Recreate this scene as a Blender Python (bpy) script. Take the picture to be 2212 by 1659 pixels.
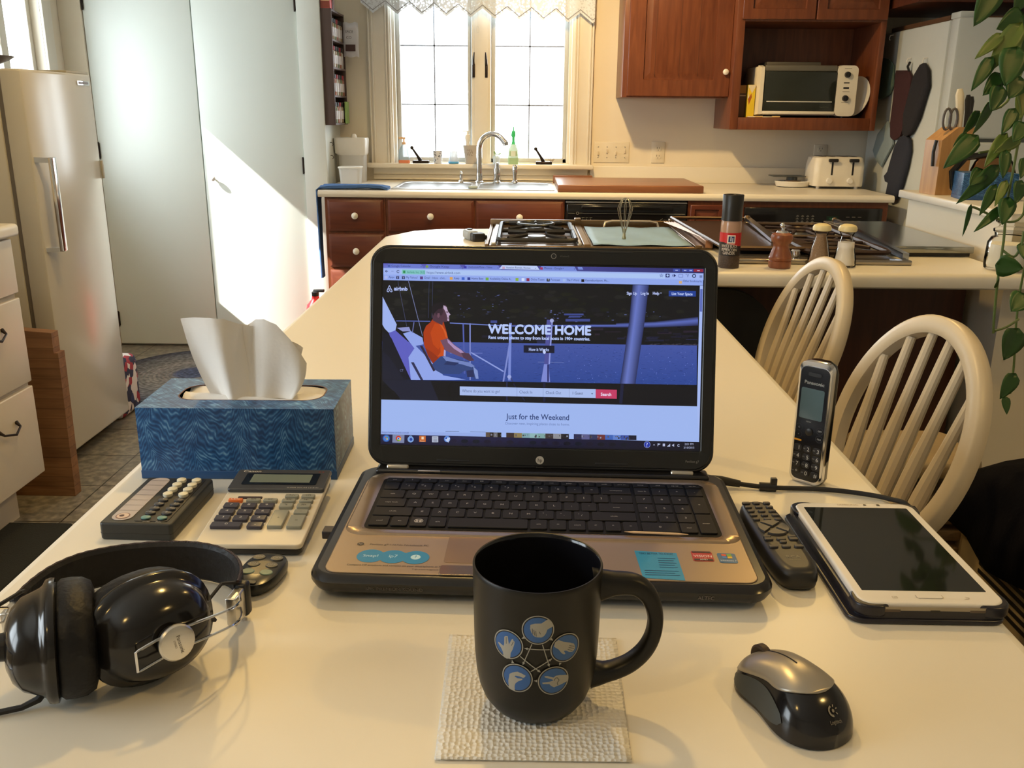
import bpy, bmesh, math, random
from mathutils import Vector, Matrix
from mathutils.geometry import tessellate_polygon
random.seed(7)
S = bpy.context.scene
for o in list(bpy.data.objects): bpy.data.objects.remove(o)
C = S.collection
PI = math.pi
H = 1.32          # camera height
T = .91           # table top height
ZC = .93          # rear worktop height
FPX = 1960.0
# ---------------------------------------------------------------- camera
RW = [(0.9998848, 0.01213019, -0.00912386), (0.01221883, -0.28665377, 0.95795632), (0.0090048, -0.95795745, -0.28676896)]
cam = bpy.data.cameras.new('camera'); camo = bpy.data.objects.new('camera', cam); C.objects.link(camo)
right = Vector((RW[0][0], RW[1][0], RW[2][0])); down = Vector((RW[0][1], RW[1][1], RW[2][1])); fwd = Vector((RW[0][2], RW[1][2], RW[2][2]))
M3 = Matrix((right, -down, -fwd)).transposed()
camo.matrix_world = Matrix.Translation((0, 0, H)) @ M3.to_4x4()
cam.sensor_width = 36; cam.lens = FPX / 2212 * 36; cam.clip_start = .05; cam.clip_end = 100
S.camera = camo
def at(u, v, y):
    """the point at depth y seen at pixel (u, v)"""
    w = right * (u - 1106) + down * (v - 829.5) + fwd * FPX
    return w * (y / w.y) + Vector((0, 0, H))
def atz(u, v, z):
    w = right * (u - 1106) + down * (v - 829.5) + fwd * FPX
    return w * ((z - H) / w.z) + Vector((0, 0, H))
def atx(u, v, x):
    w = right * (u - 1106) + down * (v - 829.5) + fwd * FPX
    return w * (x / w.x) + Vector((0, 0, H))
# ---------------------------------------------------------------- world, sun, lamps, exposure
S.view_settings.view_transform = 'Standard'; S.view_settings.look = 'None'
S.view_settings.exposure = 0.0; S.view_settings.gamma = 1.0
W = bpy.data.worlds.new('world'); S.world = W; W.use_nodes = True
bg = W.node_tree.nodes['Background']; bg.inputs[0].default_value = (.86, .95, 1, 1); bg.inputs[1].default_value = 9.5
def lamp(name, kind, loc, energy, color, to=None, **k):
    l = bpy.data.lights.new(name, kind); l.energy = energy; l.color = color
    for a, b in k.items(): setattr(l, a, b)
    o = bpy.data.objects.new(name, l); C.objects.link(o); o.location = loc
    if to is not None: o.rotation_euler = (Vector(to) - Vector(loc)).to_track_quat('-Z', 'Y').to_euler()
    return o
SUND = Vector((3.3, 1.0, -2.96)).normalized()
lamp('sun', 'SUN', (-8, 2, 8), 26.0, (1, .97, .9), to=Vector((-8, 2, 8)) + SUND, angle=.009)
WARM = (1.0, .63, .19)
# ceiling lamps out of view; left-aisle and back-left spots are added fill
CEIL = 2.45
LAMPS = [(.1, 4.0, 21.5), (1.0, 2.9, 6.5), (-.2, 1.65, 5.8), (1.5, .2, 4.2), (-.9, -.4, 2.8), (-1.0, 2.9, 5.5)]
for x, y, e in LAMPS:
    lamp('ceiling_and_fill_light', 'SPOT', (x, y, CEIL - .03), e * 6, (1.0, .67, .29) if e > 20 else WARM, to=(.72, 5.3, 1.0) if e > 20 else (x, y, 0), spot_size=2.0 if e > 20 else 2.6, spot_blend=1.0 if e > 20 else .6, shadow_soft_size=.045)
# daylight portals in the two windows
def portal(loc, to, sx, sy):
    o = lamp('daylight_portal', 'AREA', loc, 1, (1, 1, 1), to=to, shape='RECTANGLE', size=sx, size_y=sy)
    o.data.cycles.is_portal = True
portal((-.245, 5.62, 1.5), (-.245, 0, 1.5), 1.0, .95)
portal((-2.56, 4.45, 1.45), (0, 4.45, 1.45), .9, 1.1)
portal((-2.56, .2, 1.5), (0, .2, 1.5), 1.5, 1.1)
# ---------------------------------------------------------------- materials
MATS = {}
def mat(name, col, rough=.5, metal=0, var=.06, sc=18, bump=0, bsc=None, spec=None, **k):
    if name in MATS: return MATS[name]
    m = bpy.data.materials.new(name); m.use_nodes = True; nt = m.node_tree; b = nt.nodes['Principled BSDF']
    tc = nt.nodes.new('ShaderNodeTexCoord')
    n = nt.nodes.new('ShaderNodeTexNoise'); n.inputs['Scale'].default_value = sc; n.inputs['Detail'].default_value = 4
    nt.links.new(tc.outputs['Object'], n.inputs['Vector'])
    r = nt.nodes.new('ShaderNodeMix'); r.data_type = 'RGBA'
    r.inputs[6].default_value = tuple(min(1, c * (1 - var)) for c in col[:3]) + (1,)
    r.inputs[7].default_value = tuple(min(1, c * (1 + var)) for c in col[:3]) + (1,)
    nt.links.new(n.outputs['Fac'], r.inputs[0]); nt.links.new(r.outputs[2], b.inputs['Base Color'])
    b.inputs['Roughness'].default_value = rough; b.inputs['Metallic'].default_value = metal
    if spec is not None: b.inputs['Specular IOR Level'].default_value = spec
    for a, v in k.items(): b.inputs[a.replace('_', ' ')].default_value = v
    if bump:
        n2 = nt.nodes.new('ShaderNodeTexNoise'); n2.inputs['Scale'].default_value = bsc or sc * 4
        nt.links.new(tc.outputs['Object'], n2.inputs['Vector'])
        bp = nt.nodes.new('ShaderNodeBump'); bp.inputs['Strength'].default_value = bump; bp.inputs['Distance'].default_value = .002
        nt.links.new(n2.outputs['Fac'], bp.inputs['Height']); nt.links.new(bp.outputs[0], b.inputs['Normal'])
    MATS[name] = m; return m
def glass(name, col=(1, 1, 1), rough=0.0, alpha=None):
    if name in MATS: return MATS[name]
    m = bpy.data.materials.new(name); m.use_nodes = True; nt = m.node_tree; b = nt.nodes['Principled BSDF']
    tr = nt.nodes.new('ShaderNodeBsdfTransparent'); tr.inputs[0].default_value = (*col, 1)
    gl = nt.nodes.new('ShaderNodeBsdfGlossy'); gl.inputs['Roughness'].default_value = rough
    mx = nt.nodes.new('ShaderNodeMixShader'); lw = nt.nodes.new('ShaderNodeLayerWeight'); lw.inputs[0].default_value = .10
    nt.links.new(lw.outputs['Fresnel'], mx.inputs[0]); nt.links.new(tr.outputs[0], mx.inputs[1]); nt.links.new(gl.outputs[0], mx.inputs[2])
    nt.nodes.remove(b); nt.links.new(mx.outputs[0], nt.nodes['Material Output'].inputs[0])
    MATS[name] = m; return m
def wood(name, c1, c2, axis='z', sc=6, rough=.35, stretch=14, bump=.1):
    if name in MATS: return MATS[name]
    m = mat(name, c1, rough); nt = m.node_tree; b = nt.nodes['Principled BSDF']
    tc = nt.nodes.new('ShaderNodeTexCoord'); mp = nt.nodes.new('ShaderNodeMapping')
    s = [sc * stretch * .25] * 3; s['xyz'.index(axis)] = sc * .35; mp.inputs['Scale'].default_value = s
    n = nt.nodes.new('ShaderNodeTexNoise'); n.inputs['Scale'].default_value = 2.2; n.inputs['Detail'].default_value = 7; n.inputs['Distortion'].default_value = .6
    cr = nt.nodes.new('ShaderNodeValToRGB'); cr.color_ramp.elements[0].position = .32; cr.color_ramp.elements[1].position = .68
    cr.color_ramp.elements[0].color = (*c1, 1); cr.color_ramp.elements[1].color = (*c2, 1)
    nt.links.new(tc.outputs['Object'], mp.inputs[0]); nt.links.new(mp.outputs[0], n.inputs['Vector']); nt.links.new(n.outputs['Fac'], cr.inputs[0])
    nt.links.new(cr.outputs[0], b.inputs['Base Color']); return m
def colored(name, emit=0.0, rough=.4):
    """flat printed artwork: each patch carries its own ink colour"""
    if name in MATS: return MATS[name]
    m = bpy.data.materials.new(name); m.use_nodes = True; nt = m.node_tree; b = nt.nodes['Principled BSDF']
    a = nt.nodes.new('ShaderNodeAttribute'); a.attribute_name = 'Col'
    b.inputs['Roughness'].default_value = rough
    if emit:
        b.inputs['Base Color'].default_value = (.004, .004, .005, 1); nt.links.new(a.outputs['Color'], b.inputs['Emission Color']); b.inputs['Emission Strength'].default_value = emit
    else: nt.links.new(a.outputs['Color'], b.inputs['Base Color'])
    MATS[name] = m; return m
def lin(h):
    if isinstance(h, str): h = [int(h[i:i + 2], 16) / 255 for i in (0, 2, 4)]
    return tuple((c / 12.92 if c < .04045 else ((c + .055) / 1.055) ** 2.4) for c in h)
# ---------------------------------------------------------------- mesh helpers
def rr(cx, cy, w, h, r, z=0, n=5, M=None):
    """rounded rectangle ring of points"""
    r = min(r, w / 2 - 1e-5, h / 2 - 1e-5); P = []
    for k, (sx, sy) in enumerate(((1, 1), (-1, 1), (-1, -1), (1, -1))):
        for i in range(n + 1):
            a = PI / 2 * (k + i / n)
            P.append(Vector((cx + sx * (w / 2 - r) + r * math.cos(a), cy + sy * (h / 2 - r) + r * math.sin(a), z)))
    return [M @ p for p in P] if M is not None else P
def circ(cx, cy, r, n=24, z=0, ry=None):
    return [Vector((cx + r * math.cos(2 * PI * i / n), cy + (ry or r) * math.sin(2 * PI * i / n), z)) for i in range(n)]
class MB:
    def __init__(s): s.bm = bmesh.new(); s.M = Matrix.Identity(4)
    def v(s, p): return s.bm.verts.new(s.M @ Vector(p))
    def face(s, pts):
        try: return s.bm.faces.new([s.v(p) for p in pts])
        except Exception: pass
    def box(s, x0, y0, z0, x1, y1, z1):
        x0, x1 = sorted((x0, x1)); y0, y1 = sorted((y0, y1)); z0, z1 = sorted((z0, z1))
        return s.loft([[(x0, y0, z0), (x1, y0, z0), (x1, y1, z0), (x0, y1, z0)], [(x0, y0, z1), (x1, y0, z1), (x1, y1, z1), (x0, y1, z1)]])
    def bbox(s, x0, y0, z0, x1, y1, z1, b=.004):
        """box with softened edges"""
        x0, x1 = sorted((x0, x1)); y0, y1 = sorted((y0, y1)); z0, z1 = sorted((z0, z1))
        return s.slab((x0 + x1) / 2, (y0 + y1) / 2, x1 - x0, y1 - y0, b, z0, z1, b, n=2)
    def loft(s, rings, cap=True, closed=True):
        R = [[s.v(p) for p in r] for r in rings]; n = len(R[0]); F = []
        for a, b in zip(R, R[1:]):
            for i in range(n if closed else n - 1):
                j = (i + 1) % n
                try: F.append(s.bm.faces.new((a[i], a[j], b[j], b[i])))
                except Exception: pass
        if cap:
            for r, rev in ((R[0], True), (R[-1], False)):
                try: F.append(s.bm.faces.new(r[::-1] if rev else r))
                except Exception: pass
        return F
    def slab(s, cx, cy, w, h, r, z0, z1, b=.003, n=5, bt=None, k=3):
        """rounded slab with rounded top and bottom edges"""
        bt = b if bt is None else bt; R = []
        if b > 0:
            for i in range(k):
                a = PI / 2 * i / k; o = b * (1 - math.sin(a)); R.append(rr(cx, cy, w - 2 * o, h - 2 * o, max(r - o, 1e-4), z0 + b * (1 - math.cos(a)), n))
        R.append(rr(cx, cy, w, h, r, z0 + b, n))
        R.append(rr(cx, cy, w, h, r, z1 - bt, n))
        if bt > 0:
            for i in range(k - 1, -1, -1):
                a = PI / 2 * i / k; o = bt * (1 - math.sin(a)); R.append(rr(cx, cy, w - 2 * o, h - 2 * o, max(r - o, 1e-4), z1 - bt * (1 - math.cos(a)), n))
        return s.loft(R)
    def prism(s, pts, z0, z1):
        return s.loft([[(p[0], p[1], z0) for p in pts], [(p[0], p[1], z1) for p in pts]])
    def lathe(s, prof, c=(0, 0, 0), n=32, sx=1, sy=1, cap=True, M=None):
        R = [[Vector((c[0] + r * sx * math.cos(2 * PI * i / n), c[1] + r * sy * math.sin(2 * PI * i / n), c[2] + z)) for i in range(n)] for r, z in prof]
        if M is not None: R = [[M @ p for p in q] for q in R]
        return s.loft(R, cap)
    def tube(s, pts, r, n=8, closed=False, cap=True):
        pts = [Vector(p) for p in pts]; m = len(pts); R = []
        t0 = (pts[1] - pts[0]).normalized(); nrm = t0.orthogonal().normalized()
        for i, p in enumerate(pts):
            a = pts[(i - 1) % m] if (i or closed) else p; b = pts[(i + 1) % m] if (i < m - 1 or closed) else p
            t = (b - a).normalized(); nrm = (nrm - t * nrm.dot(t)).normalized(); bi = t.cross(nrm)
            q = r[i] if isinstance(r, (list, tuple)) else r
            R.append([p + (nrm * math.cos(2 * PI * k / n) + bi * math.sin(2 * PI * k / n)) * q for k in range(n)])
        if closed: R.append(R[0])
        return s.loft(R, cap and not closed)
    def sweep(s, pts, sec, side, cap=True):
        """sweep the 2-D section (a along 'side', b along the other normal)"""
        pts = [Vector(p) for p in pts]; m = len(pts); R = []; side = Vector(side).normalized()
        for i, p in enumerate(pts):
            t = (pts[min(i + 1, m - 1)] - pts[max(i - 1, 0)]).normalized(); q = (side - t * side.dot(t)).normalized(); b = t.cross(q)
            f = sec[i] if isinstance(sec[0], list) else sec
            R.append([p + q * x + b * y for x, y in f])
        return s.loft(R, cap)
    def cyl(s, p0, p1, r0, r1=None, n=20):
        return s.tube([p0, p1], [r0, r0 if r1 is None else r1], n)
    def ball(s, c, r, n=16, sx=1, sy=1, sz=1):
        R = [[Vector((c[0] + r * sx * math.sin(a) * math.cos(2 * PI * i / n), c[1] + r * sy * math.sin(a) * math.sin(2 * PI * i / n), c[2] - r * sz * math.cos(a))) for i in range(n)] for a in [PI * (k + .02) / (n // 2 + .04) for k in range(n // 2 + 1)]]
        return s.loft(R)
    def sheet(s, grid):
        R = [[s.v(p) for p in r] for r in grid]
        for a, b in zip(R, R[1:]):
            for i in range(len(a) - 1): s.bm.faces.new((a[i], a[i + 1], b[i + 1], b[i]))
    def build(s, name, m, parent=None, smooth=35, label=None, solid=0, fix=True):
        me = bpy.data.meshes.new(name)
        if fix: bmesh.ops.recalc_face_normals(s.bm, faces=s.bm.faces)
        s.bm.to_mesh(me); s.bm.free()
        me.materials.append(m)
        if smooth:
            me.polygons.foreach_set('use_smooth', [True] * len(me.polygons)); me.set_sharp_from_angle(angle=math.radians(smooth))
            for p in me.polygons:
                if len(p.vertices) > 11: p.use_smooth = False
        o = bpy.data.objects.new(name, me); C.objects.link(o)
        if parent is not None: o.parent = parent
        if label: o['label'] = label
        if solid: md = o.modifiers.new('thickness', 'SOLIDIFY'); md.thickness = solid; md.offset = 0
        return o
def thing(name, label, cat, loc=(0, 0, 0), rz=0, group=None, kind=None):
    o = bpy.data.objects.new(name, None); o.empty_display_size = .05; C.objects.link(o); o.location = loc; o.rotation_euler = (0, 0, rz)
    if label: o['label'] = label
    if cat: o['category'] = cat
    if group: o['group'] = group
    if kind: o['kind'] = kind
    return o
def tag(o, label, cat, group=None):
    o['label'] = label; o['category'] = cat
    if group: o['group'] = group
    return o
def struct(name, mb, m, **k):
    o = mb.build(name, m, **k); o['kind'] = 'structure'; return o
def dup(root, loc, rz=0, label=None, group=None):
    r = root.copy(); C.objects.link(r); r.location = loc; r.rotation_euler = (0, 0, rz)
    if label: r['label'] = label
    if group: r['group'] = group
    for ch in [c for c in bpy.data.objects if c.parent == root]:
        c2 = ch.copy(); C.objects.link(c2); c2.parent = r
        for g in [c for c in bpy.data.objects if c.parent == ch]:
            g2 = g.copy(); C.objects.link(g2); g2.parent = c2
    return r
TXT = {}
def textpolys(s):
    """outline triangles of a word, height of a capital = 1, starting at x = 0"""
    if s in TXT: return TXT[s]
    cu = bpy.data.curves.new('t', 'FONT'); cu.body = s; cu.size = 1.0; cu.resolution_u = 3
    o = bpy.data.objects.new('t', cu); C.objects.link(o)
    bpy.context.view_layer.update()
    me = bpy.data.meshes.new_from_object(o.evaluated_get(bpy.context.evaluated_depsgraph_get()))
    P = [[(me.vertices[i].co.x / .69, me.vertices[i].co.y / .69) for i in p.vertices] for p in me.polygons]
    bpy.data.objects.remove(o); bpy.data.curves.remove(cu); bpy.data.meshes.remove(me)
    w = max([q[0] for p in P for q in p] or [0]); TXT[s] = (P, w); return TXT[s]
class Art:
    """flat artwork in 2-D: list of (points, colour, layer)"""
    def __init__(s): s.P = []
    def poly(s, pts, col, layer=0):
        pts = [(p[0], p[1]) for p in pts]
        if len(pts) < 3: return
        if len(pts) == 3: s.P.append((pts, col, layer)); return
        for t in tessellate_polygon([[Vector((p[0], p[1], 0)) for p in pts]]): s.P.append(([pts[i] for i in t], col, layer))
    def rect(s, x0, y0, x1, y1, col, layer=0):
        if isinstance(col, list): s.P.append(([(x0, y0), (x1, y0), (x1, y1), (x0, y1)], col, layer))
        else: s.P.append(([(x0, y0), (x1, y0), (x1, y1), (x0, y1)], col, layer))
    def disc(s, cx, cy, r, col, layer=0, ry=None, n=28): s.P.append(([(p.x, p.y) for p in circ(cx, cy, r, n, 0, ry)], col, layer))
    def ring(s, cx, cy, r, w, col, layer=0, n=32, a0=0, a1=2 * PI):
        for i in range(n):
            a, b = a0 + (a1 - a0) * i / n, a0 + (a1 - a0) * (i + 1) / n
            s.P.append(([(cx + (r - w) * math.cos(a), cy + (r - w) * math.sin(a)), (cx + r * math.cos(a), cy + r * math.sin(a)), (cx + r * math.cos(b), cy + r * math.sin(b)), (cx + (r - w) * math.cos(b), cy + (r - w) * math.sin(b))], col, layer))
    def line(s, a, b, w, col, layer=0, w2=None):
        d = Vector((b[0] - a[0], b[1] - a[1])); l = d.length or 1; n = Vector((-d.y, d.x)) / l; w2 = w if w2 is None else w2
        s.P.append(([(a[0] + n.x * w / 2, a[1] + n.y * w / 2), (a[0] - n.x * w / 2, a[1] - n.y * w / 2), (b[0] - n.x * w2 / 2, b[1] - n.y * w2 / 2), (b[0] + n.x * w2 / 2, b[1] + n.y * w2 / 2)], col, layer))
    def path(s, pts, w, col, layer=0):
        for a, b in zip(pts, pts[1:]): s.line(a, b, w, col, layer)
    def text(s, t, x, y, h, col, layer=0, align='l', width=None, rot=0, yflip=False, bold=0):
        P, w = textpolys(t)
        if not P: return
        sx = h if width is None else width / w
        ox = {'l': 0, 'c': -w * sx / 2, 'r': -w * sx}[align]; c, sn = math.cos(rot), math.sin(rot)
        for db in ((0, 0),) if not bold else ((-bold, 0), (bold, 0), (0, bold), (0, -bold)):
            for p in P:
                q = [(ox + px * sx + db[0], (-py if yflip else py) * h + db[1]) for px, py in p]
                s.P.append(([(x + a * c - b * sn, y + a * sn + b * c) for a, b in q], col, layer))
    def build(s, name, m, fn, parent=None, cuts=None, label=None, step=.00012):
        """fn(x, y, lift) gives the 3-D point"""
        bm = bmesh.new(); col = bm.loops.layers.float_color.new('Col')
        for pts, c, l in s.P:
            vs = [bm.verts.new((x, y, l * step)) for x, y in pts]
            try: f = bm.faces.new(vs)
            except Exception: continue
            cs = c if isinstance(c, list) else [c] * len(vs)
            for lp, cc in zip(f.loops, cs): lp[col] = (*cc[:3], 1)
        if cuts:
            x0, x1, n = cuts
            for i in range(1, n):
                bmesh.ops.bisect_plane(bm, geom=bm.verts[:] + bm.edges[:] + bm.faces[:], plane_co=(x0 + (x1 - x0) * i / n, 0, 0), plane_no=(1, 0, 0))
        for v in bm.verts: v.co = fn(v.co.x, v.co.y, v.co.z)
        me = bpy.data.meshes.new(name); bm.to_mesh(me); bm.free(); me.materials.append(m)
        o = bpy.data.objects.new(name, me); C.objects.link(o)
        if parent is not None: o.parent = parent
        if label: o['label'] = label
        return o
INK = colored('printed_ink')
# ================================================================ materials of the room
CREAM = mat('cream_wall_paint', (.82, .75, .61), .7, bump=.08, sc=9, var=.02)
WALLP = mat('white_wall_paint', (.74, .76, .70), .6, bump=.06, sc=9, var=.02)
DOORP = mat('closet_door_paint', (.72, .77, .72), .38, sc=4, var=.02, bump=.03)
TRIMP = mat('window_trim_paint', (.78, .74, .64), .4, var=.03)
CEILP = mat('ceiling_paint', (.85, .84, .8), .9, var=.02)
BRONZE = mat('dark_bronze', (.035, .025, .02), .4, .7)
CHROME = mat('chrome', (.75, .75, .76), .12, 1, var=.02)
STEEL = mat('brushed_steel', (.55, .55, .54), .28, 1, var=.05, sc=60)
BLACK = mat('black_plastic', (.012, .012, .013), .38, var=.2)
BLACKG = mat('gloss_black', (.008, .008, .009), .12, var=.1)
RUBBER = mat('black_rubber', (.015, .015, .016), .7, var=.15)
CERAM = mat('white_ceramic', (.85, .83, .76), .2, var=.02)
WHITEP = mat('white_plastic', (.78, .76, .70), .35, var=.03)
LAM = mat('white_laminate', (.80, .755, .65), .34, var=.02, sc=3)
CHERRY = wood('cherry_wood', (.130, .036, .014), (.200, .062, .023), 'z')
CHERRYX = wood('cherry_wood_crosswise', (.105, .026, .014), (.155, .042, .020), 'x')
GLASS = glass('window_glass')
# floor: slate-look tiles
FL = mat('slate_floor_tiles', (.2, .19, .16), .35); nt = FL.node_tree; b = nt.nodes['Principled BSDF']
tc = nt.nodes.new('ShaderNodeTexCoord'); br = nt.nodes.new('ShaderNodeTexBrick'); br.offset = 0; br.squash = 1
br.inputs['Scale'].default_value = 1; br.inputs['Brick Width'].default_value = .305; br.inputs['Row Height'].default_value = .305; br.inputs['Mortar Size'].default_value = .003
br.inputs['Color1'].default_value = (.205, .19, .16, 1); br.inputs['Color2'].default_value = (.245, .23, .195, 1); br.inputs['Mortar'].default_value = (.045, .04, .03, 1)
nz = nt.nodes.new('ShaderNodeTexNoise'); nz.inputs['Scale'].default_value = 34; nz.inputs['Detail'].default_value = 8
cr = nt.nodes.new('ShaderNodeValToRGB'); cr.color_ramp.elements[0].position = .4; cr.color_ramp.elements[0].color = (.72, .72, .7, 1); cr.color_ramp.elements[1].position = .7; cr.color_ramp.elements[1].color = (1.5, 1.42, 1.3, 1)
mu = nt.nodes.new('ShaderNodeMix'); mu.data_type = 'RGBA'; mu.blend_type = 'MULTIPLY'; mu.inputs[0].default_value = 1
nt.links.new(tc.outputs['Object'], br.inputs['Vector']); nt.links.new(tc.outputs['Object'], nz.inputs['Vector']); nt.links.new(nz.outputs['Fac'], cr.inputs[0])
nt.links.new(br.outputs['Color'], mu.inputs[6]); nt.links.new(cr.outputs[0], mu.inputs[7]); nt.links.new(mu.outputs[2], b.inputs['Base Color'])
m = MB(); m.box(-2.65, -2.3, -.05, 3.6, 5.75, 0); struct('floor', m, FL)
m = MB(); m.box(-2.65, -2.3, CEIL, 3.6, 5.75, CEIL + .05); struct('ceiling', m, CEILP)
# unseen lamp fittings, one per spot, added fill spots included; numbered as trims
GLOW = bpy.data.materials.new('unseen_lamp_glow'); GLOW.use_nodes = True; b = GLOW.node_tree.nodes['Principled BSDF']; b.inputs['Emission Color'].default_value = (1, .72, .4, 1); b.inputs['Emission Strength'].default_value = 4
for i, (x, y, e) in enumerate(LAMPS):
    t = thing('trim_%d' % (i + 5), None, None, (x, y, CEIL), kind='structure')
    m = MB(); m.lathe([(.05, -.001), (.052, -.008), (.075, -.008), (.08, -.001)], n=28, cap=False); m.build('unseen_lamp_ring', CEILP, t)
    m = MB(); m.lathe([(.05, -.003), (.001, -.0035)], n=28, cap=False); m.build('unseen_lamp_diffuser', GLOW, t)
# rear wall with the window opening
WB = 5.5; wx0, wx1, wz0, wz1 = -.77, .285, 1.035, 2.06
m = MB()
m.box(-2.65, WB, 0, wx0, WB + .16, CEIL); m.box(wx1, WB, 0, 3.6, WB + .16, CEIL)
m.box(wx0, WB, 0, wx1, WB + .16, wz0); m.box(wx0, WB, wz1, wx1, WB + .16, CEIL)
struct('wall_back', m, CREAM)
# left wall: glazed door beyond the freezer, a second window nearer the camera
m = MB(); XL = -2.45
m.box(XL - .15, 4.9, 0, XL, WB, CEIL); m.box(XL - .15, 4.0, 2.0, XL, 4.9, CEIL); m.box(XL - .15, 4.0, 0, XL, 4.9, .9)
m.box(XL - .15, .95, 0, XL, 4.0, CEIL); m.box(XL - .15, -2.3, 0, XL, -.55, CEIL); m.box(XL - .15, -.55, 0, XL, .95, .95); m.box(XL - .15, -.55, 2.05, XL, .95, CEIL)
struct('wall_left', m, CREAM)
m = MB(); m.box(3.45, -2.3, 0, 3.6, WB, CEIL); struct('wall_right', m, CREAM)
m = MB(); m.box(-2.65, -2.45, 0, 3.6, -2.3, CEIL); struct('wall_front', m, CREAM)
# closet block, its two flush doors and the casings
YC = 5.1
m = MB(); m.box(XL, YC + .03, 0, -1.073, WB, CEIL); struct('wall_closet', m, WALLP)
m = MB(); m.bbox(-1.197, YC - .012, 0, -1.073, YC + .03, CEIL, .003); struct('trim_1', m, WALLP)
m = MB(); m.bbox(XL, YC - .012, 0, -2.327, YC + .03, CEIL, .003); struct('trim_2', m, CREAM)
m = MB(); m.bbox(-2.327, YC - .012, 2.12, -1.197, YC + .03, CEIL, .003); struct('trim_3', m, WALLP)
def knob(x, y, z, parent, r=.016, m=CERAM, name='knob', d=(0, -1, 0)):
    k = MB(); k.M = Matrix.Translation((x, y, z)) @ Vector(d).to_track_quat('Z', 'Y').to_matrix().to_4x4()
    k.lathe([(r * .35, 0), (r * .35, r * .6), (r * .8, r * .75), (r, r * 1.1), (r * .92, r * 1.45), (r * .55, r * 1.7), (r * .05, r * 1.78)], n=20); return k.build(name, m, parent)
def hinge(x, y, z, parent, s=1):
    k = MB(); k.bbox(x - .006 * s, y - .006, z - .04, x + .006 * s, y, z + .04, .002); k.cyl((x, y - .008, z - .045), (x, y - .008, z + .045), .005, n=10); return k.build('hinge', BRONZE, parent)
for nm, xa, xb in (('door_1', -2.324, -1.757), ('door_2', -1.752, -1.2)):
    d = thing(nm, None, None, kind='structure')
    m = MB(); m.bbox(xa, YC, .012, xb, YC + .025, 2.115, .003); m.build('door_panel', DOORP, d)
    hx = xa + .004 if nm == 'door_1' else xb - .004
    for z in (.16, 1.03 if nm == 'door_2' else 1.1, 1.86): hinge(hx, YC, z, d)
    if nm == 'door_2': knob(-1.704, YC, .957, d, .015, mat('aged_white_knob', (.7, .66, .6), .4))
# ---- window over the sink
MUNT = mat('translucent_white_grille', (.9, .9, .92), .5, Transmission_Weight=.0)
nt = MUNT.node_tree; tl = nt.nodes.new('ShaderNodeBsdfTranslucent'); tl.inputs[0].default_value = (.10, .105, .12, 1); mx = nt.nodes.new('ShaderNodeMixShader'); mx.inputs[0].default_value = .75
nt.links.new(nt.nodes['Principled BSDF'].outputs[0], mx.inputs[1]); nt.links.new(tl.outputs[0], mx.inputs[2]); nt.links.new(mx.outputs[0], nt.nodes['Material Output'].inputs[0])
Wn = thing('window_1', None, None, kind='structure')
m = MB(); yo = WB - .028
m.bbox(-.887, yo, 1.0, wx0 + .015, WB, 2.16, .004); m.bbox(wx1 - .015, yo, 1.0, .391, WB, 2.16, .004); m.bbox(-.887, yo, wz1, .391, WB, 2.16, .004)
for x in (-.887, -.868, -.79, -.775, .285, .30, .37, .384): m.bbox(x, yo - .010, 1.02, x + .010, yo + .004, 2.15, .002)
for xa in (wx0, wx1 - .03): m.box(xa, WB, wz0, xa + .03, WB + .12, wz1)
m.box(wx0, WB, wz1 - .03, wx1, WB + .12, wz1); m.build('casing', TRIMP, Wn)
m = MB(); m.bbox(-.91, WB - .085, 1.003, .41, WB + .06, 1.03, .008); m.bbox(-.88, WB - .035, .965, .38, WB - .002, 1.004, .006); m.bbox(-.88, WB - .022, .935, .38, WB - .002, .964, .004); m.build('sill', TRIMP, Wn)
m = MB(); m.bbox(-.302, WB + .0, 1.03, -.19, WB + .1, wz1, .006); m.bbox(-.285, WB - .006, 1.03, -.207, WB, wz1, .003); m.build('mullion', TRIMP, Wn)
for k, (xa, xb) in enumerate(((-.74, -.302), (-.19, .255))):
    f = MB(); y0, y1 = WB + .045, WB + .085
    f.bbox(xa, y0, 1.03, xa + .024, y1, wz1, .004); f.bbox(xb - .024, y0, 1.03, xb, y1, wz1, .004); f.bbox(xa, y0, 1.03, xb, y1, 1.06, .004); f.bbox(xa, y0, wz1 - .05, xb, y1, wz1, .004)
    sash = f.build('sash', mat('grey_sash_paint', (.5, .5, .46), .5), Wn)
    f = MB(); xm = (xa + xb) / 2
    f.box(xm - .004, y0 + .028, 1.06, xm + .004, y1 - .004, wz1 - .05)
    for z in (1.36, 1.685): f.box(xa + .024, y0 + .028, z - .004, xb - .024, y1 - .004, z + .004)
    f.build('muntin', MUNT, sash)
    f = MB(); f.box(xa + .02, y0 + .018, 1.05, xb - .02, y0 + .02, wz1 - .04); f.build('pane', GLASS, sash)
for x, s in ((-.289, 1), (-.216, -1)):
    f = MB(); f.bbox(x - .008, WB - .012, 1.51, x + .008, WB - .004, 1.585, .003); f.tube([(x, WB - .014, 1.58), (x, WB - .026, 1.60), (x + .004 * s, WB - .03, 1.645)], [.007, .006, .003], 8); f.build('latch', BRONZE, Wn)
def crank(x, s):
    f = MB(); f.bbox(x - .045, WB - .06, 1.03, x + .05, WB - .01, 1.046, .004); f.tube([(x, WB - .04, 1.045), (x - .015 * s, WB - .05, 1.07), (x - .045 * s, WB - .055, 1.115)], [.012, .008, .006], 10)
    f.ball((x - .047 * s, WB - .06, 1.118), .011, 10); f.build('crank_handle', BRONZE, Wn)
crank(-.60, 1); crank(.12, 1)
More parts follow.
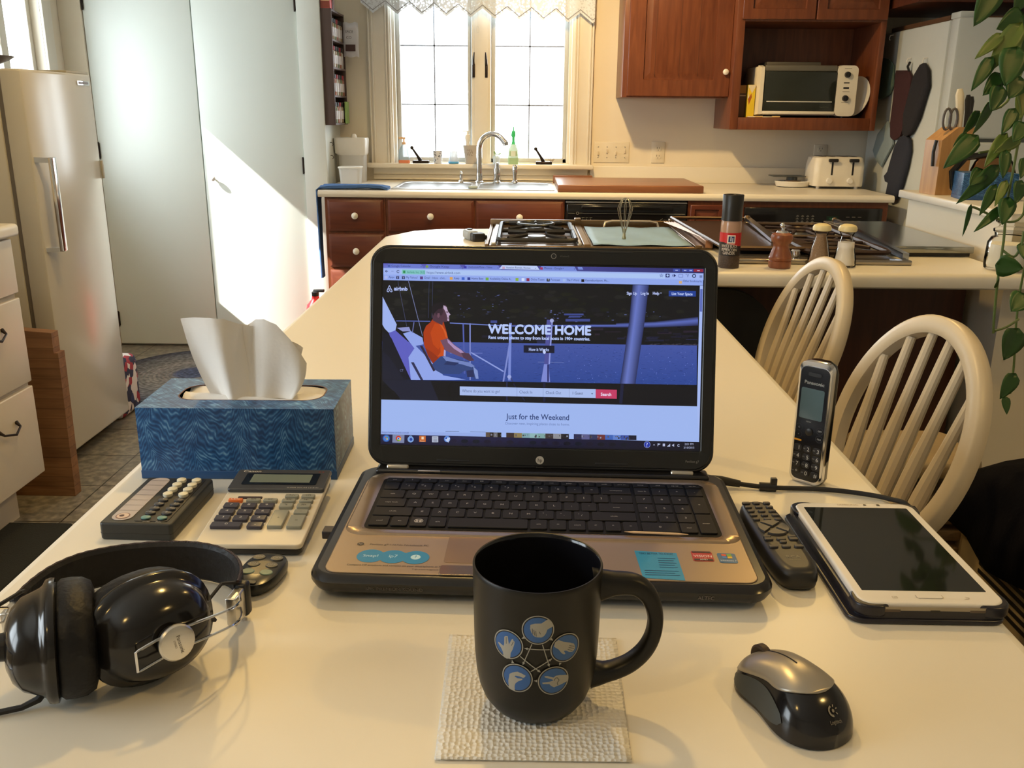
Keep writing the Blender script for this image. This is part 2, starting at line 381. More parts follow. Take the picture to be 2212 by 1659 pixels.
f = MB(); f.tube([(-.265, WB - .01, 1.86), (-.265, WB - .012, 1.79)], .0012, 5); f.tube([(-.265 + .008 * math.cos(a), WB - .012, 1.77 + .018 * math.sin(a)) for a in [2 * PI * i / 16 for i in range(16)]], .0015, 5, closed=True); f.build('pull_ring', TRIMP, Wn)
# ---- glazed door and the near window in the left wall
for nm, y0, y1, z0, z1, mid in (('window_2', 4.0, 4.9, .9, 2.0, (4.62,)), ('window_3', -.55, .95, .95, 2.05, (.2,))):
    w = thing(nm, None, None, kind='structure'); f = MB(); xa, xb = XL - .09, XL - .05
    for a, b2 in ((y0, y0 + .035), (y1 - .035, y1)): f.bbox(xa, a, z0, xb, b2, z1, .004)
    for a in mid: f.bbox(xa, a - .03, z0, xb, a + .03, z1, .004)
    f.bbox(xa, y0, z0, xb, y1, z0 + .05, .004); f.bbox(xa, y0, z1 - .035, xb, y1, z1, .004); f.build('frame', TRIMP, w)
    f = MB(); f.bbox(XL, y0 - .07, z0 - .05, XL + .015, y0, z1 + .07, .003); f.bbox(XL, y1, max(0, z0 - .1), XL + .015, y1 + .09, z1 + .07, .003); f.bbox(XL, y0, z1, XL + .015, y1, z1 + .07, .003); f.build('casing', TRIMP, w)
    f = MB(); f.box(XL - .072, y0 + .03, z0 + .04, XL - .070, y1 - .03, z1 - .03); f.build('pane', GLASS, w)
    if nm == 'window_2':
        f = MB()
        for z in (1.25, 1.62): f.box(XL - .085, y0, z - .01, XL - .06, 4.6, z + .01)
        f.build('muntin', mat('white_muntin', (.86, .86, .88), .5), w)
# ---- lace valance
LACE = mat('white_lace', (.78, .84, .90), .9, var=.05, Alpha=.62)
nt = LACE.node_tree; b = nt.nodes['Principled BSDF']; vo = nt.nodes.new('ShaderNodeTexVoronoi'); vo.inputs['Scale'].default_value = 75; tc = nt.nodes.new('ShaderNodeTexCoord'); cr = nt.nodes.new('ShaderNodeMapRange'); cr.inputs[1].default_value = .15; cr.inputs[2].default_value = .5; cr.inputs[3].default_value = .68; cr.inputs[4].default_value = .97
nt.links.new(tc.outputs['Object'], vo.inputs['Vector']); nt.links.new(vo.outputs['Distance'], cr.inputs[0]); nt.links.new(cr.outputs[0], b.inputs['Alpha'])
def vy(x): return WB - .065 + .008 * math.sin(x * 31) + .005 * math.sin(x * 57 + 1)
def vz(x, per=.136):
    q = ((x + .914) / per) % 1; return 1.898 - .036 * (x + .914) - .052 * (1 - abs(2 * q - 1))
m = MB(); xs = [-.914 + 1.305 * i / 192 for i in range(193)]
m.sheet([[(x, vy(x), vz(x) + (2.12 - vz(x)) * k / 3) for x in xs] for k in range(4)])
val = tag(m.build('valance', LACE, smooth=60), 'white lace valance with a zigzag hem hanging over the sink window', 'curtain')
m = MB(); m.sheet([[(x, vy(x) - .002, vz(x) + .014 + dz) for x in xs] for dz in (0, .005)]); m.build('zigzag_stitching', mat('grey_stitching', (.3, .31, .34), .9), val, label='thin grey zigzag stitched line')
m = MB(); m.cyl((-.93, WB - .06, 2.12), (.41, WB - .06, 2.12), .008); m.build('curtain_rod', CERAM, val)

# ================================================================ rear run of cabinets
YF = 4.74
def raised_front(mb, x0, x1, z0, z1, y, b=.012, t=.018):
    """slab front with a stepped lip"""
    mb.loft([rr((x0 + x1) / 2, (z0 + z1) / 2, x1 - x0, z1 - z0, .002, 0, 1, Matrix(((1, 0, 0, 0), (0, 0, 1, y), (0, 1, 0, 0), (0, 0, 0, 1)))),
             rr((x0 + x1) / 2, (z0 + z1) / 2, x1 - x0, z1 - z0, .002, 0, 1, Matrix(((1, 0, 0, 0), (0, 0, 1, y - t * .6), (0, 1, 0, 0), (0, 0, 0, 1)))),
             rr((x0 + x1) / 2, (z0 + z1) / 2, x1 - x0 - b, z1 - z0 - b, .002, 0, 1, Matrix(((1, 0, 0, 0), (0, 0, 1, y - t * .75), (0, 1, 0, 0), (0, 0, 0, 1)))),
             rr((x0 + x1) / 2, (z0 + z1) / 2, x1 - x0 - b * 2, z1 - z0 - b * 2, .002, 0, 1, Matrix(((1, 0, 0, 0), (0, 0, 1, y - t), (0, 1, 0, 0), (0, 0, 0, 1))))])
def panel_door(mb, x0, x1, z0, z1, y, fr=.055, t=.02):
    """frame-and-raised-panel door face, y = cabinet face"""
    X = lambda w, h, yy: rr((x0 + x1) / 2, (z0 + z1) / 2, w, h, .002, 0, 1, Matrix(((1, 0, 0, 0), (0, 0, 1, yy), (0, 1, 0, 0), (0, 0, 0, 1))))
    w, h = x1 - x0, z1 - z0
    mb.loft([X(w, h, y), X(w, h, y - t * .8), X(w - .006, h - .006, y - t), X(w - 2 * fr, h - 2 * fr, y - t), X(w - 2 * fr - .008, h - 2 * fr - .008, y - t * .45), X(w - 2 * fr - .02, h - 2 * fr - .02, y - t * .45), X(w - 2 * fr - .07, h - 2 * fr - .07, y - t * .98)])
KN = 'base_cabinet'
dr = thing('drawer_cabinet', 'reddish cherry drawer stack at the left end of the rear counter, one knob per drawer', 'cabinet', group=None)
m = MB(); m.box(-1.02, YF, .1, -.706, 5.4, .893); m.box(-1.0, YF + .05, 0, -.706, 5.4, .1); m.build('body', CHERRY, dr)
for z0, z1 in ((.722, .884), (.535, .706), (.33, .52), (.12, .315)):
    f = MB(); raised_front(f, -1.005, -.717, z0, z1, YF); q = f.build('drawer', CHERRYX, dr); knob(-.861, YF - .018, (z0 + z1) / 2, q, .0175)
sk = thing('sink_cabinet', 'cherry cabinet under the sink with two wide knobbed drawer fronts', 'cabinet')
m = MB(); m.box(-.704, YF, .1, .217, 4.79, .893); m.box(-.704, YF, .1, .217, 5.4, .7); m.box(-.704, YF + .05, 0, .217, 5.4, .1); m.build('body', CHERRY, sk)
for x0, x1 in ((-.693, -.25), (-.238, .21)):
    f = MB(); raised_front(f, x0, x1, .722, .884, YF); q = f.build('drawer', CHERRYX, sk); knob((x0 + x1) / 2, YF - .018, .803, q, .0175)
    f = MB(); panel_door(f, x0, x1, .12, .706, YF); q = f.build('door', CHERRY, sk); knob(x1 - .03 if x0 < -.5 else x0 + .03, YF - .02, .6, q)
# dishwasher
dw = thing('dishwasher', 'black dishwasher with a control strip under the rear counter', 'dishwasher')
m = MB(); m.box(.222, YF + .01, .1, .845, 5.4, .89); m.box(.23, YF + .06, 0, .84, 5.4, .1); m.build('body', BLACK, dw)
m = MB(); m.bbox(.226, YF - .02, .73, .842, YF + .01, .875, .006); m.bbox(.30, YF - .035, .845, .77, YF - .018, .868, .006)
cp = m.build('control_panel', BLACKG, dw)
m = MB(); m.bbox(.226, YF - .016, .11, .842, YF + .01, .725, .006); m.build('door', BLACKG, dw)
m = MB(); m.bbox(.222, YF - .008, .877, .845, YF + .005, .885, .002); m.build('steel_strip', STEEL, dw)
a = Art(); g = lin('9a9a90')
a.rect(.235, .826, .27, .8275, g); a.rect(.31, .826, .835, .8275, g)
a.ring(.283, .827, .007, .0015, g, 1); a.text('MAYTAG', .292, .8245, .005, g, 1, width=.017)
for k in range(4):
    a.text('ABC'[k % 3] * 3, .285 + .02 * k, .803, .0035, g, 1, width=.015)
    a.line((.29 + .02 * k, .80), (.293 + .02 * k, .792), .001, g, 1)
a.ring(.73, .775, .03, .0015, g, 1, 16, PI * .6, PI * 1.2)
for k, z in enumerate((.805, .79, .77)):
    a.rect(.755, z, .8, z + .001, g, 1); a.text('WASH DRY', .805, z - .002, .0035, g, 1, width=.025)
knobc = (.735, .785)
a.build('panel_lettering', INK, lambda x, y, l: Vector((x, YF - .0205 - l, y)), cp)
m = MB(); m.cyl((.735, YF - .02, .79), (.735, YF - .035, .79), .012, .010); m.build('dial', BLACK, cp)
# narrow cabinet and wall-oven panel
nc = thing('narrow_cabinet', 'narrow cherry cabinet between dishwasher and black oven', 'cabinet')
m = MB(); m.box(.85, YF, .1, 1.10, 5.4, .893); m.build('body', CHERRY, nc)
f = MB(); panel_door(f, .862, 1.03, .735, .874, YF, .022); f.build('drawer', CHERRYX, nc)
f = MB(); panel_door(f, .862, 1.03, .12, .72, YF, .04); q = f.build('door', CHERRY, nc); knob(.885, YF - .02, .65, q)
ov = thing('built_in_oven', 'black built-in oven with a touch panel at the right end of the rear counter', 'oven')
m = MB(); m.box(1.102, YF + .01, .1, 1.878, 5.4, .893); m.build('housing', CHERRY, ov)
m = MB(); m.bbox(1.14, YF - .015, .735, 1.845, YF + .012, .865, .004); cp = m.build('control_panel', BLACKG, ov)
m = MB(); m.bbox(1.14, YF - .022, .15, 1.845, YF + .012, .725, .006); q = m.build('oven_door', BLACKG, ov)
m = MB(); m.cyl((1.2, YF - .05, .69), (1.79, YF - .05, .69), .009); m.cyl((1.22, YF - .05, .69), (1.22, YF - .02, .69), .006); m.cyl((1.77, YF - .05, .69), (1.77, YF - .02, .69), .006); m.build('handle', BLACK, q)
a = Art(); g = lin('8a8a86')
for i in range(4):
    for j in range(3): a.rect(1.405 + i * .026, .822 - j * .014, 1.419 + i * .026, .824 - j * .014, g, 1); a.rect(1.408 + i * .026, .827 - j * .014, 1.416 + i * .026, .8285 - j * .014, g, 1)
for i in range(3): a.rect(1.66 + i * .03, .82, 1.678 + i * .03, .822, g, 1); a.rect(1.66 + i * .03, .80, 1.674 + i * .03, .802, g, 1)
a.rect(1.56, .80, 1.62, .825, lin('10241c'), 1); a.text('10:54', 1.572, .807, .010, lin('2f8a5a'), 2)
a.text('KitchenAid', 1.26, .752, .007, g, 1)
a.build('panel_lettering', INK, lambda x, y, l: Vector((x, YF - .0155 - l, y)), cp)
# worktop, with the cut-out for the sink, and the upstand
sx0, sx1, sy0, sy1 = -.675, .155, 4.83, 5.36
m = MB(); cy0, cy1 = 4.72, 5.5
prof = lambda: None
def edge(mb, x0, x1, y, z0, z1, r=.017):
    mb.loft([[(x, y + r, z0), (x, y + r * .3, z0 + .002), (x, y, z0 + r * .8), (x, y, z1 - r), (x, y + r * .3, z1 - r * .3), (x, y + r, z1)] for x in (x0, x1)])
m.box(-1.05, cy0 + .015, .894, sx0, cy1, ZC); m.box(sx1, cy0 + .015, .894, 1.895, cy1, ZC); m.box(sx0, cy0 + .015, .894, sx1, sy0, ZC); m.box(sx0, sy1, .894, sx1, cy1, ZC)
edge(m, -1.05, 1.895, cy0 - .002, .894, ZC)
wt = tag(m.build('worktop', LAM), 'long white laminate worktop of the rear kitchen run', 'worktop')
m = MB(); m.bbox(.395, 5.475, ZC, 1.94, 5.499, 1.023, .004); tag(m.build('upstand', LAM), 'low white laminate upstand along the rear wall behind the toaster', 'upstand')
# sink
sk = thing('kitchen_sink', 'double-bowl stainless steel sink set in the rear worktop', 'sink')
m = MB()
xm = (sx0 + sx1) / 2; rim_ = MB()
for xa, xb in ((sx0 - .012, xm), (xm, sx1 + .012)):
    ya, yb = sy0 - .012, sy1 + .012; cx, cy = (xa + xb) / 2, (ya + yb) / 2 - .03; w, h = xb - xa, yb - ya
    k = lambda ww, hh, r, z, c=None: rr(cx, cy if c is None else c, ww, hh, r, z, 6)
    rim_.loft([k(w, h, .001, ZC + .001, (ya + yb) / 2), k(w, h, .001, ZC + .004, (ya + yb) / 2), k(w - .04, h - .12, .075, ZC + .0065), k(w - .05, h - .13, .07, ZC + .004)], cap=False)
    m.loft([k(w - .05, h - .13, .07, ZC + .004), k(w - .056, h - .136, .068, ZC), k(w - .06, h - .14, .065, ZC - .12), k(w - .12, h - .2, .05, ZC - .15)], cap=True)
rim_.build('rim', STEEL, sk); m.build('bowls', mat('shaded_bowl_steel', (.16, .16, .155), .35, .8, var=.05, sc=60), sk)  # bowls share the rim's steel; shade inside is put into their colour
m = MB(); 
for x in (-.47, -.05): m.lathe([(.04, ZC - .148), (.038, ZC - .145), (.01, ZC - .147)], (x, 5.06, 0), 20)
m.build('drain', CHROME, sk)
# tap and its companions, each screwed to the sink deck
fy = 5.275; zb = ZC + .004
t = thing('kitchen_tap', 'tall chrome gooseneck tap behind the sink', 'tap', (-.247, fy, zb))
m = MB(); m.lathe([(.027, 0), (.027, .006), (.02, .012), (.018, .05), (.015, .06)], n=20); m.build('base', CHROME, t)
m = MB(); pts = [(0, 0, .05), (0, 0, .16)] + [(.075 - .075 * math.cos(q) * 1.0, -.03 * (1 - math.cos(q)) * .6, .185 + .085 * math.sin(q)) for q in [PI * k / 14 for k in range(0, 12)]] + [(.148, -.035, .222)]
m.tube(pts, [.017] * 2 + [.0155] * 12 + [.017], 12); m.cyl((.147, -.0345, .226), (.152, -.037, .208), .0165, .014); m.build('spout', CHROME, t)
def deck(name, label, x, prof, extra=None):
    q = MB(); q.lathe(prof, n=20)
    o = q.build(name, CHROME); o.location = (x, fy + (.03 if abs(x + .148) < .01 else .02), zb); return tag(o, label, 'tap fitting')
deck('tap_lever', 'chrome vase-shaped lever body right of the gooseneck tap', -.148, [(.024, 0), (.024, .006), (.018, .012), (.021, .04), (.022, .07), (.014, .088), (.015, .096), (.011, .11), (.001, .114)])
deck('side_sprayer', 'slim chrome side sprayer, rightmost fitting behind the sink', -.046, [(.022, 0), (.02, .008), (.011, .016), (.011, .045), (.015, .06), (.015, .088), (.010, .1), (.001, .102)])
deck('soap_pump', 'small chrome soap pump left of the gooseneck tap', -.352, [(.02, 0), (.018, .008), (.008, .014), (.010, .03), (.007, .042), (.009, .05), (.004, .062), (.001, .064)])
# sponge on the divider of the sink
m = MB(); m.slab(-.262, 4.865, .05, .03, .01, ZC + .0045, ZC + .018, .005); tag(m.build('sponge', mat('grey_sponge', (.35, .42, .42), .9, bump=.6, bsc=400)), 'grey scouring sponge on the rim between the two sink bowls', 'sponge')
# cutting board
BRD = wood('red_board_wood', (.22, .085, .04), (.31, .13, .06), 'x', 5, .3)
m = MB(); m.bbox(.18, 4.735, ZC + .001, .925, 5.32, .968, .005); tag(m.build('chopping_board', BRD), 'large reddish wooden chopping board lying right of the sink', 'chopping board')
m = MB(); m.bbox(.175, 5.335, ZC + .001, .40, 5.40, .975, .003); tag(m.build('small_board', BRD), 'small wooden board tucked behind the large chopping board', 'board')
# towel hung over the left end of the counter
TW = mat('blue_terry', (.07, .16, .38), .95, bump=1.0, bsc=500, var=.2, sc=60)
path = [(-.695, .942), (-.73, .95), (-.8, .953), (-.9, .951), (-1.0, .95), (-1.045, .947), (-1.062, .93), (-1.066, .87), (-1.064, .75), (-1.062, .6), (-1.058, .47)]
m = MB(); top, bot = [], []
for i, (x, z) in enumerate(path):
    f = i / 10; wv = .0 if i < 6 else .004
    y0 = 4.735 + (.012 if i < 5 else .015 * (i - 5) / 5); y1 = 4.86 if i < 6 else 4.86 - .01 * (i - 6)
    th = .016 if i < 5 else .005
    row = [(x + (wv * math.sin(j * 1.9 + i) if i >= 6 else 0), y0 + (y1 - y0) * j / 8, z + (.004 * math.sin(j * 1.3 + i * .8) if i < 6 else 0)) for j in range(9)]
    top.append(row)
rings = []
for i, row in enumerate(top):
    th = .013 if i < 5 else .005
    d = Vector((0, 0, -th)) if i < 6 else Vector((th, 0, 0))
    rings.append([Vector(p) for p in row] + [Vector(p) + d for p in row[::-1]])
m.loft(rings); tag(m.build('dish_towel', TW, smooth=60), 'blue towel folded on the counter and hanging off its left end', 'towel')
# water filter jug and tub
CLR = mat('milky_plastic', (.8, .8, .78), .3, var=.02, Transmission_Weight=.3, Alpha=.9)
t = thing('filter_jug', 'white and clear water filter jug in the left rear corner of the counter', 'jug', (-.972, 5.33, ZC))
m = MB(); m.loft([rr(.0, 0, .14, .12, .03, 0), rr(0, 0, .15, .13, .03, .15)]); m.build('jug_body', CLR, t)
m = MB(); m.loft([rr(0, 0, .155, .13, .03, .15), rr(-.005, 0, .175, .14, .03, .16), rr(-.005, 0, .185, .145, .03, .235), rr(-.005, 0, .18, .14, .03, .245)]); m.build('jug_top', WHITEP, t)
m = MB(); m.lathe([(.018, .245), (.014, .26), (.008, .266)], (.01, 0, 0), 14); m.build('lid_button', CERAM, t)
t = thing('plastic_tub', 'small clear lidded tub in front of the filter jug', 'tub', (-.955, 5.15, ZC))
m = MB(); m.loft([rr(0, 0, .105, .09, .015, 0), rr(0, 0, .12, .1, .018, .085)]); m.build('tub_body', CLR, t)
m = MB(); m.slab(0, 0, .128, .108, .02, .086, .096, .003); m.build('lid', WHITEP, t)
# ---- things on the window sill
def sill_item(name, label, cat, x, y=5.445): return thing(name, label, cat, (x, y, 1.0305))
t = sill_item('soap_bottle', 'clear hand soap bottle with orange top at the left of the sill', 'bottle', -.693)
m = MB(); m.loft([rr(0, 0, .062, .035, .012, 0), rr(0, 0, .064, .037, .014, .02), rr(0, 0, .062, .035, .014, .075), rr(0, 0, .03, .026, .012, .1), rr(0, 0, .022, .022, .01, .105)]); m.build('bottle_body', mat('blue_clear_plastic', (.45, .62, .75), .15, Alpha=.7), t)
m = MB(); m.loft([rr(0, 0, .0645, .0375, .012, .0), rr(0, 0, .0655, .0385, .012, .018)]); m.build('label_band', mat('orange_label', (.75, .25, .12), .5), t)
m = MB(); m.lathe([(.012, .105), (.012, .118), (.005, .12), (.005, .135)], n=14); m.bbox(-.03, -.007, .135, .01, .007, .147, .003); m.build('pump', mat('peach_plastic', (.85, .55, .3), .4), t)
def tumbler(name, label, x, rb, rt, h, m1, base=None):
    t = sill_item(name, label, 'cup', x)
    q = MB(); q.lathe([(rb * .9, 0), (rb, .003), (rt, h), (rt - .002, h), (rb - .002, .006), (.001, .005)], n=20); q.build('cup_body', m1, t)
    if base: q = MB(); q.lathe([(rb + .0006, .001), (rb + .001, .012), (rb * .5, .0125)], n=20); q.build('base_ring', base, t)
SPK = mat('speckled_white', (.75, .76, .8), .3); nt = SPK.node_tree; vo = nt.nodes.new('ShaderNodeTexVoronoi'); vo.inputs['Scale'].default_value = 90; tc = nt.nodes.new('ShaderNodeTexCoord'); cr = nt.nodes.new('ShaderNodeValToRGB'); cr.color_ramp.elements[0].position = .25; cr.color_ramp.elements[1].position = .35; cr.color_ramp.elements[0].color = (.08, .1, .16, 1); cr.color_ramp.elements[1].color = (.75, .78, .85, 1)
nt.links.new(tc.outputs['Object'], vo.inputs['Vector']); nt.links.new(vo.outputs['Distance'], cr.inputs[0]); nt.links.new(cr.outputs[0], nt.nodes['Principled BSDF'].inputs['Base Color'])
tumbler('speckled_cup', 'white cup with dark speckles and dark rim on the sill', -.497, .024, .029, .072, SPK)
tumbler('glass_cup', 'clear speckled glass with a blue base on the sill', -.405, .03, .022, .07, mat('frosted_glass', (.7, .78, .85), .2, Alpha=.55), mat('blue_glass_base', (.1, .4, .75), .3))
t = sill_item('plant_pot', 'beige ceramic pot with a scroll pattern behind the tap', 'pot', -.30)
m = MB(); m.lathe([(.034, 0), (.036, .004), (.042, .05), (.05, .1), (.052, .104), (.048, .104), (.04, .05), (.002, .04)], n=24, sx=1, sy=.7); m.build('pot_body', mat('beige_stoneware', (.50, .45, .38), .5), t)
a = Art()
for k in range(9): a.ring(-.02 + .012 * (k % 3), .05 + .013 * (k // 3), .005, .0015, lin('6a5240'), 0, 10, k, k + 4)
a.build('scroll_pattern', INK, lambda x, y, l: Vector((x, -.036 - (y - .05) * .08 + 14 * x * x * .8, y)), t)
t = sill_item('toothbrush_stand', 'small white figurine standing on the sill behind the pot', 'figurine', -.325, 5.475)
m = MB(); m.lathe([(.016, 0), (.014, .03), (.01, .12), (.012, .125), (.016, .14), (.014, .16), (.006, .165), (.005, .18)], n=14); m.bbox(-.03, -.004, .178, .012, .004, .184, .002); m.build('figure', CERAM, t)
t = sill_item('dish_soap', 'green dish soap bottle with a spray nozzle on the sill', 'bottle', -.057)
m = MB(); m.loft([rr(0, 0, .058, .034, .014, 0), rr(0, 0, .062, .036, .014, .03), rr(0, 0, .056, .034, .014, .08), rr(0, 0, .036, .03, .014, .1), rr(0, 0, .036, .03, .014, .112)]); m.build('bottle_body', mat('green_clear_plastic', (.42, .6, .33), .15, Alpha=.8), t)
m = MB(); m.loft([rr(0, 0, .045, .037, .014, .045), rr(0, 0, .045, .037, .014, .075)]); m.build('label_band', mat('pale_green_label', (.72, .8, .68), .5), t)
m = MB(); m.lathe([(.012, .112), (.008, .13), (.008, .15), (.013, .16), (.011, .185), (.004, .19), (.003, .21)], n=14); m.build('nozzle', mat('green_cap', (.05, .6, .2), .4), t)
t = sill_item('sprout_glass', 'small glass with a green sprig on the sill right of the tap', 'glass', -.155)
m = MB(); m.lathe([(.018, 0), (.02, .003), (.022, .045), (.021, .045), (.018, .005), (.001, .004)], n=16); m.build('glass_body', mat('frosted_glass', (.7, .78, .85), .2, Alpha=.55), t)
m = MB()
for k in range(7): m.tube([(0, 0, .01), (.01 * math.cos(k), .008 * math.sin(k), .05), (.026 * math.cos(k * 2.1), .014 * math.sin(k * 2), .06 + .006 * (k % 3))], [.001, .001, .004], 5)
m.build('sprig', mat('pale_green_leaf', (.3, .45, .15), .6), t)
m = MB()
for k in range(5): m.tube([(.165, 5.45, 1.031), (.165 + .006 * math.cos(k * 2), 5.45, 1.05), (.165 + .02 * math.cos(k * 1.9), 5.45 + .01 * math.sin(k), 1.06 + .01 * (k % 2))], .0013, 5)
tag(m.build('dried_twigs', mat('twig_brown', (.25, .16, .08), .8)), 'tiny dried twigs lying at the right end of the sill', 'twigs')
# ---- wall plates
def plate(name, label, x0, x1, z0, z1, toggles=0):
    t = thing(name, label, 'wall plate'); m = MB(); m.bbox(x0, WB - .006, z0, x1, WB - .0002, z1, .003); m.build('cover', mat('ivory_plate', (.78, .72, .58), .35), t)
    zc = (z0 + z1) / 2
    for k in range(toggles):
        xc = x0 + (x1 - x0) * (k + .5) / toggles; m = MB(); m.bbox(xc - .005, WB - .014, zc - .011 + (.006 if k % 2 else -.006), xc + .005, WB - .005, zc + .011 + (.006 if k % 2 else -.006), .002); m.build('toggle', mat('ivory_toggle', (.7, .62, .48), .35), t)
        m = MB()
        for dz in (-.03, .03): m.cyl((xc, WB - .0075, zc + dz), (xc, WB - .005, zc + dz), .003, n=8)
        m.build('screw', STEEL, t)
    if not toggles:
        for dz in (-.022, .022):
            xc = (x0 + x1) / 2; m = MB(); m.slab(0, 0, .034, .03, .01, 0, .003, .001); 
            for v in m.bm.verts: v.co = Vector((xc + v.co.x, WB - .006 - v.co.z, zc + dz + v.co.y))
            q = m.build('socket', mat('ivory_plate', (.78, .72, .58), .35), t)
            m = MB(); [m.box(xc + s * .007 - .0012, WB - .0095, zc + dz - .001, xc + s * .007 + .0012, WB - .009, zc + dz + .009) for s in (-1, 1)]; m.box(xc - .002, WB - .0095, zc + dz - .011, xc + .002, WB - .009, zc + dz - .007); m.build('slots', BLACK, q)
plate('switch_plate', 'ivory four-gang light switch plate right of the window', .414, .622, 1.042, 1.16, 4)
plate('power_outlet', 'ivory double outlet under the big cherry wall cabinet', .752, .83, 1.042, 1.163)
plate('power_outlet', 'ivory double outlet on the wall behind the toaster', 1.70, 1.778, 1.06, 1.156)
# ================================================================ wall cabinets
wc = thing('wall_cabinet', 'tall cherry wall cabinet with a raised-panel door, right of the window', 'cabinet')
m = MB(); m.bbox(.531, 5.172, 1.404, 1.09, WB - .001, 2.3, .003); m.build('body', CHERRY, wc)
f = MB(); panel_door(f, .556, 1.105, 1.41, 2.28, 5.172, .085); q = f.build('door', CHERRY, wc)
m = MB()
for x in (.70, .83, .93): m.box(x - .0012, 5.1515, 1.515, x + .0012, 5.153, 2.17)
m.build('panel_joints', mat('joint_line', (.10, .03, .012), .5), q)
knob(1.078, 5.152, 1.537, q, .016)
mw = thing('shelf_cabinet', 'cherry wall cabinet with an open shelf for the toaster oven and two doors above', 'cabinet')
m = MB(); yf, yb = 5.08, WB - .001
m.bbox(1.105, yf, 1.242, 1.15, yb, 2.3, .003); m.bbox(1.855, yf, 1.242, 1.885, yb, 2.3, .003); m.bbox(1.15, yf, 1.242, 1.855, yf + .02, 1.305, .003); m.bbox(1.15, yf + .004, 1.285, 1.855, yb, 1.306, .002)
m.bbox(1.15, yf, 1.785, 1.855, yf + .02, 2.3, .002); m.box(1.15, yf + .02, 1.785, 1.855, yb, 1.8); m.box(1.15, yb - .01, 1.306, 1.855, yb, 1.79); m.build('body', CHERRY, mw)
for x0, x1 in ((1.13, 1.505), (1.512, 1.88)):
    f = MB(); panel_door(f, x0, x1, 1.795, 2.28, yf, .05); f.build('door', CHERRY, mw)
fc = thing('fridge_top_cabinet', 'dark cherry cabinet above the refrigerator', 'cabinet')
DCH = wood('dark_cherry', (.085, .022, .010), (.13, .036, .014), 'z')
m = MB(); m.bbox(1.90, 4.75, 1.85, 2.95, WB - .001, 2.3, .003); m.build('body', DCH, fc)
for x0, x1 in ((1.92, 2.18), (2.19, 2.56), (2.57, 2.94)):
    f = MB(); panel_door(f, x0, x1, 1.865, 2.28, 4.75, .05); f.build('door', DCH, fc)
# toaster oven
to = thing('toaster_oven', 'white toaster oven with a dark glass door on the cherry shelf', 'toaster oven')
ys = 5.12; z0, z1 = 1.318, 1.572
OVW = mat('oven_ivory', (.80, .75, .62), .3)
m = MB(); m.bbox(1.245, ys + .02, z0, 1.77, 5.42, z1 - .004, .012); m.build('shell', OVW, to)
m = MB(); m.loft([[(1.245, ys + .02, z0), (1.275, ys + .02, z0), (1.275, ys + .02, z1), (1.25, ys + .02, z1)], [(1.258, ys - .012, z0 + .005), (1.28, ys - .012, z0 + .005), (1.28, ys - .008, z1 - .01), (1.262, ys - .008, z1 - .01)]]); m.build('side_cheek', OVW, to)
m = MB(); m.bbox(1.278, ys - .014, z0 + .004, 1.67, ys + .02, z0 + .022, .006); m.build('crumb_lip', OVW, to)
m = MB(); m.bbox(1.285, ys - .01, z0 + .022, 1.665, ys + .02, z1 - .03, .004); gd = m.build('glass_door', mat('smoked_oven_glass', (.022, .026, .020), .1), to)
m = MB(); m.bbox(1.30, ys - .013, z0 + .068, 1.65, ys - .0095, z0 + .073, .001); m.build('door_trim', mat('silver_line', (.6, .6, .55), .3), gd)
m = MB(); m.bbox(1.285, ys - .004, z1 - .03, 1.665, ys + .025, z1 + .002, .006); m.build('top_band', mat('taupe_metal', (.16, .15, .12), .35, .3), to)
m = MB(); m.loft([rr(1.72, 0, .105, .26, .02, 0, 4, Matrix(((1, 0, 0, 0), (0, 0, 1, ys + .02), (0, 1, 0, (z0 + z1) / 2), (0, 0, 0, 1)))), rr(1.722, 0, .106, .258, .025, 0, 4, Matrix(((1, 0, 0, 0), (0, 0, 1, ys - .012), (0, 1, 0, (z0 + z1) / 2), (0, 0, 0, 1))))]); cpn = m.build('control_panel', OVW, to)
for z in (1.528, 1.408):
    m = MB(); m.cyl((1.718, ys - .011, z), (1.718, ys - .026, z), .0165, .014); m.bbox(1.715, ys - .03, z - .014, 1.721, ys - .024, z + .014, .001); m.build('dial', BLACK, cpn)
a = Art(); a.rect(1.703, 1.484, 1.733, 1.489, (.02, .02, .02), 1); a.rect(1.703, 1.456, 1.733, 1.465, (.02, .02, .02), 1)
for z in (1.558, 1.44, 1.385): a.rect(1.70, z, 1.738, z + .002, lin('6a6050'), 1)
a.text('Toast-R-Oven', 1.585, 1.358, .007, lin('55584a'), 1, width=.05)
a.build('panel_lettering', INK, lambda x, y, l: Vector((x, ys - .0125 - l, y)), cpn)
m = MB(); [m.cyl((x, y, 1.306), (x, y, z0 + .002), .012, n=12) for x in (1.29, 1.73) for y in (5.16, 5.38)]; m.build('feet', BLACK, to)
m = MB(); m.bbox(1.31, 5.20, z1, 1.60, 5.40, z1 + .022, .003); 
tag(m.build('broiler_tray', mat('dull_tray_metal', (.12, .11, .09), .5, .5)), 'dull metal tray lying on top of the toaster oven', 'tray')
m = MB(); m.bbox(1.203, 5.13, 1.3065, 1.243, 5.34, 1.473, .002)
yb_ = m.build('food_box', mat('yellow_card', (.85, .62, .03), .45)); tag(yb_, 'yellow and white cardboard box left of the toaster oven', 'box')
a = Art(); a.poly([(1.204, 1.472), (1.242, 1.472), (1.242, 1.462), (1.225, 1.43), (1.208, 1.46), (1.206, 1.43), (1.212, 1.41), (1.204, 1.40)], lin('e8dcc0')); a.poly([(1.206, 1.40), (1.222, 1.43), (1.226, 1.41), (1.212, 1.37)], lin('b5642a'))
a.build('box_art', INK, lambda x, y, l: Vector((x, 5.1295 - l, y)), yb_)
